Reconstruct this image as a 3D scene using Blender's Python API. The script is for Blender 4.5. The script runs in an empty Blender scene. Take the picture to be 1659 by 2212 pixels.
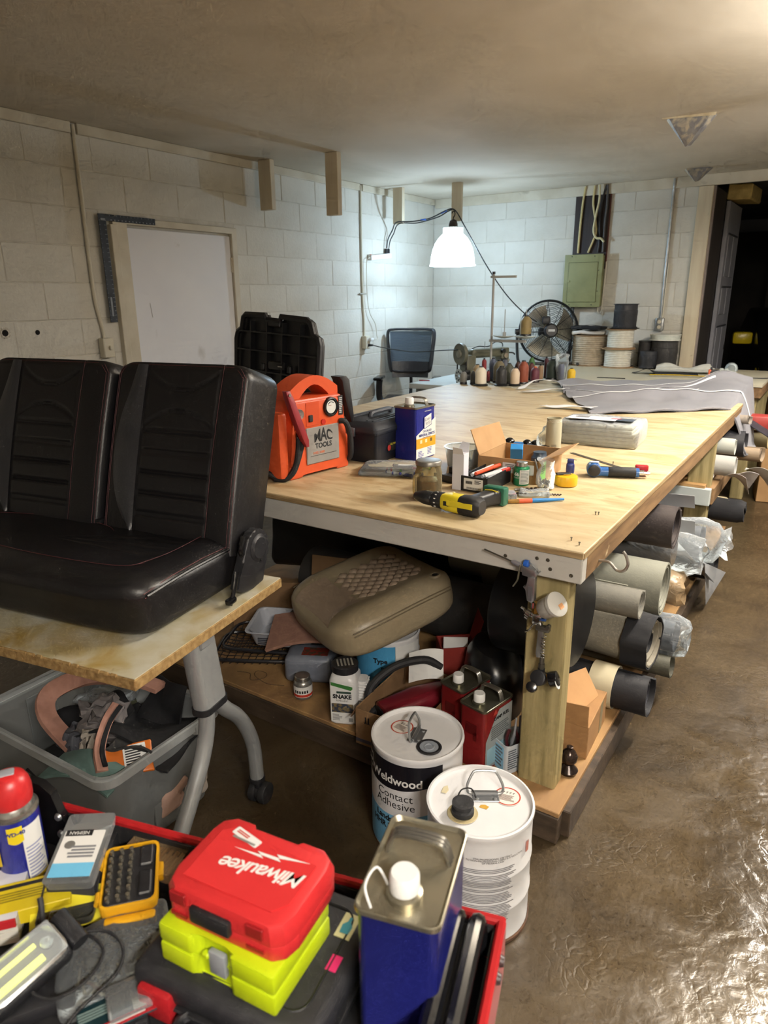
import bpy, bmesh, math, random
from mathutils import Vector, Matrix, Euler
rad = math.radians
PI = math.pi
SC = bpy.context.scene
COL = SC.collection
rng = random.Random(7)

# ---------------------------------------------------------------- camera
F_PX, IMG_H = 1490.0, 2212.0
pitch, yaw, roll = rad(17.4), rad(33.6), rad(0.55)
fwd = Vector((-math.sin(yaw)*math.cos(pitch), math.cos(yaw)*math.cos(pitch), -math.sin(pitch)))
r0 = Vector((math.cos(yaw), math.sin(yaw), 0)); u0 = r0.cross(fwd)
rgt = r0*math.cos(roll) - u0*math.sin(roll); upv = rgt.cross(fwd)
cd = bpy.data.cameras.new('camera'); cam = bpy.data.objects.new('camera', cd); COL.objects.link(cam)
cd.sensor_fit = 'VERTICAL'; cd.sensor_height = 24.0; cd.lens = F_PX/IMG_H*24.0
cd.clip_start = 0.05; cd.clip_end = 60
cam.matrix_world = Matrix(((rgt.x, upv.x, -fwd.x, 0), (rgt.y, upv.y, -fwd.y, 0), (rgt.z, upv.z, -fwd.z, 1.5), (0, 0, 0, 1)))
cd.dof.use_dof = True; cd.dof.focus_distance = 2.3; cd.dof.aperture_fstop = 4.0
SC.camera = cam
# ---------------------------------------------------------------- world, exposure
w = bpy.data.worlds.new('world'); SC.world = w; w.use_nodes = True
w.node_tree.nodes['Background'].inputs[0].default_value = (0.9, 0.92, 1.0, 1)
w.node_tree.nodes['Background'].inputs[1].default_value = 0.02
SC.view_settings.view_transform = 'Standard'; SC.view_settings.look = 'None'
SC.view_settings.gamma = 1.0; SC.view_settings.use_curve_mapping = False
SC.view_settings.exposure = 0.32
SC.cycles.use_denoising = True
SC.cycles.max_bounces = 6; SC.cycles.diffuse_bounces = 3; SC.cycles.glossy_bounces = 3; SC.cycles.transparent_max_bounces = 24
SC.cycles.caustics_reflective = False; SC.cycles.caustics_refractive = False
SC.cycles.sample_clamp_indirect = 4.0
SC.cycles.use_adaptive_sampling = True; SC.cycles.adaptive_threshold = .06; SC.cycles.adaptive_min_samples = 12
LAMP_COOL = 34.0                                   # power of the hanging bay lamp (built further down)
def area(name, loc, sx, sy, power, col, rot=(0, 0, 0)):
    l = bpy.data.lights.new(name, 'AREA'); l.shape = 'RECTANGLE'; l.size = sx; l.size_y = sy; l.energy = power; l.color = col
    o = bpy.data.objects.new(name, l); COL.objects.link(o); o.location = loc; o.rotation_euler = rot; return o
# light of the three tube fixtures that hang over the aisle, out of the picture (housings are built with the room)
WARM = (1.0, .95, .88)
area('shop_light_far', (.35, 4.75, 2.145), .12, 1.2, 42, WARM)
area('shop_light_middle', (.30, 3.0, 2.145), .12, 1.2, 64, WARM)
area('shop_light_middle_up', (.30, 3.0, 2.235), .12, 1.2, 125, WARM, (PI, 0, 0))
area('shop_light_near_up', (1.0, -.5, 2.235), .12, 1.2, 135, WARM, (PI, 0, 0))
area('shop_light_far_up', (.35, 4.75, 2.235), .12, 1.2, 22, WARM, (PI, 0, 0))
area('shop_light_near', (1.0, -.5, 2.145), .12, 1.2, 84, WARM)
area('garage_fill', (1.6, 9.6, 2.44), .3, .3, 9, WARM)  # unseen fill lamp, added to lift the dark garage; no fixture hangs there

# ---------------------------------------------------------------- materials
def lin(h):
    if isinstance(h, str):
        h = h.lstrip('#'); c = [int(h[i:i+2], 16)/255 for i in (0, 2, 4)]
    else: c = list(h)
    return tuple((x/12.92 if x <= .04045 else ((x+.055)/1.055)**2.4) for x in c) + (1.0,)
_M = {}
def pm(name, c, c2=None, sc=8, det=4, rough=.5, metal=0, bump=0, bsc=None, st=(1,1,1), mix=(.35,.65), spec=.5,
       trans=0, coat=0, emit=0, rnd=0, dirt=None, dsc=2, dmix=(.5,.75), wave=0, sheen=0, rvar=0, bdist=.002):
    """procedural surface: two colours blended by noise, optional dirt layer, noise bump"""
    if name in _M: return _M[name]
    m = bpy.data.materials.new(name); m.use_nodes = True; _M[name] = m
    nt = m.node_tree; N = nt.nodes; L = nt.links; p = N['Principled BSDF']
    tc = N.new('ShaderNodeTexCoord'); mp = N.new('ShaderNodeMapping'); mp.inputs['Scale'].default_value = st
    L.new(tc.outputs['Object'], mp.inputs['Vector'])
    def noise(s, d=det, src=mp, dist=0):
        n = N.new('ShaderNodeTexNoise'); n.inputs['Scale'].default_value = s; n.inputs['Detail'].default_value = d
        n.inputs['Distortion'].default_value = dist
        L.new(src.outputs['Vector'], n.inputs['Vector']); return n
    def ramp(n, a, b, ca, cb, sock='Fac'):
        r = N.new('ShaderNodeValToRGB'); r.color_ramp.elements[0].position = a; r.color_ramp.elements[1].position = b
        r.color_ramp.elements[0].color = ca; r.color_ramp.elements[1].color = cb
        L.new(n.outputs[sock], r.inputs['Fac']); return r
    col = None
    if c2 is not None:
        if wave:
            wv = N.new('ShaderNodeTexWave'); wv.inputs['Scale'].default_value = wave; wv.inputs['Distortion'].default_value = 6
            wv.inputs['Detail'].default_value = 3; wv.inputs['Detail Scale'].default_value = 1.2
            L.new(mp.outputs['Vector'], wv.inputs['Vector'])
            col = ramp(wv, mix[0], mix[1], lin(c), lin(c2)).outputs['Color']
        else:
            col = ramp(noise(sc), mix[0], mix[1], lin(c), lin(c2)).outputs['Color']
    if dirt is not None:
        d = noise(dsc, 6, tc_wrap(N, L, tc), .6); r = ramp(d, dmix[0], dmix[1], (0,0,0,1), (1,1,1,1))
        mx = N.new('ShaderNodeMix'); mx.data_type = 'RGBA'
        L.new(r.outputs['Color'], mx.inputs['Factor'])
        if col: L.new(col, mx.inputs['A'])
        else: mx.inputs['A'].default_value = lin(c)
        mx.inputs['B'].default_value = lin(dirt); col = mx.outputs['Result']
    if rnd:
        oi = N.new('ShaderNodeObjectInfo'); mr = N.new('ShaderNodeMapRange')
        mr.inputs['To Min'].default_value = 1-rnd; mr.inputs['To Max'].default_value = 1+rnd
        L.new(oi.outputs['Random'], mr.inputs['Value'])
        h = N.new('ShaderNodeHueSaturation'); L.new(mr.outputs['Result'], h.inputs['Value'])
        if col: L.new(col, h.inputs['Color'])
        else: h.inputs['Color'].default_value = lin(c)
        col = h.outputs['Color']
    if col: L.new(col, p.inputs['Base Color'])
    else: p.inputs['Base Color'].default_value = lin(c)
    p.inputs['Roughness'].default_value = rough; p.inputs['Metallic'].default_value = metal
    p.inputs['Specular IOR Level'].default_value = spec
    p.inputs['Transmission Weight'].default_value = trans; p.inputs['Coat Weight'].default_value = coat
    p.inputs['Sheen Weight'].default_value = sheen
    if rvar:
        r = ramp(noise(sc*.7+1), .3, .7, (rough-rvar,)*3+(1,), (rough+rvar,)*3+(1,)); L.new(r.outputs['Color'], p.inputs['Roughness'])
    if emit:
        p.inputs['Emission Color'].default_value = lin(c); p.inputs['Emission Strength'].default_value = emit
    if bump:
        b = N.new('ShaderNodeBump'); b.inputs['Strength'].default_value = bump; b.inputs['Distance'].default_value = bdist
        L.new(noise(bsc or sc*4, 5).outputs['Fac'], b.inputs['Height']); L.new(b.outputs['Normal'], p.inputs['Normal'])
    return m
def tc_wrap(N, L, tc):
    mp = N.new('ShaderNodeMapping'); L.new(tc.outputs['Object'], mp.inputs['Vector']); return mp
def film(name, c='#e8eef0', clear=.7, rough=.15, bump=.6, bsc=25, haze=None):
    """thin clear or milky plastic: see-through film mixed with a glossy skin"""
    if name in _M: return _M[name]
    m = bpy.data.materials.new(name); m.use_nodes = True; _M[name] = m
    nt = m.node_tree; N = nt.nodes; L = nt.links; p = N['Principled BSDF']; out = N['Material Output']
    p.inputs['Base Color'].default_value = lin(c); p.inputs['Roughness'].default_value = rough
    t = N.new('ShaderNodeBsdfTransparent'); t.inputs[0].default_value = lin('#f4f8f8') if haze is None else lin(haze)
    mx = N.new('ShaderNodeMixShader')
    fr = N.new('ShaderNodeFresnel'); fr.inputs['IOR'].default_value = 1.5
    mr = N.new('ShaderNodeMapRange'); mr.inputs['To Min'].default_value = 1-clear; mr.inputs['To Max'].default_value = 1.0
    L.new(fr.outputs[0], mr.inputs['Value']); L.new(mr.outputs['Result'], mx.inputs[0])
    L.new(t.outputs[0], mx.inputs[1]); L.new(p.outputs[0], mx.inputs[2]); L.new(mx.outputs[0], out.inputs['Surface'])
    if bump:
        tc = N.new('ShaderNodeTexCoord'); n = N.new('ShaderNodeTexNoise'); n.inputs['Scale'].default_value = bsc; n.inputs['Detail'].default_value = 3
        n.inputs['Distortion'].default_value = 1.0
        L.new(tc.outputs['Object'], n.inputs['Vector']); b = N.new('ShaderNodeBump'); b.inputs['Strength'].default_value = bump; b.inputs['Distance'].default_value = .01
        L.new(n.outputs['Fac'], b.inputs['Height']); L.new(b.outputs['Normal'], p.inputs['Normal']); L.new(b.outputs['Normal'], fr.inputs['Normal'])
    return m
def plain(c, rough=.45, metal=0, **k):
    return pm('c_%s_%d_%d' % (c.lstrip('#'), rough*100, metal*100), c, rough=rough, metal=metal, **k)

# ---------------------------------------------------------------- mesh building
def T(x, y, z): return Matrix.Translation((x, y, z))
def RX(a): return Matrix.Rotation(rad(a), 4, 'X')
def RY(a): return Matrix.Rotation(rad(a), 4, 'Y')
def RZ(a): return Matrix.Rotation(rad(a), 4, 'Z')
I4 = Matrix.Identity(4)
def cr(pts, n=6, closed=False):
    """Catmull-Rom curve through points"""
    P = [Vector(p) for p in pts]; out = []; m = len(P)
    for i in range(m if closed else m-1):
        g = lambda k: P[k % m] if closed else P[max(0, min(m-1, k))]
        a, b, c, d = g(i-1), g(i), g(i+1), g(i+2)
        for j in range(n):
            t = j/n
            out.append(.5*((2*b)+(c-a)*t+(2*a-5*b+4*c-d)*t*t+(3*b-a-3*c+d)*t**3))
    if not closed: out.append(P[-1])
    return out
def rrect(w, h, r, n=4, cx=0, cy=0):
    out = []
    for sx, sy, a0 in ((1,1,0), (-1,1,90), (-1,-1,180), (1,-1,270)):
        for k in range(n+1):
            a = rad(a0+90*k/n); out.append((cx+sx*(w/2-r)+r*math.cos(a), cy+sy*(h/2-r)+r*math.sin(a)))
    return out
class B:
    def __init__(s): s.bm = bmesh.new()
    def _bev(s, vs, bev, seg):
        if bev:
            es = set(); [es.update(v.link_edges) for v in vs]
            bmesh.ops.bevel(s.bm, geom=list(es), offset=bev, segments=seg, profile=.5, affect='EDGES', clamp_overlap=True)
    def box(s, c, d, bev=0, seg=2, M=I4):
        r = bmesh.ops.create_cube(s.bm, size=1, matrix=M @ T(*c) @ Matrix.Diagonal((d[0], d[1], d[2], 1)))
        s._bev(r['verts'], bev, seg); return s
    def cyl(s, c, r, h, ax='z', seg=24, r2=None, bev=0, M=I4, caps=True):
        A = {'z': I4, 'x': RY(90), 'y': RX(-90)}[ax] if isinstance(ax, str) else ax
        q = bmesh.ops.create_cone(s.bm, cap_ends=caps, segments=seg, radius1=r, radius2=r if r2 is None else r2, depth=h, matrix=M @ T(*c) @ A)
        if bev:
            es = [e for e in set(e for v in q['verts'] for e in v.link_edges) if any(len(f.verts) > 4 for f in e.link_faces)]
            bmesh.ops.bevel(s.bm, geom=es, offset=bev, segments=2, profile=.5, affect='EDGES', clamp_overlap=True)
        return s
    def sph(s, c, d, seg=16, M=I4):
        bmesh.ops.create_uvsphere(s.bm, u_segments=seg, v_segments=seg//2, radius=.5, matrix=M @ T(*c) @ Matrix.Diagonal((d[0], d[1], d[2], 1))); return s
    def lathe(s, prof, seg=24, M=I4):
        rings = []
        for r, z in prof:
            if r < 1e-6: rings.append([s.bm.verts.new(M @ Vector((0, 0, z)))])
            else: rings.append([s.bm.verts.new(M @ Vector((r*math.cos(2*PI*k/seg), r*math.sin(2*PI*k/seg), z))) for k in range(seg)])
        for a, b in zip(rings, rings[1:]):
            for k in range(seg):
                k2 = (k+1) % seg
                f = ([a[k], a[k2], b[k2], b[k]] if len(a) > 1 and len(b) > 1 else
                     [a[0], b[k2], b[k]] if len(a) == 1 and len(b) > 1 else [a[k], a[k2], b[0]] if len(a) > 1 else None)
                if f:
                    try: s.bm.faces.new(f)
                    except ValueError: pass
        return s
    def tube(s, pts, r, seg=8, closed=False, M=I4, flat=1.0, caps=True):
        P = [M @ Vector(p) for p in pts]; n = len(P)
        rs = r if isinstance(r, (list, tuple)) else [r]*n
        rings = []; up = None
        for i in range(n):
            a = P[(i-1) % n] if (closed or i > 0) else P[0]; b = P[(i+1) % n] if (closed or i < n-1) else P[-1]
            t = (b-a)
            if t.length < 1e-9: t = Vector((0, 0, 1))
            t.normalize()
            if up is None:
                up = Vector((0, 0, 1)) if abs(t.z) < .9 else Vector((1, 0, 0))
            up = (up - t*up.dot(t))
            if up.length < 1e-6: up = t.orthogonal()
            up.normalize(); sd = t.cross(up)
            rings.append([s.bm.verts.new(P[i]+rs[i]*(math.cos(2*PI*k/seg)*sd+flat*math.sin(2*PI*k/seg)*up)) for k in range(seg)])
        m = n if closed else n-1
        for i in range(m):
            a, b = rings[i], rings[(i+1) % n]
            for k in range(seg): s.bm.faces.new((a[k], a[(k+1) % seg], b[(k+1) % seg], b[k]))
        if not closed and caps:
            s.bm.faces.new(rings[0][::-1]); s.bm.faces.new(rings[-1])
        return s
    def prism(s, poly, z0, z1, M=I4, bev=0, seg=2):
        a = [s.bm.verts.new(M @ Vector((p[0], p[1], z0))) for p in poly]; b = [s.bm.verts.new(M @ Vector((p[0], p[1], z1))) for p in poly]
        n = len(poly); s.bm.faces.new(a[::-1]); s.bm.faces.new(b)
        for k in range(n): s.bm.faces.new((a[k], a[(k+1) % n], b[(k+1) % n], b[k]))
        s._bev(a+b, bev, seg); return s
    def loft(s, secs, M=I4, cap=True):
        """stack of equal-length 3D loops"""
        R_ = [[s.bm.verts.new(M @ Vector(p)) for p in q] for q in secs]; n = len(secs[0])
        for a, b in zip(R_, R_[1:]):
            for k in range(n): s.bm.faces.new((a[k], a[(k+1) % n], b[(k+1) % n], b[k]))
        if cap: s.bm.faces.new(R_[0][::-1]); s.bm.faces.new(R_[-1])
        return s
    def grid(s, f, nu, nv, M=I4, th=0, cu=False):
        V = [[s.bm.verts.new(M @ Vector(f(i/(nu if cu else nu), j/nv))) for j in range(nv+1)] for i in range(nu if cu else nu+1)]
        fs = []
        for i in range(nu):
            for j in range(nv):
                fs.append(s.bm.faces.new((V[i][j], V[(i+1) % len(V)][j], V[(i+1) % len(V)][j+1], V[i][j+1])))
        if th:
            bmesh.ops.recalc_face_normals(s.bm, faces=fs); bmesh.ops.solidify(s.bm, geom=fs, thickness=th)
        return s
    def face(s, pts, M=I4):
        s.bm.faces.new([s.bm.verts.new(M @ Vector(p)) for p in pts]); return s
    def deform(s, f):
        for v in s.bm.verts: v.co = Vector(f(v.co))
        return s
    def sub(s, n=1, smooth=0):
        bmesh.ops.subdivide_edges(s.bm, edges=s.bm.edges[:], cuts=n, use_grid_fill=True)
        return s
    def mesh(s, name, mat, sm=35, fix=True):
        if fix: bmesh.ops.recalc_face_normals(s.bm, faces=s.bm.faces[:])
        me = bpy.data.meshes.new(name); s.bm.to_mesh(me); s.bm.free()
        if mat: me.materials.append(mat)
        if sm and len(me.polygons):
            me.polygons.foreach_set('use_smooth', [True]*len(me.polygons)); me.set_sharp_from_angle(angle=rad(sm))
        me.update(); return me
def put(name, me, parent=None, M=None):
    o = bpy.data.objects.new(name, me); COL.objects.link(o)
    if parent: o.parent = parent
    if M is not None: o.matrix_local = M
    return o
def part(name, b, mat, parent=None, sm=35, M=None, label=None, fix=True):
    o = put(name, b.mesh(name, mat, sm, fix), parent, M)
    if label: o['label'] = label
    return o
def tag(o, label, cat, group=None):
    o['label'] = label; o['category'] = cat
    if group: o['group'] = group
    return o
def thing(name, label, cat, loc=(0,0,0), rz=0, group=None, M=None):
    o = bpy.data.objects.new(name, None); COL.objects.link(o); o.empty_display_size = .05
    if M is not None: o.matrix_local = M
    else: o.location = loc; o.rotation_euler = (0, 0, rad(rz))
    return tag(o, label, cat, group)
def solo(name, b, mat, label, cat, loc=(0,0,0), rz=0, group=None, sm=35, M=None):
    o = part(name, b, mat, None, sm)
    if M is not None: o.matrix_local = M
    else: o.location = loc; o.rotation_euler = (0, 0, rad(rz))
    return tag(o, label, cat, group)
def struct(name, b, mat, parent=None, sm=35, M=None):
    o = part(name, b, mat, parent, sm, M); o['kind'] = 'structure'; return o
def dup(root, loc=None, rz=None, label=None, group=None, parent=None, M=None):
    r = root.copy(); COL.objects.link(r)
    if parent: r.parent = parent
    if M is not None: r.matrix_local = M
    if loc is not None: r.location = loc
    if rz is not None: r.rotation_euler = (0, 0, rad(rz))
    if label: r['label'] = label
    if group: r['group'] = group
    for ch in root.children: dup(ch, parent=r)
    return r
def tmesh(s, size, mat, align='CENTER', ext=.0003, shear=0, bold=0, space=1, lsp=1.0, bend=None):
    """lettering as a thin mesh in the XY plane; bend=(radius) wraps it round a +Z cylinder facing -Y, letters upright"""
    cu = bpy.data.curves.new('lettering', 'FONT'); cu.body = s; cu.size = size; cu.align_x = align; cu.align_y = 'CENTER'
    cu.extrude = ext if not bend else 0; cu.shear = shear; cu.offset = bold; cu.space_character = space; cu.space_line = lsp; cu.resolution_u = 3
    ob = bpy.data.objects.new('tmp', cu); COL.objects.link(ob)
    dg = bpy.context.evaluated_depsgraph_get(); me = bpy.data.meshes.new_from_object(ob.evaluated_get(dg))
    bpy.data.objects.remove(ob); bpy.data.curves.remove(cu)
    if bend:
        b = bmesh.new(); b.from_mesh(me)
        es = [e for e in b.edges if e.calc_length() > bend*.12]
        if es: bmesh.ops.subdivide_edges(b, edges=es, cuts=3)
        bmesh.ops.triangulate(b, faces=b.faces[:])
        for v in b.verts:
            a = v.co.x/bend; v.co = Vector((math.sin(a)*(bend+ext), -math.cos(a)*(bend+ext), v.co.y))
        b.to_mesh(me); b.free()
    me.materials.clear(); me.materials.append(mat); me.name = 'lettering'
    return me
def text(s, size, mat, parent, M, name='lettering', **k):
    o = put(name, tmesh(s, size, mat, **k), parent, M); return o
# print plane frames: a matrix whose XY plane is the printed face, X to the right, Y up when looked at from outside
FRONT = RX(90)                  # face looking to -Y
BACK = RZ(180) @ RX(90)
RIGHT = RZ(90) @ RX(90)         # face looking to +X
LEFT = RZ(-90) @ RX(90)
def bars(b, w, h, n, M=I4, seed=1, fill=.55, ragged=.35):
    """rows of fine illegible print"""
    r = random.Random(seed)
    for i in range(n):
        y = h/2-(i+.5)*h/n; ln = w*(1-ragged*r.random())
        b.box((-w/2+ln/2, y, 0), (ln, h/n*fill, .0002), M=M)
    return b
# ================================================================ ROOM
CEIL, WX, WY = 2.43, -3.80, 6.70
m_block = pm('painted_block', '#d6d2c7', '#cac5b8', sc=3, rough=.75, bump=.5, bsc=60, rnd=.014, dirt='#b5ae9e', dsc=2.2, dmix=(.62,.85), bdist=.004)
m_mortar = pm('painted_mortar', '#d0cbbf', '#bdb7a9', sc=14, rough=.85, bump=.5, bsc=80)
m_ceil = pm('ceiling_paint', '#d8cebd', '#cabfac', sc=.9, rough=.85, bump=.25, bsc=1.6, dirt='#b3a892', dsc=.8, dmix=(.45,.75), bdist=.05)
m_trim = pm('trim_paint', '#d3cbb8', '#c2b8a2', sc=5, rough=.6, bump=.2, bsc=40, dirt='#8e8570', dsc=6, dmix=(.65,.8))
m_door = pm('door_paint', '#e9e8ea', '#e2e1e5', sc=2, rough=.55, dirt='#b5b0a8', dsc=3, dmix=(.66,.8))
m_raw = pm('cream_wood', '#d6cab0', '#c9baa0', sc=3, st=(6,6,.7), rough=.65, bump=.3, bsc=12, dirt='#8a7350', dsc=9, dmix=(.68,.78))
m_dark = pm('dark_brown_board', '#3a322c', '#2c2520', sc=4, st=(8,8,.5), rough=.7)
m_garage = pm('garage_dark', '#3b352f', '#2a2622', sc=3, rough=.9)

def floor_mat():
    m = bpy.data.materials.new('wet_concrete'); m.use_nodes = True; nt = m.node_tree; N = nt.nodes; L = nt.links; p = N['Principled BSDF']
    tc = N.new('ShaderNodeTexCoord')
    def noise(s, d=6, dist=0.):
        n = N.new('ShaderNodeTexNoise'); n.inputs['Scale'].default_value = s; n.inputs['Detail'].default_value = d; n.inputs['Distortion'].default_value = dist
        L.new(tc.outputs['Object'], n.inputs['Vector']); return n
    def ramp(src, stops):
        r = N.new('ShaderNodeValToRGB'); e = r.color_ramp.elements
        while len(e) < len(stops): e.new(.5)
        for k, (pos, c) in enumerate(stops): e[k].position = pos; e[k].color = c
        L.new(src, r.inputs['Fac']); return r
    c1 = ramp(noise(3.2, 9, .8).outputs['Fac'], [(.28, lin('#2b2114')), (.5, lin('#443723')), (.72, lin('#594b35'))])
    c2 = ramp(noise(1.1, 5, .3).outputs['Fac'], [(.35, lin('#382d1f')), (.65, lin('#584b39'))])
    mx = N.new('ShaderNodeMix'); mx.data_type = 'RGBA'; mx.inputs['Factor'].default_value = .42
    L.new(c1.outputs['Color'], mx.inputs['A']); L.new(c2.outputs['Color'], mx.inputs['B'])
    sp = ramp(noise(95, 2).outputs['Fac'], [(.60, (0,0,0,1)), (.72, (1,1,1,1))])
    mx2 = N.new('ShaderNodeMix'); mx2.data_type = 'RGBA'; mx2.blend_type = 'MULTIPLY'; mx2.inputs['B'].default_value = (.55,.5,.45,1)
    L.new(sp.outputs['Color'], mx2.inputs['Factor']); L.new(mx.outputs['Result'], mx2.inputs['A'])
    L.new(mx2.outputs['Result'], p.inputs['Base Color'])
    # wet patch in the aisle: a puddle with a ragged edge
    g = N.new('ShaderNodeVectorMath'); g.operation = 'DISTANCE'; g.inputs[1].default_value = (.35, 1.55, 0)
    ms = N.new('ShaderNodeMapping'); ms.inputs['Scale'].default_value = (1.25, .62, 1); ms.inputs['Location'].default_value = (0, .6, 0)
    L.new(tc.outputs['Object'], ms.inputs['Vector']); L.new(ms.outputs['Vector'], g.inputs[0])
    ed = noise(5, 6, 1.2); ad = N.new('ShaderNodeMath'); ad.operation = 'MULTIPLY_ADD'; ad.inputs[1].default_value = .9; L.new(ed.outputs['Fac'], ad.inputs[0]); L.new(g.outputs['Value'], ad.inputs[2])
    wet = ramp(ad.outputs[0], [(.72, (.10,.10,.10,1)), (.95, (.24,.24,.24,1)), (1.0, (.5,.5,.5,1))])
    wr = N.new('ShaderNodeMapRange'); wr.inputs['From Max'].default_value = 1.6
    L.new(ad.outputs[0], wr.inputs['Value'])
    wet = ramp(wr.outputs['Result'], [(.42, (.06,.06,.06,1)), (.60, (.17,.17,.17,1)), (.85, (.34,.34,.34,1))])
    L.new(wet.outputs['Color'], p.inputs['Roughness']); p.inputs['Specular IOR Level'].default_value = .5
    # treads and trowel marks: cellular relief over fine grit
    v = N.new('ShaderNodeTexVoronoi'); v.feature = 'DISTANCE_TO_EDGE'; v.inputs['Scale'].default_value = 30; nv = noise(9, 3); vm = N.new('ShaderNodeVectorMath'); vm.operation = 'MULTIPLY_ADD'; vm.inputs[1].default_value = (.12, .12, 0); L.new(nv.outputs['Color'], vm.inputs[0]); L.new(tc.outputs['Object'], vm.inputs[2]); L.new(vm.outputs['Vector'], v.inputs['Vector'])
    vr = ramp(v.outputs['Distance'], [(.0, (0,0,0,1)), (.12, (1,1,1,1))])
    msk = ramp(noise(2.4, 4, .6).outputs['Fac'], [(.54, (0,0,0,1)), (.64, (1,1,1,1))])
    mu = N.new('ShaderNodeMath'); mu.operation = 'MULTIPLY'; L.new(vr.outputs['Color'], mu.inputs[0]); L.new(msk.outputs['Color'], mu.inputs[1])
    b1 = N.new('ShaderNodeBump'); b1.inputs['Strength'].default_value = .12; b1.inputs['Distance'].default_value = .004; L.new(mu.outputs[0], b1.inputs['Height'])
    b2 = N.new('ShaderNodeBump'); b2.inputs['Strength'].default_value = .35; b2.inputs['Distance'].default_value = .004
    L.new(noise(28, 8, .4).outputs['Fac'], b2.inputs['Height']); L.new(b1.outputs['Normal'], b2.inputs['Normal'])
    b3 = N.new('ShaderNodeBump'); b3.inputs['Strength'].default_value = .3; b3.inputs['Distance'].default_value = .02
    L.new(noise(4, 3, .5).outputs['Fac'], b3.inputs['Height']); L.new(b2.outputs['Normal'], b3.inputs['Normal'])
    L.new(b3.outputs['Normal'], p.inputs['Normal']); return m
struct('floor', B().box((-.3, 4.0, -.05), (7.4, 14.4, .1)), floor_mat())
struct('ceiling', B().box((-.3, 1.85, CEIL+.05), (7.4, 9.9, .1)), m_ceil)
# ---- left wall: mortar backing with every block laid proud of it
BH, BL, Z0 = .203, .406, .167-.203
def wall_blocks(root, a0, a1, place, holes, shift):
    me_full = B().box((0, 0, 0), (BL-.004, .016, BH-.004), bev=.003, seg=1).mesh('block', m_block, 30)
    cuts = {}
    k = 0
    for row in range(13):
        z0, z1 = Z0+row*BH, Z0+(row+1)*BH
        if z1 < .02 or z0 > CEIL-.06: continue
        lo, hi = max(z0, 0), min(z1, CEIL-.05)
        a = a0-(BL/2 if row % 2 else 0)-shift
        while a < a1:
            s, e = max(a, a0), min(a+BL, a1); a += BL
            for (h0, h1, zt) in holes:
                if lo < zt-.05:
                    if s >= h0 and e <= h1: s = e
                    elif s < h0 < e: e = h0
                    elif s < h1 < e: s = h1
            if e-s < .04: continue
            off = rng.uniform(-.0015, .0015)
            if abs(e-s-BL) < .002 and hi-lo > BH-.002:
                o = put('block', me_full, root, place((s+e)/2, (lo+hi)/2, off))
            else:
                key = (round(e-s, 2), round(hi-lo, 2))
                if key not in cuts:
                    cuts[key] = B().box((0, 0, 0), (e-s-.004, .016, hi-lo-.004), bev=.003, seg=1).mesh('block', m_block, 30)
                o = put('block', cuts[key], root, place((s+e)/2, (lo+hi)/2, off))
            k += 1
wl = struct('wall_left', B().box((WX-.092, 1.9, CEIL/2), (.18, 9.8, CEIL)), m_mortar)
wall_blocks(wl, 1.0, WY, lambda a, z, o: T(WX-.008+o, a, z) @ RZ(90), [(2.80, 3.82, 1.96)], .10)
# plain stretch of the same wall outside the picture
struct('wall_left', B().box((WX-.006, -1.0, CEIL/2), (.012, 3.9, CEIL)), m_block)
wb = struct('wall_back', B().box((-2.53, WY+.092, CEIL/2), (2.54, .18, CEIL)), m_mortar)
wall_blocks(wb, WX, -1.265, lambda a, z, o: T(a, WY+.008-o, z), [], .21)
struct('wall_back', B().box((2.2, WY+.1, CEIL/2), (2.4, .2, CEIL)), m_block)
struct('wall_right', B().box((3.3, 1.85, CEIL/2), (.2, 9.9, CEIL)), m_block)
struct('wall_front', B().box((-.3, -3.05, CEIL/2), (7.4, .2, CEIL)), m_block)
# holes drilled through a block
m_hole = plain('#15120f', .95); m_chip = pm('chipped', '#e3ddd0', '#9a9283', sc=60, rough=.9, bump=.8, bsc=90)
for y, z, r in ((2.067, 1.327, .020), (2.247, 1.323, .014)):
    part('drill_hole', B().lathe([(0, .0012), (r*.75, .0016), (r, .0004)], 12, T(WX+.0005, y, z) @ RY(90)), m_hole, wl)
part('chipped_edge', B().lathe([(.017, .001), (.024, .003), (.033, .0005)], 10, T(WX+.0005, 2.063, 1.328) @ RY(90)), m_chip, wl)
# ---- trim boards under the ceiling
for k, (a, b) in enumerate(((-2.9, 2.605), (2.645, 5.355), (5.40, WY-.02))):
    struct('trim_%d' % (k+1), B().box((WX+.012, (a+b)/2, 2.402), (.024, b-a, .055), bev=.003, seg=1), m_trim)
struct('trim_4', B().box((-1.2, WY-.012, 2.387), (5.15, .024, .086), bev=.003, seg=1), m_trim)
# ---- white door in the left wall
fr = struct('trim_5', B().box((WX+.008, 2.845, .965), (.05, .10, 1.93), bev=.003, seg=1).box((WX+.008, 3.79, .965), (.05, .05, 1.93), bev=.003, seg=1)
            .box((WX+.008, 3.305, 1.945), (.05, 1.02, .04), bev=.003, seg=1), m_trim)
part('casing_strip', B().box((WX+.014, 2.800, .96), (.045, .045, 1.92), bev=.003, seg=1), m_trim, fr)
dr = struct('door_1', B().box((WX-.005, 3.33, .958), (.036, .865, 1.905), bev=.003, seg=1), m_door)
part('hinge', B().box((WX+.016, 3.765, 1.72), (.012, .022, .10), bev=.003, seg=1).cyl((WX+.024, 3.768, 1.72), .006, .105, seg=8), m_trim, dr)
part('hinge', B().box((WX+.016, 3.765, .30), (.012, .022, .10), bev=.003, seg=1).cyl((WX+.024, 3.768, .30), .006, .105, seg=8), m_trim, dr)
part('scratch', B().tube([(WX+.0135, 3.02, 1.47), (WX+.0135, 3.03, 1.38)], .0015, 5), plain('#9a958e', .8), dr)
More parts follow.
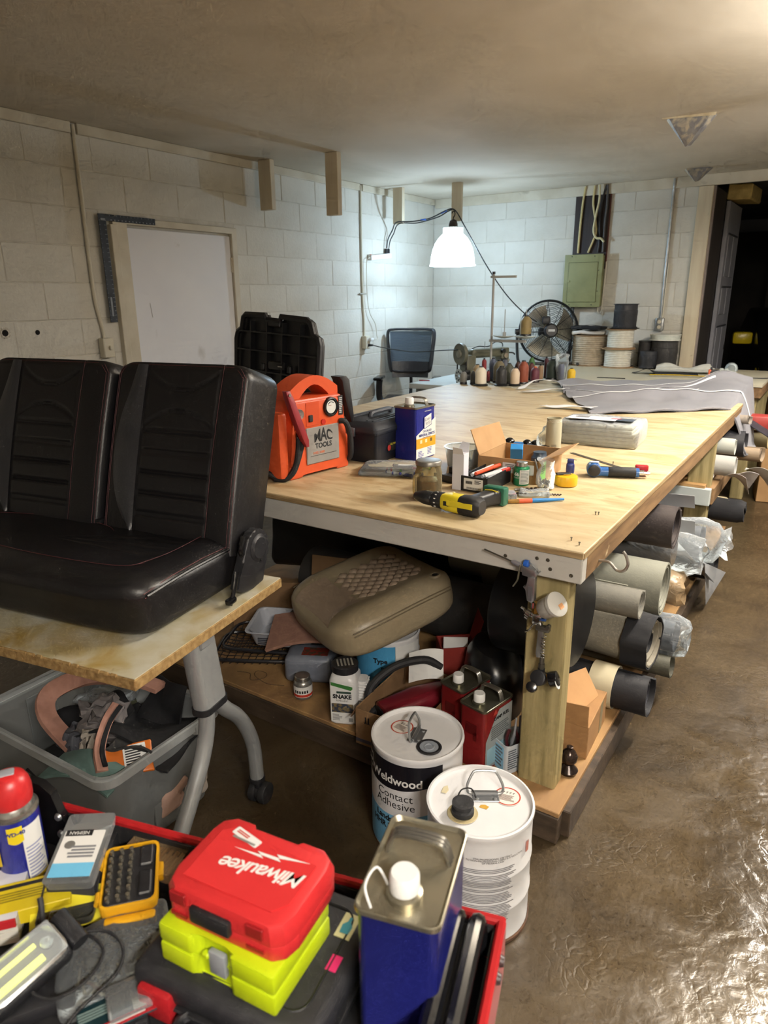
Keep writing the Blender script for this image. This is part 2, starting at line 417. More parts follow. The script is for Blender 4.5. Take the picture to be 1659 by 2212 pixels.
# ---- doorway in the back wall, open to the dark garage beyond
fp = struct('trim_6', B().box((-1.205, WY-.01, 1.17), (.115, .05, 2.343), bev=.003, seg=1), m_raw)
part('edge_strip', B().box((-1.139, WY+.0, 1.17), (.016, .03, 2.34)), plain('#8d8380', .7), fp)
struct('trim_7', B().box((-1.15, WY+.29, 1.17), (.03, .55, 2.34)), m_dark)
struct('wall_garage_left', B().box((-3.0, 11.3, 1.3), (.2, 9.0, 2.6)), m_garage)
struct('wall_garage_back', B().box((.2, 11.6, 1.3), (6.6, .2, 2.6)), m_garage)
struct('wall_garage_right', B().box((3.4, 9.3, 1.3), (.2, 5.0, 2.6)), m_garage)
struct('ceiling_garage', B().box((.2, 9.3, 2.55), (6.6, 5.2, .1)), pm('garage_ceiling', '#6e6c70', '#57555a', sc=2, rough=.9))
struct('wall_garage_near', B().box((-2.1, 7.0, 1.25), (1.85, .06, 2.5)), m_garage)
# ceiling beam and posts in the garage
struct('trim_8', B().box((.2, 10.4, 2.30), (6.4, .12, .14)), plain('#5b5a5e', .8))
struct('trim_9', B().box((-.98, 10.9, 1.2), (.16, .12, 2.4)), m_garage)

# ---- grey panelled door standing open beyond the doorway
m_gd = pm('grey_door', '#9c9ca2', '#919198', sc=3, rough=.6)
gd = thing('panel_door', 'grey six panel door standing open in the dark doorway', 'door', (-1.115, 7.27, .02))
part('slab', B().box((0, .36, 1.13), (.035, .70, 2.26), bev=.003, seg=1), m_gd, gd)
for z0, z1 in ((.12, .62), (.74, 1.16), (1.28, 1.52), (1.62, 1.98)):
    for y0 in (.10, .40):
        part('panel', B().box((.0185, y0+.11, (z0+z1)/2), (.012, .22, z1-z0), bev=.005, seg=1), m_gd, gd)
    part('moulding', B().box((.019, .36, z1+.012), (.014, .54, .014), bev=.003, seg=1), plain('#3f3f43', .7), gd)
part('edge', B().box((0, .712, 1.13), (.036, .006, 2.26)), plain('#b9bac0', .5), gd)
part('latch', B().box((.02, .69, .95), (.006, .02, .05)), plain('#202024', .5), gd)
solo('foam_block', B().box((0, 0, 0), (.20, .66, .13), bev=.01, seg=1).deform(lambda c: (c.x, c.y, c.z+.012*math.sin(c.y*23)+.006*math.sin(c.x*60))), pm('yellow_foam', '#e0c67c', '#cbae6a', sc=20, rough=.95, bump=.8, bsc=50),
     'yellowed foam block resting on top of the grey open door', 'foam block', (-1.04, 7.62, 2.362))
# ---- ceiling: hanging stub posts
for lab, x, y, zb, sx, sy in (('cream wooden stub post hanging from the ceiling nearest the white door', -3.69, 4.075, 2.10, .115, .045),
                      ('cream wooden stub post hanging lowest from the ceiling, away from the wall', -3.14, 4.14, 2.035, .10, .05),
                      ('cream wooden stub post by the ceiling above the power strip', -3.64, 5.77, 2.125, .10, .045),
                      ('cream wooden stub post that the bright lamp hangs from', -3.07, 5.82, 2.12, .09, .045)):
    solo('hanging_post', B().box((0, 0, -(CEIL-zb)/2), (sx, sy, CEIL-zb), bev=.003, seg=1), m_raw, lab, 'post', (x, y, CEIL), 0 if x < -3.5 else 4, 'stub posts under the ceiling')
# ---- torn flaps of duct tin under the ceiling
m_tin = pm('duct_tin', '#a3a3a6', '#85858a', sc=12, rough=.5, metal=.25, dirt='#cfc6b2', dsc=14, dmix=(.5,.62))
m_plaster = pm('broken_plaster', '#d9cdb0', '#b8a98a', sc=18, rough=.9, bump=.8, bsc=30)
def flap(name, label, cx, cy, w, d, h, rz, white=True):
    t = thing(name, label, 'ceiling flap', (cx, cy, CEIL), rz)
    part('tin_sheet', B().loft([[(-w/2, 0, 0), (w/2, 0, 0), (w/2, .003, 0), (-w/2, .003, 0)], [(-.004, -d, -h), (.004, -d, -h), (.004, -d+.003, -h), (-.004, -d+.003, -h)]]), m_tin, t, 0)
    part('folded_edge', B().loft([[(-w/2, 0, 0), (-w/2-.02, .06, 0), (-w/2-.02, .062, 0), (-w/2, .003, 0)], [(-.004, -d, -h), (-.012, -d+.045, -h+.012), (-.012, -d+.047, -h+.012), (-.004, -d+.003, -h)]]), m_tin, t, 0)
    part('folded_edge', B().loft([[(w/2, 0, 0), (w/2+.02, .06, 0), (w/2+.02, .062, 0), (w/2, .003, 0)], [(.004, -d, -h), (.02, -d+.05, -h+.012), (.02, -d+.052, -h+.012), (.004, -d+.003, -h)]]), m_tin, t, 0)
    if white:
        part('torn_plaster', B().prism([(-w/2-.03, 0), (w/2+.02, .01), (w/2+.03, -.03), (w/3, -.045), (0, -.038), (-w/4, -.05), (-w/2, -.045), (-w/2-.04, -.02)], -.012, .006, T(0, 0, 0) @ RX(-62)), m_plaster, t, 0)
    return t
flap('ceiling_flap', 'torn triangular tin flap with broken plaster under the ceiling', -.94, 4.49, .22, .04, .16, 4)
flap('ceiling_flap', 'small dark torn tin flap by the back wall ceiling', -1.22, 6.30, .17, .05, .105, 4, False)
# ---- shop lights over the aisle, outside the picture: steel body with two glowing tubes
m_tubel = bpy.data.materials.new('lit_tube'); m_tubel.use_nodes = True
_p = m_tubel.node_tree.nodes['Principled BSDF']; _p.inputs['Emission Color'].default_value = lin('#fff1dc'); _p.inputs['Emission Strength'].default_value = 8.0; _p.inputs['Base Color'].default_value = (1, 1, 1, 1)
for k, (x, y, lab) in enumerate(((.35, 4.75, 'lit tube shop light over the far end of the aisle'), (.30, 3.0, 'lit tube shop light over the middle of the aisle'), (1.0, -.5, 'lit tube shop light behind the camera'))):
    t = thing('shop_light', lab, 'ceiling light', (x, y, CEIL), 0, 'tube shop lights over the aisle')
    part('housing', B().box((0, 0, -.24), (.14, 1.26, .05), bev=.004, seg=1), plain('#e6e6e2', .4), t)
    [part('hanger', B().cyl((0, q, -.108), .004, .216, seg=8), m_trim, t) for q in (-.5, .5)]
    for s in (-1, 1):
        part('tube', B().cyl((s*.045, 0, -.262), .012, 1.2, 'y', 12), m_tubel, t)
    [part('tube_socket', B().box((0, q, -.26), (.12, .02, .04)), plain('#d8d8d4', .4), t) for q in (-.61, .61)]
# ================================================================ WORK TABLES
TZ = .870
def ply_mat(name, a, b, stain, grey, gmix=(.55,.8)):
    m = bpy.data.materials.new(name); m.use_nodes = True; nt = m.node_tree; N = nt.nodes; L = nt.links; p = N['Principled BSDF']
    tc = N.new('ShaderNodeTexCoord')
    def noise(s, st, d=5, dist=0.):
        mp = N.new('ShaderNodeMapping'); mp.inputs['Scale'].default_value = st; L.new(tc.outputs['Object'], mp.inputs['Vector'])
        n = N.new('ShaderNodeTexNoise'); n.inputs['Scale'].default_value = s; n.inputs['Detail'].default_value = d; n.inputs['Distortion'].default_value = dist
        L.new(mp.outputs['Vector'], n.inputs['Vector']); return n
    def ramp(n, x, y, c, d):
        r = N.new('ShaderNodeValToRGB'); r.color_ramp.elements[0].position = x; r.color_ramp.elements[1].position = y
        r.color_ramp.elements[0].color = c; r.color_ramp.elements[1].color = d; L.new(n.outputs['Fac'], r.inputs['Fac']); return r
    def mix(f, A, Bc):
        q = N.new('ShaderNodeMix'); q.data_type = 'RGBA'; L.new(f, q.inputs['Factor']); L.new(A, q.inputs['A'])
        if isinstance(Bc, tuple): q.inputs['B'].default_value = Bc
        else: L.new(Bc, q.inputs['B'])
        return q.outputs['Result']
    bw = ((0,0,0,1), (1,1,1,1))
    base = ramp(noise(7, (.5,4,1), 6, .7), .35, .68, lin(a), lin(b)).outputs['Color']
    s1 = ramp(noise(5, (1,2.6,1), 7, .9), .47, .70, *bw).outputs['Color']
    c = mix(s1, base, lin(stain))
    s2 = ramp(noise(1.1, (1,1,1), 4, .5), gmix[0], gmix[1], *bw).outputs['Color']
    c = mix(s2, c, lin(grey))
    s3 = ramp(noise(60, (.6,1.6,1), 2), .68, .76, (0,0,0,1), (.45,.45,.45,1)).outputs['Color']
    c = mix(s3, c, lin('#6d5434'))
    s4 = ramp(noise(3.0, (1.2,4.5,1), 8, 1.3), .67, .74, (0,0,0,1), (.55,.55,.55,1)).outputs['Color']
    c = mix(s4, c, lin('#6b5a40'))
    L.new(c, p.inputs['Base Color']); p.inputs['Roughness'].default_value = .48
    bp = N.new('ShaderNodeBump'); bp.inputs['Strength'].default_value = .12; bp.inputs['Distance'].default_value = .002
    L.new(noise(40, (1,5,1)).outputs['Fac'], bp.inputs['Height']); L.new(bp.outputs['Normal'], p.inputs['Normal']); return m
m_ply = ply_mat('worn_plywood', '#d3bf96', '#c6ae85', '#b4966a', '#c9ba9b')
m_ply2 = ply_mat('greyed_plywood', '#c6ba9c', '#bcb092', '#b3a482', '#c2bca6', (.3, .6))
m_plyedge = pm('plywood_edge', '#b0966c', '#8a704c', sc=30, st=(.3,.3,9), rough=.6)
m_apron = pm('grey_white_paint', '#c9c6be', '#bfbab0', sc=3, st=(.5,3,3), rough=.6, bump=.25, bsc=20, dirt='#9d968a', dsc=5, dmix=(.66,.8))
m_oldwood = pm('old_pine', '#8c6d48', '#684d30', sc=5, st=(7,.8,7), rough=.7, bump=.4, bsc=14, wave=0, mix=(.3,.7), dirt='#c9b48c', dsc=12, dmix=(.68,.76))
m_treated = pm('treated_post', '#b09f70', '#7f7249', sc=4, st=(9,9,.7), rough=.7, bump=.3, bsc=8, mix=(.32,.68), dirt='#6d5a30', dsc=5, dmix=(.66,.78))
m_shelf = pm('shelf_ply', '#b08a58', '#93704a', sc=4, st=(3,.7,1), rough=.65, dirt='#6f5535', dsc=4, dmix=(.55,.75))
m_wet = pm('damp_board', '#4f4133', '#3a2f24', sc=6, st=(1,5,5), rough=.55, bump=.4, bsc=20)
X0, X1, Y0, Y1 = -2.44, -.486, 1.65, 4.60
wt = thing('work_table', 'large plywood work table with whitewashed front rail and timber legs', 'table', (0, 0, 0))
part('top', B().box(((X0+X1)/2, (Y0+Y1)/2, TZ-.009), (X1-X0, Y1-Y0, .018), bev=.002, seg=1), m_ply, wt)
part('top_edge', B().box(((X0+X1)/2, Y0-.001, TZ-.0105), (X1-X0-.004, .003, .0145)), m_plyedge, wt)
part('top_edge', B().box((X1+.001, (Y0+Y1)/2, TZ-.0105), (.003, Y1-Y0-.004, .0145)), m_plyedge, wt)
part('front_rail', B().box(((X0+X1)/2-.001, Y0+.022, TZ-.018-.036), (X1-X0-.002, .04, .072), bev=.003, seg=1), m_apron, wt, label='whitewashed front rail')
part('side_rail', B().box((X1-.022, (Y0+Y1)/2+.02, TZ-.018-.036), (.04, Y1-Y0-.045, .072), bev=.003, seg=1), m_oldwood, wt)
part('side_rail', B().box((X0+.022, (Y0+Y1)/2+.02, TZ-.018-.036), (.04, Y1-Y0-.045, .072), bev=.003, seg=1), m_oldwood, wt)
part('end_rail', B().box(((X0+X1)/2, Y1-.022, TZ-.018-.036), (X1-X0-.09, .04, .072), bev=.003, seg=1), m_oldwood, wt)
for x, y in ((-.585, 1.715), (-2.36, 1.715), (-.56, 3.87), (-2.36, 3.3)):
    part('leg', B().box((x, y, (TZ-.09+.02)/2), (.115, .062, TZ-.09-.02), bev=.004, seg=1), m_treated, wt)
for x, z in ((-.61, .835), (-.58, .836), (-.572, .812), (-.515, .806), (-.70, .824)):   # screws sunk in the front rail
    part('screw', B().lathe([(0, .002), (.004, .002), (.0055, .0004)], 8, T(x, Y0+.0018, z-.005) @ RX(90)), plain('#4d463a', .7, .4), wt)
# low deck the rolls lie on
part('deck', B().box((-1.46, 3.09, .097), (1.96, 2.99, .016), bev=.002, seg=1), m_shelf, wt)
part('deck_rail', B().box((-1.46, 1.61, .045), (1.96, .038, .088), bev=.003, seg=1), m_wet, wt)
part('deck_rail', B().box((-.478, 3.11, .045), (.038, 2.95, .088), bev=.003, seg=1), m_wet, wt)
part('deck_rail', B().box((-1.46, 4.56, .045), (1.96, .038, .088), bev=.003, seg=1), m_wet, wt)
# cross rail with a grey painted face half way along
part('cross_rail', B().box((-.90, 3.80, .485), (.82, .04, .09), bev=.003, seg=1), pm('pale_grey_rail', '#c0c6c2', '#aeb3ae', sc=5, rough=.6, dirt='#8b8672', dsc=8, dmix=(.66,.8)), wt)
part('shelf_rail', B().box((-.50, 4.20, .485), (.04, .76, .09), bev=.003, seg=1), m_oldwood, wt)
part('mid_shelf', B().box((-1.46, 4.19, .538), (1.88, .80, .014)), m_shelf, wt)
# coat hook screwed into the side rail
solo('screw_hook', B().tube(cr([(0, 0, 0), (.03, 0, .004), (.055, 0, -.012), (.075, 0, -.008), (.085, 0, .012), (.078, 0, .034), (.068, 0, .045)], 6), .0042, 8), plain('#b9b4ac', .35, .8),
     'bent steel hook screwed into the right table rail', 'hook', (X1-.001, 1.80, .80), -15)
# ---- second table against the back wall
bt = thing('back_table', 'greyed plywood table running along the back wall', 'table', (0, 0, 0))
part('top', B().prism([(X0, 4.606), (-1.0, 4.606), (-1.0, 5.62), (-.487, 5.62), (-.487, 6.67), (X0, 6.67)], TZ-.02, TZ-.001), m_ply2, bt)
part('front_rail', B().box((-.75, 5.645, TZ-.06), (.52, .04, .078), bev=.003, seg=1), m_oldwood, bt)
part('side_rail', B().box((-.51, 6.15, TZ-.06), (.04, .96, .078), bev=.003, seg=1), m_oldwood, bt)
part('side_rail', B().box((X0+.02, 5.64, TZ-.06), (.04, 2.0, .078), bev=.003, seg=1), m_oldwood, bt)
part('lower_shelf', B().box((-1.50, 5.12, .538), (1.80, .92, .014)), m_shelf, bt)
for x, y in ((-.56, 5.72), (-.56, 6.58), (-2.36, 6.58), (-2.36, 4.75), (-1.08, 4.75)):
    part('leg', B().box((x, y, (TZ-.02)/2), (.089, .089, TZ-.02), bev=.004, seg=1), m_treated, bt)
# ================================================================ THINGS ON THE WALLS
m_steel = pm('galvanised', '#b6b8b8', '#9da0a1', sc=20, rough=.35, metal=.8)
m_cream = plain('#cfc7b2', .5); m_blk = pm('black_plastic', '#1b1b1d', '#232326', sc=30, rough=.45)
m_blkg = plain('#141416', .18); m_rub = plain('#1c1c1e', .7); m_white = plain('#e8e7e3', .4); m_chrome = plain('#c9cacc', .15, 1.0)
m_brass = plain('#b58d4a', .3, .9)
# painted conduit and switch box by the door
c = thing('conduit_run', 'painted conduit running down the left wall to a switch box', 'conduit', (WX+.012, 2.624, 0))
part('pipe', B().tube(cr([(0, .002, 2.42), (0, .0, 2.0), (0, 0, 1.55), (0, .012, 1.42), (0, .03, 1.32), (0, .032, 1.265)], 6), .011, 10), m_cream, c)
part('box', B().box((.018, .03, 1.215), (.05, .072, .115), bev=.004, seg=1), m_cream, c)
part('toggle', B().box((.050, .033, 1.215), (.016, .012, .026), bev=.003, seg=1), m_cream, c)
c = thing('conduit_run', 'thin painted conduit on the left wall ending in an outlet with plugs', 'conduit', (WX+.012, 5.38, 0))
part('pipe', B().tube(cr([(0, 0, 2.42), (0, 0, 1.9), (0, .004, 1.5), (0, .02, 1.3), (0, .02, 1.15)], 5), .009, 10), m_cream, c)
part('strap', B().box((.004, .0, 1.52), (.016, .10, .012), bev=.002, seg=1), plain('#9a9588', .5), c)
part('box', B().box((.018, .02, 1.09), (.05, .07, .115), bev=.004, seg=1), m_cream, c)
part('socket', B().box((.044, .02, 1.115), (.004, .034, .030), bev=.002, seg=1), m_white, c)
part('socket', B().box((.044, .02, 1.065), (.004, .034, .030), bev=.002, seg=1), m_white, c)
# framing square on two nails
fs = thing('framing_square', 'black steel framing square hung over the corner of the door frame', 'square', (WX+.034, 2.700, 1.972))
m_sq = pm('blued_steel', '#3a3e44', '#2c3036', sc=12, rough=.45, metal=.5)
LM = RZ(90) @ RX(90)   # XY plane facing +X
part('blade', B().box((0, .0255, -.305), (.003, .051, .61), bev=.0008, seg=1), m_sq, fs)
part('tongue', B().box((0, .051+.178, -.019), (.003, .356, .038), bev=.0008, seg=1), m_sq, fs)
tk = B()
for k in range(1, 24): tk.box((.002, .044, -.01-k*.0254), (.0006, .012 if k % 2 else .02, .002)); tk.box((.002, .005, -.01-k*.0254), (.0006, .006, .0015))
for k in range(3, 16): tk.box((.002, k*.0254, -.006), (.0006, .0015, .010)); tk.box((.002, k*.0254+.01, -.030), (.0006, .008, .006))
part('scale_marks', tk, plain('#8f949b', .5), fs)['kind'] = 'stuff'
part('lettering', B().box((.002, .03, -.03), (.0006, .03, .012)).box((.002, .022, -.52), (.0006, .012, .11)), plain('#7f848b', .5), fs)
for y, z in ((.10, -.019), (.095, -.048)):
    solo('nail', B().cyl((.0, 0, 0), .0018, .05, 'x', 8).cyl((.026, 0, 0), .004, .002, 'x', 8), plain('#8d8880', .4, .8), 'nail through the short arm of the framing square' if z > -.03 else 'nail in the door casing just under the framing square',
         'nail', (WX+.030, 2.70+y, 1.972+z+.012))
# power strip
ps = thing('power_strip', 'white power strip screwed to the left wall', 'power strip', (WX+.022, 5.66, 1.845), 0)
ps.rotation_euler = (rad(5), 0, 0)
part('body', B().box((.0, 0, 0), (.042, .34, .046), bev=.006), m_white, ps)
for k in range(5): part('socket', B().box((0, -.12+k*.058, .0235), (.026, .034, .003), bev=.001, seg=1), plain('#cfcdc6', .5), ps)
part('switch', B().box((.0, -.152, .025), (.016, .018, .008), bev=.002, seg=1), plain('#b9563a', .4), ps)
m_cable = plain('#23262a', .5); m_cablew = plain('#cdc6b4', .5)
pc = thing('white_cable', 'white cord looping from the power strip down to the outlet', 'cord', (0, 0, 0))
part('cord', B().tube(cr([(WX+.03, 5.49, 1.83), (WX+.03, 5.45, 1.82), (WX+.028, 5.43, 1.75), (WX+.025, 5.44, 1.5), (WX+.03, 5.47, 1.35), (WX+.035, 5.55, 1.25), (WX+.04, 5.565, 1.15), (WX+.055, 5.55, 1.108), (WX+.062, 5.46, 1.115)], 8), .0035, 8), m_cablew, pc)
part('plug', B().box((WX+.072, 5.425, 1.115), (.03, .05, .03), bev=.006), m_white, pc)
ec = thing('extension_cord', 'black cord strung from the wall outlet to the sewing machine', 'cord', (0, 0, 0))
part('cord', B().tube(cr([(WX+.105, 5.41, 1.064), (-3.6, 5.40, 1.05), (-3.4, 5.36, 1.035), (-3.2, 5.30, 1.03), (-3.0, 5.25, 1.045), (-2.85, 5.22, 1.06), (-2.74, 5.26, 1.065)], 8), .004, 8), m_cable, ec)
part('plug', B().cyl((WX+.083, 5.40, 1.065), .013, .05, 'x', 10, r2=.008), m_blk, ec)
# ---- hanging bay lamp
lp = thing('bay_lamp', 'brightly lit ribbed bell lamp hanging from a ceiling post', 'lamp', (-3.075, 5.765, 1.745))
m_sh = bpy.data.materials.new('glowing_prismatic_shade'); m_sh.use_nodes = True
N_ = m_sh.node_tree.nodes; L_ = m_sh.node_tree.links; P_ = N_['Principled BSDF']
P_.inputs['Base Color'].default_value = lin('#e9f6fb'); P_.inputs['Roughness'].default_value = .2
P_.inputs['Emission Color'].default_value = lin('#e2f5ff'); P_.inputs['Emission Strength'].default_value = 4.4
_t = N_.new('ShaderNodeBsdfTransparent'); _x = N_.new('ShaderNodeMixShader'); _x.inputs[0].default_value = .3
L_.new(_t.outputs[0], _x.inputs[1]); L_.new(P_.outputs[0], _x.inputs[2]); L_.new(_x.outputs[0], N_['Material Output'].inputs['Surface'])
def rib(prof, seg, amp):
    b = B(); rows = []
    for r, z in prof: rows.append([(r*(1+amp*(1 if k % 2 else -1)) * math.cos(2*PI*k/seg), r*(1+amp*(1 if k % 2 else -1)) * math.sin(2*PI*k/seg), z) for k in range(seg)])
    return b.loft(rows, cap=False)
part('shade', rib([(.196, .012), (.193, .05), (.188, .09), (.176, .14), (.156, .19), (.128, .232), (.098, .262), (.085, .272)], 96, .006), m_sh, lp, 0)
part('rim', B().lathe([(.190, .0), (.204, .002), (.206, .010), (.198, .016), (.192, .014), (.190, 0)], 48), m_sh, lp)
for k in range(24):   # fins of the collar, gaps let light out to the ceiling
    a = 2*PI*k/24
    part('collar_fin', B().box((.082, 0, .293), (.012, .010, .048), M=RZ(math.degrees(a))), m_sh, lp)
part('collar_ring', B().lathe([(.072, .315), (.088, .315), (.088, .323), (.072, .323), (.072, .315)], 32), plain('#dfe6e8', .4), lp)
part('top_plate', B().lathe([(0, .318), (.074, .318), (.074, .322), (0, .322)], 24), m_white, lp)
part('socket', B().lathe([(0, .322), (.040, .322), (.038, .35), (.030, .375), (.012, .385), (0, .385)], 20), pm('bronze', '#4a3d38', '#3c312d', sc=20, rough=.4, metal=.6), lp)
part('hook', B().tube(cr([(0, 0, .38), (.0, 0, .40), (.014, 0, .42), (.012, 0, .445), (-.006, 0, .45), (-.014, 0, .435)], 6), .0045, 8), plain('#3b3836', .4, .7), lp)
part('bulb', B().lathe([(0, .10), (.02, .104), (.034, .12), (.038, .145), (.03, .18), (.018, .21), (.016, .24), (0, .24)], 16), bpy.data.materials.get('lit_tube'), lp)
pl = bpy.data.lights.new('bay_lamp_light', 'POINT'); pl.energy = LAMP_COOL; pl.color = (.55, .77, 1.0); pl.shadow_soft_size = .025
po = bpy.data.objects.new('bay_lamp_light', pl); COL.objects.link(po); po.parent = lp; po.location = (0, 0, .075)
lc = thing('lamp_cord', 'dark cord draped from the power strip up over the lamp hook', 'cord', (0, 0, 0))
part('cord', B().tube(cr([(WX+.03, 5.765, 1.925), (WX+.04, 5.77, 2.0), (WX+.07, 5.80, 2.08), (-3.62, 5.70, 2.135), (-3.45, 5.68, 2.13), (-3.28, 5.70, 2.145), (-3.13, 5.72, 2.20), (-3.085, 5.755, 2.215), (-3.06, 5.775, 2.195)], 8), .0055, 8), m_cable, lc)
part('plug', B().box((WX+.024, 5.765, 1.895), (.024, .026, .05), bev=.006), m_blk, lc)
part('tape_band', B().tube([(-3.36, 5.69, 2.137), (-3.31, 5.695, 2.141)], .0075, 8), plain('#3b6fd6', .5), lc)
part('tape_band', B().tube([(-3.17, 5.715, 2.182), (-3.12, 5.725, 2.203)], .0075, 8), plain('#3b6fd6', .5), lc)
fc = thing('fan_cord', 'long dark cord running from the lamp post down to the fan', 'cord', (0, 0, 0))
part('cord', B().tube(cr([(WX+.03, 5.80, 1.925), (WX+.045, 5.80, 1.99), (WX+.07, 5.82, 2.05), (-3.60, 5.71, 2.122), (-3.40, 5.70, 2.117), (-3.2, 5.72, 2.155), (-3.10, 5.735, 2.20), (-3.04, 5.74, 2.195), (-2.95, 5.78, 2.04), (-2.8, 5.88, 1.75), (-2.66, 5.98, 1.52), (-2.54, 6.10, 1.36), (-2.43, 6.20, 1.26)], 8), .005, 8), m_cable, fc)
part('plug', B().box((WX+.024, 5.80, 1.898), (.024, .026, .05), bev=.006), m_blk, fc)
# ---- breaker panel on its dark board
bb = thing('backing_board', 'dark stained plywood board on the back wall above the breaker panel', 'board', (0, 0, 0))
part('board', B().box((-2.15, WY-.010, 2.03), (.313, .014, .63), bev=.002, seg=1), pm('dark_stain', '#352825', '#241c1b', sc=4, st=(9,9,.6), rough=.6), bb)
part('red_edge', B().box((-1.990, WY-.010, 2.03), (.008, .015, .63)), plain('#5d2a22', .6), bb)
for k, (lab, col, r, pts) in enumerate((
    ('leftmost cream cable dropping straight into the breaker panel', '#cfc08c', .010, [(-2.22, 2.42), (-2.235, 2.3), (-2.245, 2.1), (-2.25, 1.86)]),
    ('cream cable on the dark board that crosses into the panel top', '#cfc08c', .0095, [(-2.135, 2.42), (-2.14, 2.28), (-2.11, 2.14), (-2.095, 2.03), (-2.12, 1.95), (-2.155, 1.86)]),
    ('cream cable on the dark board that loops out to the right', '#d2c79c', .0095, [(-2.085, 2.42), (-2.08, 2.3), (-2.098, 2.18), (-2.112, 2.05), (-2.085, 1.985), (-2.04, 1.975), (-2.01, 1.945)]),
    ('dark cable on the board beside the cream ones', '#2b2a2c', .009, [(-2.03, 2.42), (-2.055, 2.32), (-2.07, 2.15), (-2.06, 1.98), (-2.065, 1.86)]),
    ('grey clipped cable at the right edge of the dark board', '#4e4a48', .010, [(-2.02, 2.42), (-2.015, 2.25), (-2.02, 2.1), (-2.02, 1.86)]))):
    solo('wall_cable', B().tube(cr([(x, WY-.030-.004*(k % 3)-(.020 if k == 2 else 0), z) for x, z in pts], 8), r, 8), plain(col, .5), lab, 'cable', group='cables above the breaker panel')
ep = thing('breaker_panel', 'olive green breaker panel with a hinged door on the back wall', 'breaker panel', (-2.17, WY-.048, 1.6135))
m_ol = pm('olive_enamel', '#8f9063', '#84865a', sc=6, rough=.45, dirt='#77754c', dsc=9, dmix=(.62,.75))
part('box', B().box((0, .004, 0), (.335, .085, .44), bev=.003, seg=1), m_ol, ep)
part('cover', B().box((0, -.041, 0), (.355, .008, .462), bev=.003, seg=1), m_ol, ep)
d_ = part('door', B().box((0, -.047, -.012), (.268, .006, .345), bev=.002, seg=1), m_ol, ep)
part('door_gap', B().box((0, -.0455, -.012), (.276, .001, .353)), plain('#4f4f32', .7), ep)
part('latch', B().cyl((-.125, -.052, .0), .010, .006, 'y', 12), m_ol, d_)
for x, z in ((-.11, .215), (.10, .213), (.145, .09), (.145, -.09), (-.11, -.21), (.10, -.21)):
    part('screw', B().cyl((x, -.046, z), .005, .003, 'y', 10), plain('#3b3a2a', .6), ep)
solo('panel_conduit', B().tube([(-2.262, WY-.04, .88), (-2.262, WY-.04, 1.39)], .018, 14), plain('#5f666c', .5), 'grey conduit rising from the table to the breaker panel', 'conduit')
solo('cable_tail', B().tube(cr([(-2.03, WY-.02, 1.39), (-2.03, WY-.02, 1.35), (-2.02, WY-.022, 1.33), (-1.995, WY-.02, 1.345), (-1.99, WY-.016, 1.55), (-1.985, WY-.014, 1.78)], 6), .006, 8), m_cablew, 'pale cable tail hanging at the lower right of the breaker panel', 'cable')
oc = thing('conduit_run', 'bright steel conduit on the back wall down to a metal outlet box', 'conduit', (-1.462, WY-.012, 0))
part('pipe', B().tube(cr([(0, -.012, 2.42), (0, -.012, 2.36), (-.002, 0, 2.28), (-.002, 0, 1.8), (0, 0, 1.29)], 6), .0105, 12), m_steel, oc)
part('pipe', B().tube(cr([(.018, 0, 1.75), (.016, 0, 1.6), (.014, 0, 1.29)], 4), .006, 10), m_cream, oc)
part('box', B().box((0, -.012, 1.235), (.072, .046, .115), bev=.012), m_steel, oc)
part('socket', B().lathe([(0, .003), (.016, .003), (.017, 0)], 14, T(0, -.035, 1.258) @ RX(90)), m_cream, oc)
part('socket', B().lathe([(0, .003), (.016, .003), (.017, 0)], 14, T(0, -.035, 1.212) @ RX(90)), m_cream, oc)
# ================================================================ SEWING CORNER
m_mesh = film('chair_mesh', '#2b3a4a', .35, .6, 0, haze='#9fb0c0')
ch = thing('office_chair', 'black mesh back office chair tucked at the sewing table', 'chair', (-3.44, 5.60, 0), 24)
ch.scale = (.95, .95, .93)
bk = lambda u, v: ((u-.5)*(.42+.05*v), .235+.05*(2*u-1)**2*-1+.07*v, .86+.42*v)
def chair_frame():
    b = B(); o = []
    for u, v in ((.5, 1), (.12, 1), (.0, .93), (0, .5), (.02, .12), (.1, 0), (.5, -.02), (.9, 0), (.98, .12), (1, .5), (1, .93), (.88, 1)): o.append(Vector(bk(u, v)))
    return b.tube(cr(o, 5, True), .024, 8, True, flat=.55)
part('back_frame', chair_frame(), m_blk, ch)
part('back_mesh', B().grid(lambda u, v: bk(.04+.92*u, .04+.92*v), 16, 16), m_mesh, ch)
part('mesh_weave', (lambda b: [b.tube([bk(.05+.9*i/10, .05+.9*j/34) for i in range(11)], .0014, 4) for j in range(35)] and b)(B()), m_blk, ch)
part('lumbar_panel', B().grid(lambda u, v: (bk(.06+.88*u, -.05+.28*v)[0], bk(.06+.88*u, 0)[1]-.012+.03*v, .80+.16*v), 10, 6, th=.012), m_blk, ch)
for z in (.84, .885, .925): part('lumbar_slat', B().tube([((u-.5)*.34, .20+.055*1-.09*(2*u-1)**2*.5+.02, z) for u in [i/8 for i in range(9)]], .008, 6, flat=.5), plain('#2f3236', .4), ch)
part('spine', B().tube(cr([(0, .27, .85), (0, .27, .72), (0, .2, .58), (0, .05, .53)], 5), .028, 8, flat=.6), m_blk, ch)
part('seat', B().box((0, -.02, .58), (.50, .48, .085), bev=.04, seg=4).deform(lambda c: (c.x, c.y, c.z-.02*max(0, -c.y*3-.3)+.01*(c.x*4)**2*.4)), pm('black_leather', '#16181c', '#1d1f24', sc=30, rough=.3), ch)
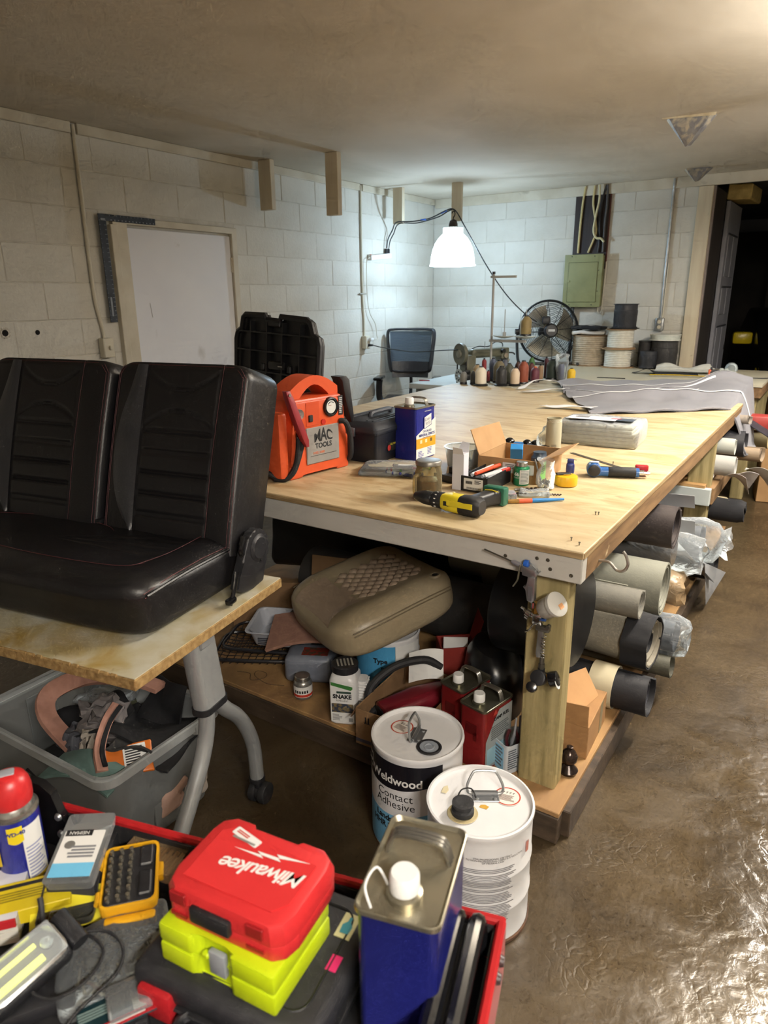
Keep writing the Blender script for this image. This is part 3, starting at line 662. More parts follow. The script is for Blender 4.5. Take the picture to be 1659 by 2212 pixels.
for s in (-1, 1):
    a = part('arm', B().tube(cr([(s*.24, .05, .56), (s*.29, .05, .60), (s*.295, .04, .72), (s*.285, .03, .80)], 5), .02, 8, flat=1.6), m_blk, ch)
    part('arm_pad', B().box((s*.285, .0, .815), (.085, .25, .03), bev=.013, seg=3), m_blkg, a)
part('gas_lift', B().cyl((0, 0, .33), .028, .42, seg=14).cyl((0, 0, .19), .04, .18, seg=14), m_blk, ch)
for k in range(5):
    a = 72*k; l = part('foot', B().tube([(0, 0, .115), (.16, 0, .10), (.30, 0, .075)], [.03, .024, .018], 8, M=RZ(a)), m_blk, ch)
    part('caster', B().cyl((.30, -.012, .029), .028, .018, 'y', 14, M=RZ(a)).cyl((.30, .012, .029), .028, .018, 'y', 14, M=RZ(a)).cyl((.30, 0, .06), .008, .04, seg=8, M=RZ(a)), m_rub, l)
# sewing table
st = thing('sewing_table', 'pale laminate sewing machine table on a steel frame', 'table', (-2.80, 5.62, 0))
part('top', B().box((0, 0, .762), (.63, 1.05, .045), bev=.006), pm('pale_laminate', '#c9cdc9', '#bfc3bf', sc=6, rough=.4), st)
part('apron', B().box((0, 0, .70), (.58, .9, .08)), plain('#8f948f', .5), st)
for x in (-.26, .26):
    for y in (-.42, .42): part('leg', B().box((x, y, .355), (.05, .05, .69), bev=.004, seg=1), plain('#73787a', .45), st)
m_sew = pm('sewing_green', '#74735f', '#69685a', sc=10, rough=.4, dirt='#585649', dsc=10, dmix=(.6,.75))
sm_ = thing('sewing_machine', 'olive grey industrial sewing machine with a belt and handwheel', 'sewing machine', (-2.665, 5.34, .785), 62)
part('bed', B().box((.14, 0, .012), (.44, .17, .024), bev=.006), m_sew, sm_)
part('column', B().box((-.02, 0, .13), (.10, .115, .215), bev=.02, seg=3), m_sew, sm_)
part('arm', B().box((.17, 0, .245), (.36, .095, .075), bev=.025, seg=3), m_sew, sm_)
hd = part('head', B().box((.335, 0, .20), (.085, .10, .17), bev=.012, seg=2), m_sew, sm_)
part('needle_bar', B().cyl((.335, -.01, .07), .006, .10, seg=8), m_chrome, hd)
part('presser_foot', B().box((.335, -.01, .032), (.03, .022, .012), bev=.003, seg=1), m_chrome, hd)
part('thread_guide', B().cyl((.335, -.055, .22), .022, .014, 'y', 14).cyl((.36, -.055, .18), .012, .018, 'y', 12), m_chrome, hd)
part('linkage', B().box((.31, -.058, .16), (.05, .02, .07), bev=.004, seg=1), m_blk, hd); part('tension_knob', B().cyl((.30, -.06, .26), .018, .03, 'y', 10), m_blk, hd)
part('lever', B().tube(cr([(.38, -.02, .24), (.43, -.03, .235), (.45, -.03, .22)], 4), .007, 8), m_blk, hd)
hw = part('handwheel', B().lathe([(0, .02), (.03, .02), (.035, .012), (.075, .012), (.088, .016), (.092, .0), (.088, -.016), (.05, -.018), (0, -.018)], 28, T(-.095, 0, .245) @ RY(-90)), m_sew, sm_)
part('hub', B().lathe([(0, .032), (.012, .030), (.03, .024), (.034, .016)], 16, T(-.095, 0, .245) @ RY(-90)), plain('#8d8c7c', .4), hw)
part('belt', B().tube(cr([(-.085, .055, .23), (-.085, .06, .10), (-.085, .05, -.02), (-.085, -.05, -.02), (-.085, -.07, .12), (-.085, -.06, .24)], 5), .006, 6), m_rub, sm_)
part('bobbin_winder_wheel', B().lathe([(.012, .004), (.055, .004), (.058, 0), (.055, -.004), (.012, -.004)], 24, T(-.15, -.06, .075) @ RY(-90)), plain('#b9bdb9', .35, .5), sm_)
for k in range(8): part('wheel_hole', B().cyl((-.1545, -.06+.034*math.cos(k*PI/4), .075+.034*math.sin(k*PI/4)), .009, .002, 'x', 10), m_blk, sm_)
part('winder_body', B().box((-.10, -.105, .055), (.07, .05, .07), bev=.01).box((-.11, -.12, .11), (.05, .03, .03), bev=.006), m_blk, sm_)
part('oil_line', B().tube(cr([(.02, .0, .285), (.10, .02, .30), (.2, .02, .295), (.26, 0, .33), (.33, 0, .32), (.34, 0, .29)], 5), .004, 6), m_cable, sm_)
part('spool_pin', B().cyl((.15, .0, .31), .003, .06, seg=6), m_chrome, sm_)
solo('seam_ripper', B().cyl((0, 0, 0), .006, .09, 'x', 8, r2=.004), plain('#8d2f3a', .4), 'small red handled tool on the sewing table corner', 'tool', (-3.07, 5.28, .791), 20)
# thread stand with one cone on it
m_pole = plain('#b7b5b0', .45)
ts = thing('thread_stand', 'tall cream thread stand with two spool trays beside the sewing machine', 'thread stand', (-2.45-.045, 5.30, .820))
part('pole', B().cyl((.04, 0, .40), .0095, .87, seg=12), m_pole, ts)
part('base_nut', B().cyl((.04, 0, -.024), .02, .022, seg=12), m_pole, ts)
part('cap', B().cyl((.04, 0, .845), .013, .02, seg=12), m_blk, ts)
part('guide_arm', B().box((.13, .06, .815), (.21, .018, .018), bev=.003, seg=1, M=T(.04, 0, 0) @ RZ(8) @ T(-.05, -.06, 0)), m_pole, ts)
part('tray_arm', B().box((.18, 0, .325), (.32, .016, .022), bev=.003, seg=1), m_pole, ts)
for x in (.15, .33):
    tr = part('tray', B().lathe([(0, .345), (.02, .345), (.085, .362), (.088, .368), (.02, .356), (0, .356)], 24, T(x, .0, 0)), plain('#c4c6bf', .45), ts)
    part('spindle', B().cyl((x, 0, .46), .0035, .22, seg=8).cyl((x, 0, .375), .014, .04, seg=10), m_pole, tr)
# ================================================================ THREAD CONES
def cone_mesh(r, h):
    return B().lathe([(0, .012), (r*.95, .012), (r, .02), (r, h*.72), (r*.80, h*.84), (r*.45, h*.94), (r*.42, h*.95), (0, h*.95)], 20)
def thread_cone(label, col, x, y, r, h, base='#1a1a1c', top='#1a1a1c', z=TZ, big=False, group='thread cones on the work table', slim=False):
    t = thing('thread_cone', label, 'thread cone', (x, y, z), rng.uniform(0, 90), group)
    mt = pm('thread_'+col.lstrip('#'), col, None, rough=.55, sheen=.3, bump=.35, bsc=30, st=(1,1,26), bdist=.002)
    if slim: part('thread', B().lathe([(0, .006), (r*.92, .006), (r, .012), (r, h*.82), (r*.7, h*.92), (0, h*.92)], 18), mt, t)
    else: part('thread', cone_mesh(r, h), mt, t)
    part('base', B().lathe([(0, 0), (r*(1.28 if big else 1.05), 0), (r*(1.3 if big else 1.06), .006), (r*.95, .016), (0, .016)], 20), plain(base, .4), t)
    part('core_top', B().lathe([(r*.36, h*.9), (r*.4, h*.93), (r*.36, h), (r*.22, h), (r*.2, h*.95), (0, h*.95)], 14), plain(top, .45), t)
    return t
# (label, colour, px-derived position, radius, height)
thread_cone('gold thread cone on the tall stand by the fan', '#8f7c4e', -2.165, 5.30, .045, .155, z=.820+.369, group='thread cones on the stand')
CN = [
 ('small grey silver thread cone, leftmost at the table corner', '#7d7c78', -2.367, 4.646, 0.026, 0.094, 0),
 ('small charcoal thread cone behind the big white one', '#3d3c3c', -2.294, 4.660, 0.022, 0.095, 0),
 ('big white thread cone on a black base, in the front row', '#e9e0cd', -2.212, 4.617, 0.041, 0.138, 1),
 ('tan thread cone half hidden behind the big white one', '#a8906a', -2.345, 4.830, 0.034, 0.130, 0),
 ('red thread cone standing at the very back by the sewing machine', '#8a1d24', -2.415, 5.094, 0.019, 0.152, 0),
 ('small dark red cone just right of the big white one', '#6d1820', -2.244, 4.809, 0.014, 0.092, 0),
 ('blue grey thread cone at the left of the tall back row', '#4c556b', -2.262, 4.930, 0.030, 0.175, 0),
 ('big olive brown thread cone standing in the back row', '#6e644a', -2.177, 4.853, 0.043, 0.166, 0),
 ('slate grey thread cone peeking over the olive ones', '#5b5f6b', -2.215, 5.045, 0.027, 0.160, 0),
 ('big black thread cone on a wide base in the front row', '#1b1b1d', -2.083, 4.687, 0.039, 0.141, 1),
 ('dark olive thread cone behind the big black one', '#47483a', -2.089, 4.835, 0.037, 0.148, 0),
 ('pale pink cream thread cone on a black base in the front row', '#d9c2a8', -1.996, 4.731, 0.034, 0.130, 1),
 ('dark brown thread cone hidden behind the rust one', '#4a2820', -2.075, 4.965, 0.024, 0.154, 0),
 ('big rust orange thread cone in the middle row', '#8a4026', -1.992, 4.873, 0.039, 0.169, 0),
 ('green topped thread cone at the back in front of the fan', '#3f6b35', -2.074, 5.237, 0.025, 0.167, 0),
 ('maroon brown thread cone behind the plum one', '#5a2a24', -2.020, 5.100, 0.028, 0.135, 0),
 ('plum thread cone with an orange top', '#5b2233', -1.950, 5.000, 0.033, 0.115, 0),
 ('slim bronze thread cone between plum and dark green', '#8a6d50', -1.955, 5.125, 0.021, 0.122, 0),
 ('slim dark maroon thread cone behind the dark green one', '#4d1622', -1.978, 5.300, 0.017, 0.164, 0),
 ('big dark green thread cone at the right of the row', '#26332c', -1.900, 5.224, 0.045, 0.153, 0),
 ('bright yellow thread cone standing apart on the right', '#e2b81f', -1.745, 5.218, 0.031, 0.095, 0)]
for lab, col, x, y, r, h, big in CN:
    thread_cone(lab, col, x, y, r, h, '#1a1a1c' if 'orange top' not in lab else '#2b2022', '#e0793a' if 'orange top' in lab else '#1a1a1c', TZ, big, slim=r < .0215)
thread_cone('violet blue thread cone inside the clear bag', '#4d5478', -1.815, 5.187, .024, .133, slim=True)
m_bag = film('clear_bag', '#eef2f4', .87, .12, .9, 22)
def crumple(b, amp, f, seed=0):
    r = random.Random(seed); ph = [r.uniform(0, 6) for _ in range(9)]
    def d(c):
        n = Vector((math.sin(c.y*f+ph[0])*math.cos(c.z*f*1.3+ph[1])+.6*math.sin(c.z*f*2.3+c.x*f*1.7+ph[6]), math.sin(c.x*f*1.2+ph[2])*math.cos(c.z*f*.9+ph[3])+.6*math.sin(c.x*f*2.1-c.z*f*1.6+ph[7]), math.sin(c.x*f+ph[4])*math.cos(c.y*f*1.1+ph[5])+.6*math.sin(c.y*f*2.2+c.x*f*1.5+ph[8])))
        return c+n*amp
    return b.deform(d)
solo('thread_bag', crumple(B().lathe([(0, .001), (.028, .001), (.034, .02), (.044, .08), (.050, .13), (.046, .16), (.052, .185), (.045, .19)], 26), .004, 60, 3), m_bag, 'clear plastic bag wrapped around a violet thread cone', 'plastic bag', (-1.812, 5.187, TZ+.006), 20, sm=60)
# ================================================================ FAN
fn = thing('floor_fan', 'black wire cage floor fan standing on the back table', 'fan', (-2.36, 6.33, TZ), 36)
FC = T(0, 0, .305) @ RX(90-6)     # cage axis toward -Y, slightly up
m_wire = plain('#1d2024', .4)
def wring(r, z, th, M=FC, seg=40): return B().tube([(r*math.cos(2*PI*k/seg), r*math.sin(2*PI*k/seg), z) for k in range(seg)], th, 6, True, M)
fcg = part('cage_rim', wring(.272, 0, .011), m_wire, fn)
rings = B()
for k in range(15):
    r = .082+k*.0125
    zf = .075*(1-((r-.06)/.215)**2)**.5 if r < .275 else 0
    rings.tube([(r*math.cos(2*PI*q/36), r*math.sin(2*PI*q/36), zf) for q in range(36)], .0017, 4, True, FC)
part('cage_rings', rings, m_wire, fn)
bk_ = B()
for k in range(12):
    r = .09+k*.016; zf = -.085*(1-((r-.06)/.215)**2)**.5
    bk_.tube([(r*math.cos(2*PI*q/36), r*math.sin(2*PI*q/36), zf) for q in range(36)], .0017, 4, True, FC)
part('cage_rings', bk_, m_wire, fn)
for k in range(12):
    a = 2*PI*k/12+.1
    part('cage_spoke', B().tube([(r*math.cos(a), r*math.sin(a), .078*(max(0, 1-((r-.06)/.215)**2))**.5+.002) for r in (.06, .10, .16, .21, .25, .272)], .0028, 5, M=FC), m_wire, fn)
for k in range(8):
    a = 2*PI*k/8
    part('cage_spoke', B().tube([(r*math.cos(a), r*math.sin(a), -.088*(max(0, 1-((r-.06)/.215)**2))**.5-.002) for r in (.06, .12, .2, .25, .272)], .0028, 5, M=FC), m_wire, fn)
part('hub_badge', B().lathe([(0, .098), (.05, .097), (.062, .088), (.066, .07), (.06, .066)], 24, FC), m_blk, fn)
part('badge_plate', B().box((0, 0, .099), (.06, .02, .002), M=FC), plain('#c9ccce', .4), fn)
part('motor', B().lathe([(0, -.15), (.05, -.148), (.07, -.13), (.075, -.07), (.07, -.06), (0, -.06)], 20, FC), m_blk, fn)
part('speed_switch', B().box((-.05, .09, .085), (.07, .07, .03), bev=.012, M=FC), m_blk, fn)
for k in range(3):
    def bl(u, v, k=k):
        r = .05+.185*u; a = 2*PI*k/3+(v-.5)*(1.15+.3*u)+.3*u
        return (r*math.cos(a), r*math.sin(a), .035*(v-.5)*2-.01)
    part('blade', B().grid(bl, 8, 8, FC, th=.002), plain('#a7a294', .3, .7), fn)
for s in (-1, 1):
    lg = part('stand_leg', B().tube(cr([(s*.288, 0, .305), (s*.292, -.01, .2), (s*.285, -.03, .07), (s*.27, -.05, .022), (s*.255, -.10, .017), (s*.24, -.17, .017)], 6), .0135, 8), m_wire, fn)
    part('pivot_knob', B().cyl((s*.295, 0, .305), .024, .03, 'x', 14), m_blk, lg)
part('stand_bar', B().tube([(-.27, -.05, .017), (.27, -.05, .017)], .0135, 8), m_wire, fn)
# ================================================================ REELS
m_card = pm('cardboard_flange', '#a98a66', '#9a7b58', sc=12, rough=.8)
def reel(label, cat, x, y, z, r, rf, h, wound, style, fl=True, flm=None, n=12, rz=0, tl=0):
    t = thing('cord_reel', label, cat, (x, y, z), rz, 'reels of cord and webbing on the back table')
    if tl: t.rotation_euler = (rad(tl), 0, rad(rz))
    prof = [(0, .006)]
    for k in range(n):
        z0 = .006+(h-.012)*k/n; dz = (h-.012)/n
        if style == 'cord': prof += [(r*.965, z0+dz*.02), (r, z0+dz*.3), (r, z0+dz*.7), (r*.965, z0+dz*.98)]
        else: prof += [(r*(.97+.03*((k*7) % 3)/2), z0+dz*.03), (r*(.97+.03*((k*7) % 3)/2), z0+dz*.97)]
    prof += [(0, h-.006)]
    part('winding', B().lathe(prof, 36), wound, t)
    if fl:
        for z_ in (0, h-.006): part('flange', B().lathe([(0, 0), (rf, 0), (rf, .006), (0, .006)], 36, T(0, 0, z_)), flm or m_card, t)
    return t
m_tanc = pm('tan_cord', '#bdae98', '#aa9a84', sc=30, rough=.8); m_wc = pm('white_cord', '#e3dfd2', '#d5d0c2', sc=30, rough=.75)
m_web = pm('black_webbing', '#34353a', '#2a2b2f', sc=30, rough=.6, bump=.3, bsc=120); m_web2 = pm('charcoal_webbing', '#403e3d', '#343232', sc=30, rough=.65, bump=.3, bsc=120)
reel('wide reel of tan cord beside the fan on the back table', 'cord reel', -2.02, 6.50, TZ, .155, .16, .27, m_tanc, 'cord', n=14)
for k, (dx, dy, c_, lab) in enumerate(((0, 0, '#d9d6d0', 'pale foam strip lying lowest on the tan cord reel'), (.0, -.02, '#1a1a1c', 'black foam strip folded on top of the tan cord reel'))):
    solo('foam_strip', crumple(B().box((0, 0, 0), (.29, .15, .03), bev=.008).sub(3), .004, 30, k), pm('foam_'+c_[1:], c_, rough=.9), lab, 'foam strip', (-2.02+dx, 6.46+dy, TZ+.295+k*.042), 8-12*k)
reel('white cord spool standing at the bottom of the pair', 'cord reel', -1.735, 6.42, TZ, .115, .145, .165, m_wc, 'cord', n=10)
reel('white cord spool stacked on another white one', 'cord reel', -1.725, 6.42, TZ+.167, .112, .13, .165, m_wc, 'cord', n=10)
reel('black webbing reel on top of the white spools', 'webbing reel', -1.70, 6.42, TZ+.345, .10, .107, .20, m_web, 'band', True, m_web, 4, tl=0)
solo('webbing_tail', B().grid(lambda u, v: (-.33+.33*u, .03*v-.015+.02*math.sin(u*4), .012+.03*math.sin(u*PI)*(1-u)+.012*u), 14, 4, th=.003), m_web2, 'loose grey webbing end hanging across to the foam strips', 'webbing', (-1.77, 6.30, TZ+.333), 5)
solo('webbing_disc', B().lathe([(.08, 0), (.125, .002), (.13, .008), (.10, .010), (0, .010), (0, .004)], 28), m_web2, 'flat coil of dark webbing under the black reel', 'webbing', (-1.70, 6.42, TZ+.333))
reel('short black webbing roll standing in front, by the white fabric', 'webbing reel', -1.475, 6.42, TZ, .075, .08, .155, m_web, 'band', False, n=4)
reel('slim charcoal spool behind the short black roll', 'webbing reel', -1.54, 6.585, TZ, .062, .066, .225, m_web2, 'band', True, m_web2, 3)
reel('wide charcoal webbing roll with white elastic on top', 'webbing reel', -1.375, 6.56, TZ, .113, .12, .235, m_web2, 'band', False, n=4)
reel('flat roll of white elastic on top of the charcoal roll', 'elastic roll', -1.375, 6.55, TZ+.237, .125, .13, .05, pm('white_elastic', '#d5d8cf', '#c4c8bd', sc=20, rough=.7), 'band', True, pm('pale_flange', '#d6d6cc', rough=.7), 3)
solo('webbing_end', B().grid(lambda u, v: (.12*u, .03*v, .004+.01*math.sin(u*5)), 8, 3, th=.003), m_web, 'short black webbing end lying left of the black roll', 'webbing', (-1.665, 6.45, TZ), 10)
# loose things on the back table
m_wfab = pm('white_fabric', '#dcdacf', '#d0cdc0', sc=20, rough=.85)
def sheet(name, label, cat, mat, loc, rz, w, d, fz, th=.002, nu=24, nv=16, poly=None):
    def f(u, v):
        x, y = (u-.5)*w, (v-.5)*d
        if poly: y *= poly(u)
        return (x, y, fz(u, v))
    return solo(name, B().grid(f, nu, nv, th=th), mat, label, cat, loc, rz)
sheet('fabric_sheet', 'folded white fabric lying on the back table before the black reels', 'fabric', m_wfab, (-1.15, 6.35, TZ+.003), 8, .46, .34, lambda u, v: .004+.05*math.exp(-((v-.75)/.16)**2)*(.6+.4*math.sin(u*9))*(1 if u < .93 else .4), .004)
sheet('fabric_sheet', 'black fabric corner lying under the white fabric', 'fabric', plain('#17171a', .85), (-1.24, 6.02, TZ+.003), 12, .50, .16, lambda u, v: .004+.045*math.exp(-((u-.22)/.10)**2)*(1-.4*v), .003, poly=lambda u: .25+.9*min(1, u*3))
sheet('fabric_sheet', 'white fabric strip on top of the black fabric corner', 'fabric', m_wfab, (-1.12, 6.13, TZ+.035), 10, .42, .10, lambda u, v: .01*math.sin(u*6)+.004, .003)
solo('metal_strip', B().box((0, 0, .0025), (.21, .016, .004)), plain('#22242a', .4, .5), 'thin dark metal strip lying on the back table', 'strip', (-1.53, 5.525, TZ), 8)
tm = thing('tape_measure', 'orange and black tape measure with yellow blade pulled out', 'tape measure', (-.85, 5.91, TZ), 12)
part('case', B().box((0, 0, .033), (.072, .04, .064), bev=.012, seg=3), plain('#2a2b2e', .55), tm)
part('face_plate', B().box((-.036, 0, .036), (.02, .043, .056), bev=.006), plain('#d9602f', .5), tm)
part('logo_panel', B().box((-.028, -.0215, .040), (.012, .002, .022)), m_blk, tm)
part('thumb_lock', B().box((-.026, 0, .072), (.016, .014, .022), bev=.004), m_blk, tm)
tb = part('blade', B().grid(lambda u, v: (-.04-.43*u, (v-.5)*.028, .008+.004*(2*v-1)**2+.004*math.sin(u*3)), 20, 4, th=.0006), plain('#e2bd1e', .4), tm)
for k in range(2, 15):
    text(str(16-k if k > 1 else ''), .017, m_blk, tb, T(-.04-k*.0285, -.001, .0145) @ RX(0), ext=.0001)
solo('glass_dome', B().lathe([(.0, .070), (.02, .067), (.04, .052), (.05, .028), (.05, 0), (.048, 0), (.048, .028), (.038, .05), (.02, .064), (0, .067)], 28), film('clear_glass', '#f2f6f6', .86, .03, 0), 'clear glass dome standing at the doorway end of the back table', 'glass dome', (-.815, 6.52, TZ))
for k, (dx, dy) in enumerate(((0, 0), (.035, .01))):
    solo('glass_stopper', B().lathe([(0, 0), (.016, 0), (.018, .008), (.010, .016), (.017, .026), (.018, .034), (.012, .042), (0, .043)], 10), film('cut_glass', '#f4fbf4', .55, .02, 0), 'small clear cut glass stopper, %s of the pair by the glass dome' % ('left' if k == 0 else 'right'), 'knob', (-.855+dx, 6.28+dy, TZ), group='glass knobs')
solo('dark_strap', B().grid(lambda u, v: (.35*u, .02*v-.12*u*u*.2, .004+.004*math.sin(u*7)), 14, 3, th=.004), plain('#2a2a2e', .7), 'dark strap lying behind the orange tape measure', 'strap', (-.80, 5.98, TZ), 12)
# ================================================================ THINGS ON THE WORK TABLE
m_or = pm('orange_plastic', '#da5a30', '#d4532b', sc=10, rough=.38); m_navy = pm('navy_plastic', '#1c202b', '#161a24', sc=20, rough=.45)
m_paper = plain('#e4e2dc', .6); m_ink = plain('#1a1a1c', .6)
# ---- jump starter (front looks to +X)
js = thing('jump_starter', 'orange portable jump starter with clamps and grey label plate', 'jump starter', (-1.577, 1.952, TZ), 82)
XZ = RX(90)     # prism profile (x,z) -> extruded along -Y
body = [(-.152, 0), (-.088, 0), (-.070, .022), (.070, .022), (.088, 0), (.152, 0), (.150, .045), (.132, .075), (.132, .235), (.118, .285), (-.118, .285), (-.132, .235), (-.132, .075), (-.150, .045)]
part('body', B().prism(body, -.13, 0, XZ @ T(0, 0, 0), bev=.010), m_or, js, 40)
hnd = [(-.118, .28)]+[(-.118+.236*k/10, .285+.075*math.sin(PI*(.12+.76*k/10))) for k in range(11)]+[(.118, .28), (.075, .285)]+[(.075-.15*k/8, .283+.045*math.sin(PI*k/8)) for k in range(9)]+[(-.075, .285)]
part('handle', B().prism(hnd, -.115, -.02, XZ), m_or, js, 40)
part('upper_panel', B().box((0, .001, .225), (.24, .010, .10), bev=.004), m_or, js)
pl_ = part('label_plate', B().box((.012, -.0035, .112), (.165, .006, .135), bev=.003, seg=1), pm('grey_plate', '#96938e', '#8a8782', sc=14, rough=.45, dirt='#c8c4bc', dsc=20, dmix=(.66,.72)), js)
mc_ = text('MAC', .046, m_ink, pl_, T(.012, -.0068, .138) @ FRONT, bold=.0009, space=.92)
for v in mc_.data.vertices: v.co.y = -.017+(v.co.y+.017)*(1.45-.85*min(1, abs(v.co.x)/.055)**2)
text('TOOLS', .026, m_ink, pl_, T(.012, -.0068, .108) @ FRONT, bold=.0007)
text('MTS11000', .013, plain('#d8672c', .5), pl_, T(-.012, -.0068, .083) @ FRONT)
part('rule', B().box((.012, -.0068, .074), (.13, .0004, .0016)), m_ink, pl_)
gz = part('gauge', B().lathe([(0, .006), (.027, .006), (.029, .012), (.035, .010), (.037, 0)], 26, T(.055, -.002, .243) @ RX(90)), m_blkg, js)
part('dial', B().prism([(.024*math.cos(rad(a)), .024*math.sin(rad(a))) for a in range(0, 361, 12)], 0, .0004, T(.055, -.0085, .243) @ RX(90)), plain('#dcdcd6', .5), gz)
part('needle', B().box((.048, -.0092, .249), (.016, .0004, .0015), M=I4), plain('#8a2020', .5), gz)
part('dial_arc', B().tube([(.055+.018*math.cos(rad(a)), -.0092, .243+.018*math.sin(rad(a))) for a in range(50, 150, 12)], .0015, 5), m_ink, gz)
part('warning_label', B().box((.107, -.005, .243), (.022, .002, .072)), m_ink, js)
part('warning_print', bars(B(), .017, .06, 9, T(.107, -.0063, .243) @ FRONT, 4), plain('#b9b9b9', .5), js)['kind'] = 'stuff'
part('power_socket', B().lathe([(0, .004), (.013, .004), (.018, .006), (.020, 0)], 18, T(-.098, -.003, .233) @ RX(90)), plain('#7a6f6a', .4), js)
part('switch_recess', B().box((-.035, -.0045, .228), (.065, .003, .085), bev=.001, seg=1), plain('#c94a22', .45), js)
part('power_switch', B().box((-.048, -.008, .213), (.018, .008, .024), bev=.002, seg=1), m_ink, js)
part('red_button', B().cyl((.015, -.006, .193), .010, .006, 'y', 14), plain('#b3281f', .4), js)
part('cable_holder', B().box((-.175, .055, .13), (.042, .12, .235), bev=.012, seg=2), m_or, js)
part('cable_holder', B().box((.160, .075, .07), (.03, .10, .11), bev=.010, seg=2), m_or, js)
for s, pts in ((1, [(.100, -.004, .185), (.115, -.022, .178), (.142, -.018, .12), (.150, -.010, .05), (.148, .01, .03), (.15, .05, .05)]),
               (-1, [(-.095, -.004, .180), (-.102, -.026, .165), (-.122, -.020, .09), (-.15, -.012, .03), (-.178, .02, .012), (-.20, .06, .03)]),
               (1, [(-.115, -.018, .17), (-.128, -.022, .10), (-.140, -.016, .05), (-.165, .0, .014), (-.19, .04, .01)])):
    part('jumper_cable', B().tube(cr(pts, 6), .0105, 10), m_rub, js)
cl = part('black_clamp', B().loft([[(x, y, z) for x, y in rrect(w, d, .005, 2, cx, .03)] for cx, z, w, d in ((.135, .345, .038, .05), (.148, .33, .04, .055), (.165, .25, .034, .05), (.185, .19, .022, .04), (.196, .165, .012, .02))]), m_blk, js)
cl2 = part('red_clamp', B().loft([[(x, y, z) for x, y in rrect(w, d, .004, 2, cx, cy)] for cx, cy, z, w, d in ((-.175, -.03, .325, .020, .022), (-.168, -.034, .30, .026, .026), (-.142, -.040, .22, .03, .028), (-.115, -.044, .15, .026, .024), (-.105, -.044, .125, .014, .016))]), plain('#8e2b31', .4), js)
part('clamp_rivet', B().cyl((-.174, -.044, .312), .005, .008, 'y', 10), m_chrome, cl2)
# ---- ribbed black lid standing on end behind it
ld = thing('ribbed_lid', 'large black plastic case lid standing on edge, ribbed inner side out', 'lid', M=T(-2.25, 2.46, TZ+.012) @ RZ(-6) @ RY(2.2) @ RX(-4))
m_lid = pm('moulded_black', '#1e1e20', '#19191b', sc=15, rough=.42)
prof = [(-.28, 0), (.28, 0), (.285, .42), (.275, .45), (.245, .465), (.225, .515), (.20, .53), (.03, .535), (.025, .515), (-.065, .517), (-.075, .537), (-.215, .535), (-.235, .52), (-.245, .47), (-.275, .45), (-.285, .42)]
part('panel', B().prism(prof, -.012, 0, XZ), m_lid, ld)
n_ = len(prof)
rim = B().tube([(x*.99, -.018, z*.99+.003) for x, z in prof], .014, 6, True)
part('rim', rim, m_lid, ld)
for x in (-.17, -.055, .05, .165): part('rib', B().box((x, -.014, .255), (.007, .030, .50)), m_lid, ld)
for z in (.09, .18, .275, .37, .455): part('rib', B().box((0, -.0135, z), (.545, .030, .007)), m_lid, ld)
part('latch_recess', B().box((-.02, -.016, .50), (.10, .02, .03), bev=.004, seg=1), m_lid, ld)
for x, z in ((-.075, .30), (.105, .30)): part('clip', B().box((x, -.026, z), (.024, .02, .034), bev=.004, seg=1), m_lid, ld)
part('moulded_badge', B().box((.01, -.020, .31), (.11, .018, .04), bev=.012), m_lid, ld)
part('bright_pin', B().cyl((.05, -.034, .31), .004, .03, 'x', 8), m_chrome, ld)
# ---- navy toolbox
tb = thing('toolbox', 'dark navy plastic toolbox with a recessed lid handle', 'toolbox', (-1.59, 2.375, TZ), 90)
part('body', B().loft([[(x, y, z) for x, y in rrect(l, w_, .012, 3)] for z, l, w_ in ((0, .385, .205), (.01, .40, .215), (.115, .42, .235), (.117, .43, .245), (.124, .43, .245))]), m_navy, tb)
lid = part('lid', B().loft([[(x, y, z) for x, y in rrect(l, w_, .018, 3)] for z, l, w_ in ((.124, .432, .247), (.136, .432, .247), (.150, .415, .225), (.160, .38, .19), (.162, .375, .185))]), plain('#2b2e35', .5), tb)
for y in (-.075, -.05, .05, .075): part('lid_rib', B().box((0, y, .1625), (.34, .008, .005), bev=.001, seg=1), plain('#2b2e35', .5), lid)
part('handle', B().tube(cr([(-.075, 0, .160), (-.07, 0, .172), (-.05, 0, .176), (.05, 0, .176), (.07, 0, .172), (.075, 0, .160)], 5), .010, 8), plain('#33363d', .5), lid)
part('latch', B().box((-.217, 0, .122), (.012, .045, .035), bev=.004), plain('#5d6066', .4), tb)
part('side_latch', B().box((.09, -.122, .12), (.05, .010, .035), bev=.004), m_navy, tb)
lb = part('sticker', B().box((-.075, -.1135, .055), (.085, .001, .035), M=RX(0)), plain('#2a2c22', .5), tb)
text('ALL PURPOSE', .011, plain('#e5d53a', .5), lb, T(-.070, -.1145, .064) @ FRONT)
part('red_mark', B().prism([(.012*math.cos(k), .012*math.sin(k)) for k in [2*PI*q/12 for q in range(12)]], 0, .0004, T(-.112, -.1143, .052) @ FRONT), plain('#a3302a', .5), lb)
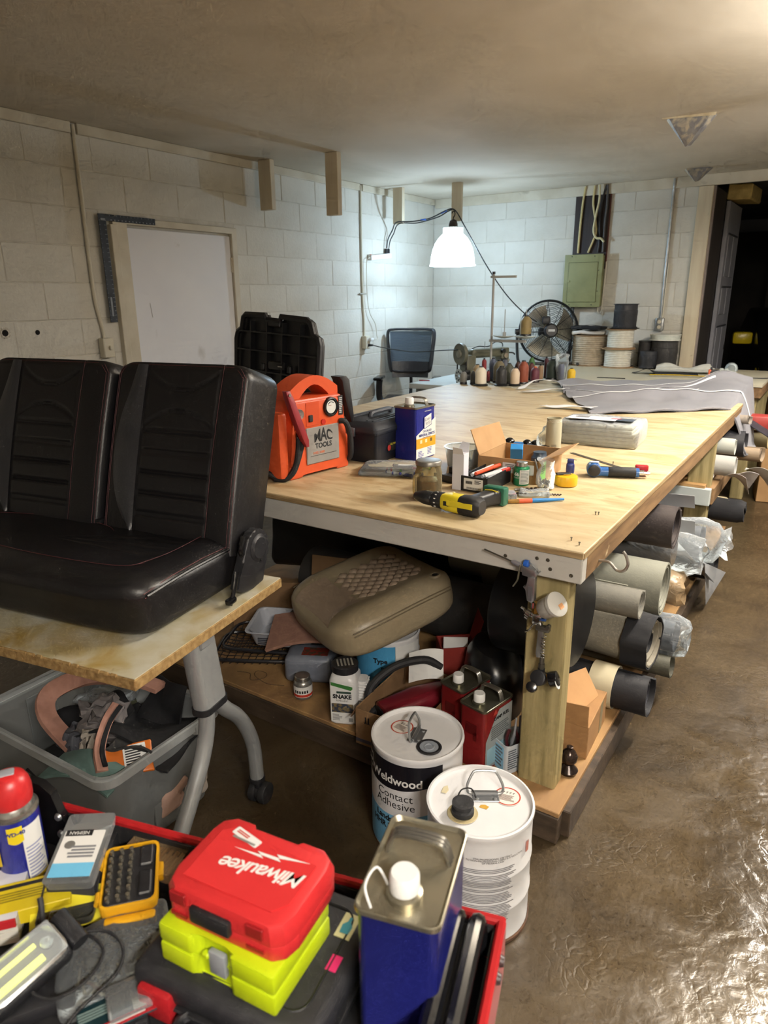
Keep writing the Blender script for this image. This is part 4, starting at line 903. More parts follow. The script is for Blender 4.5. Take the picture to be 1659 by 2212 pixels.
# ---- rectangular solvent cans
def fcan(label, M, w, d, h, bodym, topm, cap='#e8e6e0', group=None, ribs=3, strap=False, hz=1.0):
    """flat-sided can: w along X (printed face -Y), d along Y"""
    t = thing('solvent_can', label, 'can', M=M, group=group)
    part('body', B().loft([[(x, y, z) for x, y in rrect(a, b, .012, 4)] for z, a, b in ((0, w-.004, d-.004), (.003, w, d), (.006, w-.003, d-.003), (h-.008, w-.003, d-.003), (h-.006, w, d))]), bodym, t, 30)
    part('seam_rim', B().loft([[(x, y, z) for x, y in rrect(a, b, .012, 4)] for z, a, b in ((h-.007, w, d), (h-.006, w+.003, d+.003), (h, w+.003, d+.003), (h+.001, w, d), (h-.004, w-.007, d-.007))], cap=False), topm, t)
    part('top', B().prism(rrect(w-.004, d-.004, .011, 4), h-.007, h-.004), topm, t)
    sp = part('spout', B().lathe([(0, h-.004), (.021, h-.004), (.021, h+.004), (.017, h+.006), (.017, h+.014), (0, h+.014)], 20, T(-w*.26, 0, 0)), topm, t)
    part('cap', B().lathe([(0, h+.034*hz), (.015, h+.034*hz), (.0175, h+.030*hz), (.0175, h+.008), (0, h+.008)], 24, T(-w*.26, 0, 0)), plain(cap, .4), sp)
    hn = B()
    for q in range(-(ribs//2), ribs//2+1):
        hn.tube(cr([(w*.16+q*.006, -d*.40, h-.004), (w*.16+q*.006, -d*.33, h+.020*hz), (w*.16+q*.006, -d*.20, h+.027*hz), (w*.16+q*.006, d*.20, h+.027*hz), (w*.16+q*.006, d*.33, h+.020*hz), (w*.16+q*.006, d*.40, h-.004)], 4), .0032, 6)
    part('handle', hn, plain('#a7a49c', .28, .9), t)['kind'] = 'stuff'
    return t
m_canblue = pm('blue_can', '#20267a', '#1c216c', sc=4, rough=.22); m_cantop = pm('tin_top', '#aca89a', '#8f8b7c', sc=12, rough=.28, metal=.85, dirt='#8a7a55', dsc=9, dmix=(.62,.75))
ms = fcan('blue mineral spirits can with a white and yellow label on the work table', T(-1.425, 2.375, TZ) @ RZ(86), .142, .110, .212, m_canblue, m_cantop)
Fm = lambda x, z, d: T(x, -d/2-.0006, z) @ FRONT
q = part('label_panel', B().prism([(-.068, -.10), (.068, -.10), (.068, .055), (-.068, -.005)], 0, .0003, Fm(0, .106, .110)), m_paper, ms)
part('yellow_band', B().box((0, -.013, .0006), (.136, .040, .0004), M=Fm(0, .080, .110)), plain('#e2a024', .5), q)
for x in (-.035, .0, .036): part('pictogram', B().box((x, -.007, .0009), (.014, .014, .0003), M=Fm(0, .080, .110)), plain('#f3dcae' if x < .03 else '#5a451a', .5), q)
part('logo_card', B().prism([(-.024, -.026), (.024, -.014), (.024, .030), (-.024, .018)], .0004, .0008, Fm(.012, .150, .110)), m_paper, q)
part('logo_edge', B().prism([(-.027, -.029), (.027, -.016), (.027, .033), (-.027, .020)], .0002, .0005, Fm(.012, .150, .110)), m_canblue, q)
text('Klean\nStrip', .019, plain('#1f2a70', .5), q, Fm(.012, .152, .111) @ Matrix.Shear('XY', 4, (0, 0)) @ RZ(12), lsp=.85, bold=.0006)
text('ODORLESS', .0125, plain('#23306f', .5), q, Fm(.008, .112, .1112)); text('MINERAL SPIRITS', .0150, plain('#23306f', .5), q, Fm(.006, .098, .1112), bold=.0003)
text('ULTRA LOW ODOR', .0065, plain('#23306f', .5), q, Fm(.004, .087, .1112))
part('small_print', bars(B(), .04, .03, 5, Fm(-.035, .022, .1112), 2), plain('#7078a8', .6), q)['kind'] = 'stuff'
part('small_print', bars(B(), .04, .03, 5, Fm(.03, .030, .1112), 5), plain('#7078a8', .6), q)['kind'] = 'stuff'
text('PARKS & MUSEUMS', .0055, m_paper, ms, Fm(.012, .192, .1112))
# ---- clear bag of marker pens
solo('marker_bag', crumple(B().box((0, 0, .017), (.25, .16, .030), bev=.012, seg=3).sub(2), .004, 38, 5), film('zip_bag', '#e4e7e8', .955, .15, .35, 30), 'clear zip bag of coloured marker pens beside the toolbox', 'plastic bag', (-1.345, 2.105, TZ), 20, sm=80)
for k, (c_, x, y, a, z) in enumerate((('#c02a2f', -1.33, 2.105, 15, .012), ('#c2303a', -1.30, 2.09, 35, .022), ('#5fa83a', -1.275, 2.11, 50, .020), ('#2c45a0', -1.285, 2.075, 20, .011), ('#22357e', -1.315, 2.065, -5, .011), ('#8b1f2e', -1.32, 2.125, 0, .022), ('#e6e6e6', -1.29, 2.125, 25, .028), ('#30409a', -1.27, 2.085, 70, .018))):
    t = thing('marker_pen', '%s marker pen inside the clear zip bag' % ('red', 'crimson', 'green', 'blue', 'dark blue', 'maroon', 'white', 'violet blue')[k], 'marker', (x, y, TZ+z), a, 'marker pens in the zip bag')
    part('barrel', B().cyl((0, 0, 0), .006, .085, 'x', 10), plain('#dfdfdc', .4), t); part('cap', B().cyl((.05, 0, 0), .0066, .035, 'x', 10), plain(c_, .4), t); part('end_plug', B().cyl((-.045, 0, 0), .0055, .006, 'x', 10), plain(c_, .4), t)
# ---- mason jar mug of cloudy thinner
jr = thing('jar_mug', 'glass jar mug of amber liquid with a metal lid', 'jar', (-1.078, 1.885, TZ), -20)
part('liquid', B().lathe([(0, .006), (.038, .006), (.041, .012), (.041, .062), (0, .063)], 28), film('amber_liquid', '#8a6a32', .55, .15, 0, haze='#c8a060'), jr)
part('glass', B().lathe([(0, 0), (.036, 0), (.043, .006), (.0445, .02), (.044, .085), (.040, .098), (.0385, .104), (.0405, .106), (.0385, .110), (.0385, .116)], 28), film('jar_glass', '#cfc09a', .86, .05, .35, 30, haze='#e6dcbc'), jr)
part('lid', B().lathe([(0, .126), (.030, .127), (.040, .125), (.0425, .121), (.0425, .112), (.041, .111)], 30), pm('dull_zinc', '#9a958a', '#87827a', sc=30, rough=.4, metal=.6), jr)
part('handle', B().tube(cr([(.008, -.042, .085), (.01, -.060, .084), (.011, -.066, .07), (.011, -.066, .035), (.010, -.060, .022), (.008, -.043, .02)], 6), .0065, 8), film('jar_glass', '#cfc09a', .72), jr)
solo('ear_plug', B().lathe([(0, 0), (.006, .0), (.006, .008), (.004, .013), (0, .014)], 12), plain('#ddd3a0', .8), 'tiny cream foam ear plug on the table by the jar', 'ear plug', (-1.016, 1.945, TZ))
# ---- white carton
wc = thing('small_carton', 'tall narrow white carton with an open torn flap', 'carton', (-1.040, 2.035, TZ), 4)
part('body', B().box((0, 0, .062), (.042, .042, .124), bev=.001, seg=1), plain('#d8d6dc', .6), wc)
part('flap', B().prism([(-.021, 0), (.021, 0), (.016, .032), (-.010, .036)], 0, .0008, T(0, .02, .124) @ RX(62)), plain('#dedce0', .6), wc)
part('flap', B().prism([(-.019, 0), (.019, 0), (.021, .030), (-.012, .034)], 0, .0008, T(.0, -.02, .124) @ RX(128)), plain('#dedce0', .6), wc)
# ---- clear deli container with odds and ends
dc = thing('deli_container', 'clear plastic deli container holding small bits', 'container', (-1.18, 2.33, TZ))
part('wall', B().lathe([(0, .002), (.058, .002), (.060, .006), (.070, .072), (.074, .074), (.074, .078), (.069, .078), (.058, .008), (0, .004)], 30), film('milky_clear', '#eef0ee', .80, .2, .2, 8), dc)
for k in range(7):
    a = k*.9; part('contents', B().box((.03*math.cos(a), .03*math.sin(a), .016+.005*(k % 3)), (.03, .014, .016), bev=.003, seg=1, M=RZ(40*k)), plain(('#d8d4c8', '#6a7a86', '#c87a52', '#b8b4ac', '#7c8288', '#c4c0b4', '#5c6c88')[k], .5), dc)
solo('plastic_tray', B().box((0, 0, .006), (.085, .11, .012), bev=.003).box((0, .04, .020), (.085, .03, .03), bev=.004).box((0, -.052, .014), (.085, .006, .024)), m_blk, 'shallow black plastic tray behind the white carton', 'tray', (-1.12, 2.135, TZ), -12)
# ---- black carton of pens
bx = thing('pen_box', 'black shoe style carton of pens with a white shipping label', 'box', (-.978, 2.115, TZ), 0)
m_bc = plain('#1d1d1f', .5)
part('floor', B().box((0, 0, .003), (.094, .20, .004)), m_bc, bx)
for c_, d_ in (((0, -.0995, .027), (.096, .003, .052)), ((0, .0995, .027), (.096, .003, .052)), ((-.0475, 0, .027), (.003, .20, .052)), ((.0475, 0, .027), (.003, .20, .052))): part('side', B().box(c_, d_), m_bc, bx)
lb = part('shipping_label', B().box((-.002, -.1013, .027), (.07, .0006, .038)), m_paper, bx)
bc = B()
for k in range(16): bc.box((-.030+k*.0016, -.1018, .032), (.0006+.0005*(k % 3), .0003, .010))
for k in range(26): bc.box((-.026+k*.0021, -.1018, .013), (.0007+.0006*(k % 2), .0003, .007))
part('barcode', bc, m_ink, lb)['kind'] = 'stuff'
part('label_print', bars(B(), .025, .014, 4, T(.015, -.1018, .036) @ FRONT, 8), m_ink, lb)['kind'] = 'stuff'
for k, (c_, lab, x, z, a, l) in enumerate((('#d9d8d4', 'white', -.030, .046, 80, .13), ('#d7502c', 'orange', -.012, .052, 76, .135), ('#b9bbc0', 'silver', .012, .044, 74, .13), ('#c8342c', 'red capped white', .022, .046, 68, .12), ('#2b2b30', 'black', -.02, .036, 86, .14), ('#8d9096', 'grey', .030, .040, 80, .13))):
    t = thing('pen', '%s marker lying in the black carton' % lab, 'pen', M=T(-.978+x, 2.115, TZ+z) @ RZ(a) @ RY(-4), group='pens in the black carton')
    part('barrel', B().cyl((0, 0, 0), .0065, l*.65, 'x', 10), plain('#d5d4d0' if 'red' in lab else c_, .4), t); part('cap', B().cyl((l*.48, 0, 0), .0072, l*.32, 'x', 10), plain(c_, .4), t)
# ---- solvent cement tin
ct = thing('cement_tin', 'small round green and white cement tin with a screw top', 'tin', (-.885, 2.195, TZ), 0)
part('body', B().lathe([(0, 0), (.026, 0), (.027, .002), (.027, .060), (.026, .062), (.017, .066)], 26), plain('#1e7a4e', .35), ct)
part('white_label', B().grid(lambda u, v: (.0273*math.sin(.15+1.5*u), -.0273*math.cos(.15+1.5*u), .006+.05*v), 12, 1), m_paper, ct, 0)
part('cap', B().lathe([(0, .081), (.018, .081), (.0195, .079), (.0195, .066), (.017, .065)], 22), plain('#a9a8a2', .3, .8), ct)
text('-66', .017, m_paper, ct, T(0, 0, .040) @ RZ(-20), bend=.027, ext=.0004, bold=.0008); text('CEMENT', .0075, m_paper, ct, T(0, 0, .028) @ RZ(-20), bend=.027, ext=.0004)
part('label_print', (lambda b: [b.grid(lambda u, v, k=k: (.0275*math.sin(.3+1.1*u), -.0275*math.cos(.3+1.1*u), .010+.005*k+.0018*v), 6, 1) for k in range(9)] and b)(B()), plain('#7e8a84', .6), ct, 0)['kind'] = 'stuff'
# ---- open cardboard box
m_cb = pm('cardboard', '#b08a5e', '#a57f54', sc=10, rough=.8); m_cbin = plain('#9a764c', .85)
cb = thing('cardboard_box', 'open brown cardboard box with a white label and green note', 'box', (-.948, 2.335, TZ), 2)
W_, D_, H_ = .222, .255, .082
for c_, d_ in (((0, -D_/2, H_/2), (W_, .004, H_)), ((0, D_/2, H_/2), (W_, .004, H_)), ((-W_/2, 0, H_/2), (.004, D_, H_)), ((W_/2, 0, H_/2), (.004, D_, H_)), ((0, 0, .002), (W_, D_, .004))): part('side', B().box(c_, d_), m_cb, cb)
part('flap', B().prism([(-D_/2, 0), (D_/2, 0), (D_/2, .085), (-D_/2, .095)], 0, .003, T(-W_/2, 0, H_) @ RZ(90) @ RX(68) @ I4), m_cb, cb)
part('flap', B().prism([(-D_/2, 0), (D_/2, 0), (D_/2-.02, .08), (-D_/2+.01, .07)], 0, .003, T(W_/2, 0, H_) @ RZ(-90) @ RX(22)), m_cb, cb)
part('address_label', B().box((.040, -D_/2-.0025, .050), (.115, .0006, .036)), m_paper, cb)
part('label_print', bars(B(), .035, .016, 3, T(.010, -D_/2-.003, .056) @ FRONT, 3), plain('#6a6a6a', .6), cb)['kind'] = 'stuff'
gn = part('green_note', B().box((W_/2+.0026, -.08, .040), (.0006, .055, .062)), plain('#7fd04a', .6), cb)
part('note_print', bars(B(), .035, .03, 4, T(W_/2+.0032, -.08, .045) @ RIGHT, 9), plain('#3f7a22', .6), gn)['kind'] = 'stuff'
solo('blue_carton', B().box((0, 0, 0), (.045, .03, .05), bev=.001, seg=1), plain('#2f86c8', .5), 'small blue and white carton tipped inside the cardboard box', 'carton', M=T(-.975, 2.36, TZ+.075) @ RZ(20) @ RX(30))
solo('screw_jar', B().lathe([(0, 0), (.03, 0), (.031, .05), (.024, .06), (.024, .07), (0, .07)], 18), plain('#37424f', .4), 'dark small bottle inside the cardboard box', 'bottle', (-.90, 2.40, TZ+.005))
# ---- grips behind the box
def grip(label, x, y, a, c_):
    t = thing('ratchet_clamp', label, 'clamp', (x, y, TZ+.022), a, 'clamps behind the cardboard box')
    part('bar', B().box((0, 0, 0), (.11, .014, .016), bev=.004, seg=1), m_blk, t)
    part('handle', B().sph((-.055, 0, .004), (.045, .04, .042), 14), m_blkg, t); part('handle', B().sph((.055, -.004, .0), (.045, .045, .044), 14), m_blkg, t)
    part('jaw', B().box((-.01, -.02, .0), (.05, .03, .024), bev=.008), plain(c_, .4), t)
grip('black clamp with a blue jaw behind the cardboard box', -1.105, 2.735, 12, '#2f6aa8'); grip('black clamp leaning on another behind the box', -1.03, 2.70, -25, '#1f2a3a')
# ---- frosted tube of thinner (paint bottle)
ft = thing('frosted_bottle', 'frosted clear plastic bottle standing upright without a cap', 'bottle', (-.918, 2.585, TZ))
part('wall', B().lathe([(0, 0), (.029, 0), (.030, .004), (.030, .150), (.0285, .153), (.0285, .172), (.027, .172), (.027, .15), (.0285, .01), (0, .006)], 28), film('frosted', '#cfc8ac', .38, .35, 0, haze='#d8d2bc'), ft)
part('fill', B().lathe([(0, .006), (.027, .006), (.027, .095), (0, .095)], 24), film('cloudy_fill', '#c2b794', .3, .3, 0, haze='#cbbf9a'), ft)
part('thread', B().tube([(.0287*math.cos(k*.4), .0287*math.sin(k*.4), .156+.0003*k) for k in range(40)], .0008, 4), plain('#e4e0d0', .4), ft)
part('dark_label', B().grid(lambda u, v: (.0303*math.sin(-1.0+.9*u), -.0303*math.cos(-1.0+.9*u), .056+.010*v), 8, 1), plain('#54504a', .5), ft, 0)
part('fine_print', (lambda b: [b.grid(lambda u, v, k=k: (.0303*math.sin(.1+.7*u), -.0303*math.cos(.1+.7*u), .046+.004*k+.002*v), 5, 1) for k in range(7)] and b)(B()), plain('#6c665a', .5), ft, 0)['kind'] = 'stuff'
solo('crumpled_bag', crumple(B().sph((0, 0, .06), (.09, .07, .12), 18), .006, 55, 8), m_bag, 'crumpled clear bag behind the frosted bottle', 'plastic bag', (-.965, 2.66, TZ+.008))
solo('blue_scoop', B().box((0, 0, .02), (.03, .035, .04), bev=.008).box((0, 0, .045), (.024, .012, .02), bev=.004), plain('#27336e', .4), 'small dark blue cap shaped piece right of the cardboard box', 'cap', (-.792, 2.43, TZ), 20)
# ---- bale of shop towels
tw = thing('towel_pack', 'clear wrapped stack of grey shop towels with a printed card', 'towels', (-.865, 3.06, TZ), 4)
m_tow = pm('grey_towel', '#c9c5b8', '#b8b4a7', sc=40, rough=.95, bump=.6, bsc=120)
for k in range(6):
    part('towel', crumple(B().box((.004*(k % 2), .003*(k % 3), .008+k*.0155), (.325-.008*k, .23, .0165), bev=.007, seg=2).sub(2), .0015, 40, k), m_tow, tw)
part('wrap', crumple(B().box((0, 0, .050), (.345, .245, .104), bev=.018, seg=3).sub(2), .0035, 30, 11), film('shrink_wrap', '#eef0f0', .82, .08, .7, 18), tw)
cd_ = part('printed_card', B().box((-.04, -.02, .1055), (.21, .13, .0012), M=RX(-3)), plain('#e2e0e2', .5), tw)
part('card_photo', B().box((.10, -.02, .1062), (.07, .09, .0014), M=RX(-3)), plain('#4b5563', .4), cd_)
part('card_red_logo', B().sph((.055, .0, .107), (.05, .02, .002), 12), plain('#c1272d', .5), cd_)
part('card_print', bars(B(), .07, .09, 12, T(-.095, -.02, .1075) @ RZ(180), 6), plain('#77787c', .6), cd_)['kind'] = 'stuff'
# ---- straight edges
solo('steel_rule', B().box((0, 0, .0015), (.30, .018, .0016), M=RY(0)), plain('#6f6a60', .35, .7), 'long steel rule lying behind the blue stapler', 'ruler', (-.775, 2.685, TZ), -33)
solo('metal_sliver', B().box((0, 0, .001), (.045, .004, .0015)), plain('#8a8478', .4, .6), 'short thin metal sliver left of the steel rule', 'strip', (-.862, 2.655, TZ), -10)
# ---- air stapler
sg = thing('air_stapler', 'blue pneumatic stapler with a red magazine end and rubber grip', 'stapler', (-.63, 2.47, TZ), 22)
m_bl = plain('#2f5f9e', .3)
part('head', B().cyl((-.085, 0, .026), .025, .052, 'y', 22, bev=.004), m_bl, sg)
part('head_cap', B().cyl((-.085, -.028, .026), .021, .010, 'y', 20, bev=.002), m_blk, sg)
part('handle', B().cyl((-.01, -.008, .020), .0165, .16, 'x', 18), m_bl, sg)
part('grip', B().cyl((.012, -.008, .020), .0185, .095, 'x', 20, bev=.003), m_rub, sg)
part('air_nipple', B().cyl((.078, -.008, .020), .010, .018, 'x', 12).cyl((.096, -.008, .020), .0055, .022, 'x', 10).cyl((.10, -.008, .020), .008, .006, 'x', 10), m_chrome, sg)
part('magazine', B().box((.0, .034, .018), (.17, .016, .020), bev=.002, seg=1), m_blk, sg)
part('magazine_end', B().box((.085, .034, .022), (.045, .020, .034), bev=.004), plain('#c2262b', .35), sg)
part('bracket', B().prism([(.05, 0), (.11, 0), (.11, .02), (.085, .024)], .012, .018, T(0, .012, 0)), m_bl, sg)
part('lettering_band', B().box((-.083, .0, .0525), (.03, .02, .001)), plain('#d5dde6', .4), sg)
# ---- cordless drill
dl = thing('cordless_drill', 'yellow and black cordless drill lying on its side with green battery', 'drill', (-.95, 1.785, TZ), -4)
m_dy = plain('#dbc62a', .4); m_db = pm('drill_black', '#222225', '#1b1b1e', sc=20, rough=.5)
part('chuck', B().lathe([(0, -.122), (.012, -.122), (.016, -.112), (.022, -.085), (.0225, -.06), (.020, -.056)], 20, T(0, 0, .030) @ RY(90)), plain('#3a3a3c', .35, .5), dl)
part('clutch_ring', B().lathe([(.020, -.056), (.025, -.052), (.0265, -.02), (.025, -.016)], 22, T(0, 0, .030) @ RY(90)), m_db, dl)
for k in range(5): part('clutch_mark', B().box((-.036, -.0262*math.cos(k*.5-.6), .030+.0262*math.sin(k*.5-.6)), (.006, .001, .003)), m_paper, dl)
part('gear_case', B().loft([[(x, y, z) for y, z in rrect(a, a2, .014, 3, 0, .031)] for x, a, a2 in ((-.016, .046, .046), (.0, .054, .052), (.045, .056, .054), (.05, .054, .052))]), m_dy, dl)
part('motor_case', B().loft([[(x, y, z) for y, z in rrect(a, a2, .016, 3, 0, .031)] for x, a, a2 in ((.048, .056, .054), (.07, .060, .058), (.105, .058, .056), (.118, .044, .042))]), m_db, dl)
part('yellow_spine', B().box((.055, -.0285, .036), (.09, .003, .018), bev=.001, seg=1), m_dy, dl)
part('speed_window', B().box((.008, -.0275, .032), (.018, .002, .014)), m_ink, dl)
part('grip', B().loft([[(x, y, z) for x, z in rrect(a, b_, .012, 3, cx, .028)] for y, a, b_, cx in ((.015, .05, .046, .06), (.06, .042, .042, .066), (.11, .044, .044, .075), (.135, .058, .050, .080))]), m_db, dl)
part('trim_line', B().tube([(.060, .118, .006), (.056, .118, .030), (.060, .118, .051), (.085, .118, .0535), (.105, .118, .050)], .0018, 6), m_dy, dl)
part('battery', B().box((.080, .150, .030), (.075, .034, .058), bev=.006), plain('#1f5c48', .45), dl)
part('trigger', B().box((.035, .05, .028), (.018, .026, .022), bev=.005), m_db, dl)
part('selector', B().box((.02, .028, .048), (.022, .012, .010), bev=.003), m_db, dl)
# ---- blister battery pack, brush, bits
bp = thing('battery_pack', 'shrink wrapped pack of small batteries with a red and blue card', 'battery pack', (-.862, 2.005, TZ), 32)
for k in range(4): part('cell', B().cyl((-.024+.016*k, 0, .009), .0075, .048, 'y', 12), plain('#c9c9c9', .3, .6), bp)
part('card', B().box((0, 0, .0185), (.066, .046, .001)), plain('#26356e', .4), bp)
part('red_band', B().box((0, -.016, .0193), (.066, .014, .0008)), plain('#c22a38', .4), bp); part('red_band', B().box((0, .02, .0193), (.066, .006, .0008)), plain('#c22a38', .4), bp)
part('card_print', bars(B(), .05, .010, 1, T(0, -.016, .0198), 1, .8, .1), m_paper, bp)
part('blister', B().box((0, 0, .0105), (.072, .054, .022), bev=.006), film('blister', '#f0f2f2', .8, .05, .2, 20), bp)
br = thing('paint_brush', 'artist brush with a blue and orange handle', 'brush', (-.755, 2.015, TZ+.007), 40)
part('bristles', B().cyl((-.078, 0, 0), .006, .035, 'x', 10, r2=.0075), pm('stained_bristle', '#a8813f', '#8a6530', sc=40, rough=.9), br)
part('ferrule', B().cyl((-.040, 0, 0), .0072, .045, 'x', 12), plain('#d2603f', .5), br)
part('handle', B().cyl((.035, 0, 0), .0072, .105, 'x', 12, r2=.004), plain('#2f7fc4', .4), br)
m_bit = plain('#4a3e3a', .4, .6)
for k, (x, y, a, l, r) in enumerate(((-.835, 2.125, 38, .085, .006), (-.845, 2.07, 12, .07, .004), (-.735, 2.12, 20, .05, .0035))):
    t = thing('drill_bit', ('thick dark drill bit behind the battery pack', 'thin dark drill bit lying by the battery pack', 'short drill bit to the right of the clear packet')[k], 'drill bit', (x, y, TZ+r), a)
    part('shank', B().cyl((-l*.35, 0, 0), r*.8, l*.3, 'x', 10), plain('#9a9690', .3, .8), t)
    part('flute', B().tube([(-l*.2+l*.6*q/24, r*.35*math.cos(q*.9), r*.35*math.sin(q*.9)) for q in range(25)], r*.65, 6), m_bit, t)
solo('clear_packet', crumple(B().box((0, 0, .010), (.10, .055, .016), bev=.006, seg=2).sub(2), .003, 70, 2), film('packet', '#e9ecec', .82, .1, .8, 40), 'clear plastic packet with a grommet between the drill bits', 'plastic packet', (-.792, 2.085, TZ), 30)
solo('cement_brush_wire', B().tube([(0, 0, .004), (.07, .012, .004)], .002, 6), plain('#8b8276', .35, .7), 'thin metal nail lying in front of the white carton', 'nail', (-.985, 1.945, TZ), 25)
# ---- yellow tape measure and bag of clips
yt = thing('tape_measure', 'round yellow tape measure lying flat by the bag of clips', 'tape measure', (-.748, 2.262, TZ), 15)
part('case', B().cyl((0, 0, .019), .038, .036, seg=28, bev=.006), plain('#e0ae1c', .4), yt); part('strap', B().box((-.01, .005, .040), (.05, .02, .006), bev=.002, seg=1, M=RZ(20)), m_blk, yt); part('button', B().cyl((0, 0, .038), .014, .004, seg=16), plain('#c89814', .45), yt)
solo('clip_bag', crumple(B().lathe([(0, .004), (.026, .004), (.030, .015), (.030, .05), (.022, .075), (.030, .098)], 22), .004, 60, 4), m_bag, 'clear bag of small metal clips in front of the cardboard box', 'plastic bag', (-.792, 2.180, TZ+.004))
mc = B(); r_ = random.Random(5)
for k in range(40):
    x, y = r_.uniform(-.019, .019), r_.uniform(-.019, .019); mc.lathe([(.002, 0), (.006, .001), (.006, .003), (.002, .004)], 8, T(-.792+x, 2.180+y, TZ+.010+.0009*k*.5) @ RX(r_.uniform(0, 180)) @ RY(r_.uniform(0, 180)))
o = part('metal_clips', mc, plain('#9a9a9a', .3, .8)); tag(o, 'heap of small metal clips inside the clear bag', 'clips'); o['kind'] = 'stuff'
solo('hex_key', B().tube(cr([(0, 0, 0), (.02, 0, .04), (.035, 0, .075)], 4), .0025, 6), m_steel, 'thin steel rod sticking up out of the bag of clips', 'rod', (-.805, 2.180, TZ+.02), 160)
# small screws standing on the top
for k, (x, y) in enumerate(((-.560, 1.985), (-.552, 1.988), (-.70, 2.66), (-.515, 1.70), (-.545, 1.725))):
    solo('loose_screw', B().cyl((0, 0, .004), .0016, .008, seg=6).cyl((0, 0, .0085), .003, .002, seg=8), plain('#6d675c', .4, .6), ('left tiny screw of the pair in bare plywood between brush and right edge', 'right tiny screw of the pair in bare plywood between brush and right edge', 'tiny screw standing behind the steel rule by the stapler', 'tiny screw nearest the front right table corner', 'tiny screw just left of the one at the front right corner')[k], 'screw', (x, y, TZ), 0, 'tiny screws stuck in the table top')
# ================================================================ GREY FABRIC WITH ZIPPER TAPES
m_gf = pm('grey_fabric', '#7c7b80', '#727176', sc=3, rough=.8, bump=.25, bsc=40, sheen=.2, dirt='#67666b', dsc=3, dmix=(.6,.8)); m_zip = plain('#e6e5e4', .6)
A_, Bq, C_, D_q = Vector((-1.80, 4.98)), Vector((-1.13, 3.72)), Vector((-.31, 4.52)), Vector((-.70, 5.85))
def fab(u, v):
    p = (A_*(1-u)+D_q*u)*(1-v)+(Bq*(1-u)+C_*u)*v
    e = .05*math.sin(u*7)*(1-v)*v
    x, y = p.x+e, p.y+.04*math.sin(v*9+u*3)
    z = .005+.030*math.exp(-((v-.30-.10*u)/.035)**2)+.026*math.exp(-((v-.46-.03*math.sin(5*u))/.03)**2)+.055*math.exp(-((v-.70-.12*(u-.5))/.05)**2)*(.35+.65*math.sin(PI*min(1, u*1.2)))+.010*math.sin(13*u+9*v)**2
    z += .085*math.exp(-((u-.86)/.13)**2-((v-.44)/.24)**2)+.03*math.exp(-((u-.1)/.12)**2-((v-.08)/.12)**2)
    zz = TZ+z
    if x > -.52 and y < 5.60:
        o = x+.52; zz = TZ+z-1.15*o-1.4*o*o*8; x = -.52+o*.85
        zz = max(zz, .60)
    return Vector((x, y, zz))
gf = thing('grey_fabric', 'grey fabric panel with white zipper tapes spread over the table and its far corner', 'fabric', (0, 0, 0))
part('cloth', B().grid(lambda u, v: fab(u, v), 90, 90, th=.002), m_gf, gf, 60)
for v0, slope, w_, u0, u1 in ((.30, .10, .014, .0, .92), (.46, .0, .014, .05, .8), (.70, .12, .018, .0, .97), (.55, -.02, .012, .3, .7)):
    def zp(u, v, v0=v0, slope=slope, w_=w_, u0=u0, u1=u1):
        uu = u0+(u1-u0)*u; vv = v0+slope*uu-(slope*.5 if slope == .12 else 0)+(v-.5)*w_; p = fab(uu, min(.999, vv)); return p+Vector((0, 0, .004))
    part('zipper_tape', B().grid(zp, 60, 3, th=.001), m_zip, gf)
part('rolled_hem', B().tube([fab(u/40, .995)+Vector((0, 0, .004)) for u in range(41)], .006, 6), m_gf, gf)
part('black_lining', B().grid(lambda u, v: fab(.02+.46*u, .96+.038*v)+Vector((-.012, -.020, -.003)), 30, 2), plain('#202226', .8), gf)
for k, (pts, lab) in enumerate((([(-1.79, 4.95, .02), (-1.86, 4.82, .035), (-1.88, 4.66, .012), (-1.86, 4.52, .006)], 0), ([(-1.55, 4.55, .02), (-1.63, 4.50, .018), (-1.72, 4.44, .008), (-1.80, 4.38, .005)], 1), ([(-1.14, 3.84, .02), (-1.28, 3.88, .012), (-1.38, 3.86, .006), (-1.44, 3.84, .010)], 2))):
    q_ = cr([(x, y, TZ+z) for x, y, z in pts], 8)
    part('zipper_tail', B().grid(lambda u, v, q_=q_: q_[min(len(q_)-1, int(round(u*(len(q_)-1))))]+Vector((.018*(v-.5), .075*(v-.5), .006+.004*math.sin(u*9+v*3))), len(q_)-1, 4, th=.0015), m_zip, gf)
# ================================================================ PAILS ON THE FLOOR
m_pw = pm('pail_white', '#e6e4e2', '#dddbd9', sc=6, rough=.28, dirt='#c9c0aa', dsc=7, dmix=(.68,.8))
def pail(label, x, y, rz, R_, h):
    t = thing('steel_pail', label, 'pail', (x, y, 0), rz, None)
    prof = [(0, .004), (R_-.006, .004), (R_-.002, 0), (R_, .006), (R_-.002, .012)]
    for z in (.32, .62): prof += [(R_-.002, h*z-.007), (R_+.0004, h*z-.002), (R_+.0004, h*z+.002), (R_-.002, h*z+.007)]
    prof += [(R_-.002, h-.03), (R_-.001, h-.014), (R_+.002, h-.006), (R_+.001, h), (R_-.004, h+.001), (R_-.006, h-.006)]
    part('body', B().lathe(prof, 64), m_pw, t)
    part('lid', B().lathe([(R_-.004, h-.004), (R_-.010, h-.010), (R_-.016, h-.011), (.03, h-.009), (0, h-.009)], 48), m_pw, t)
    return t
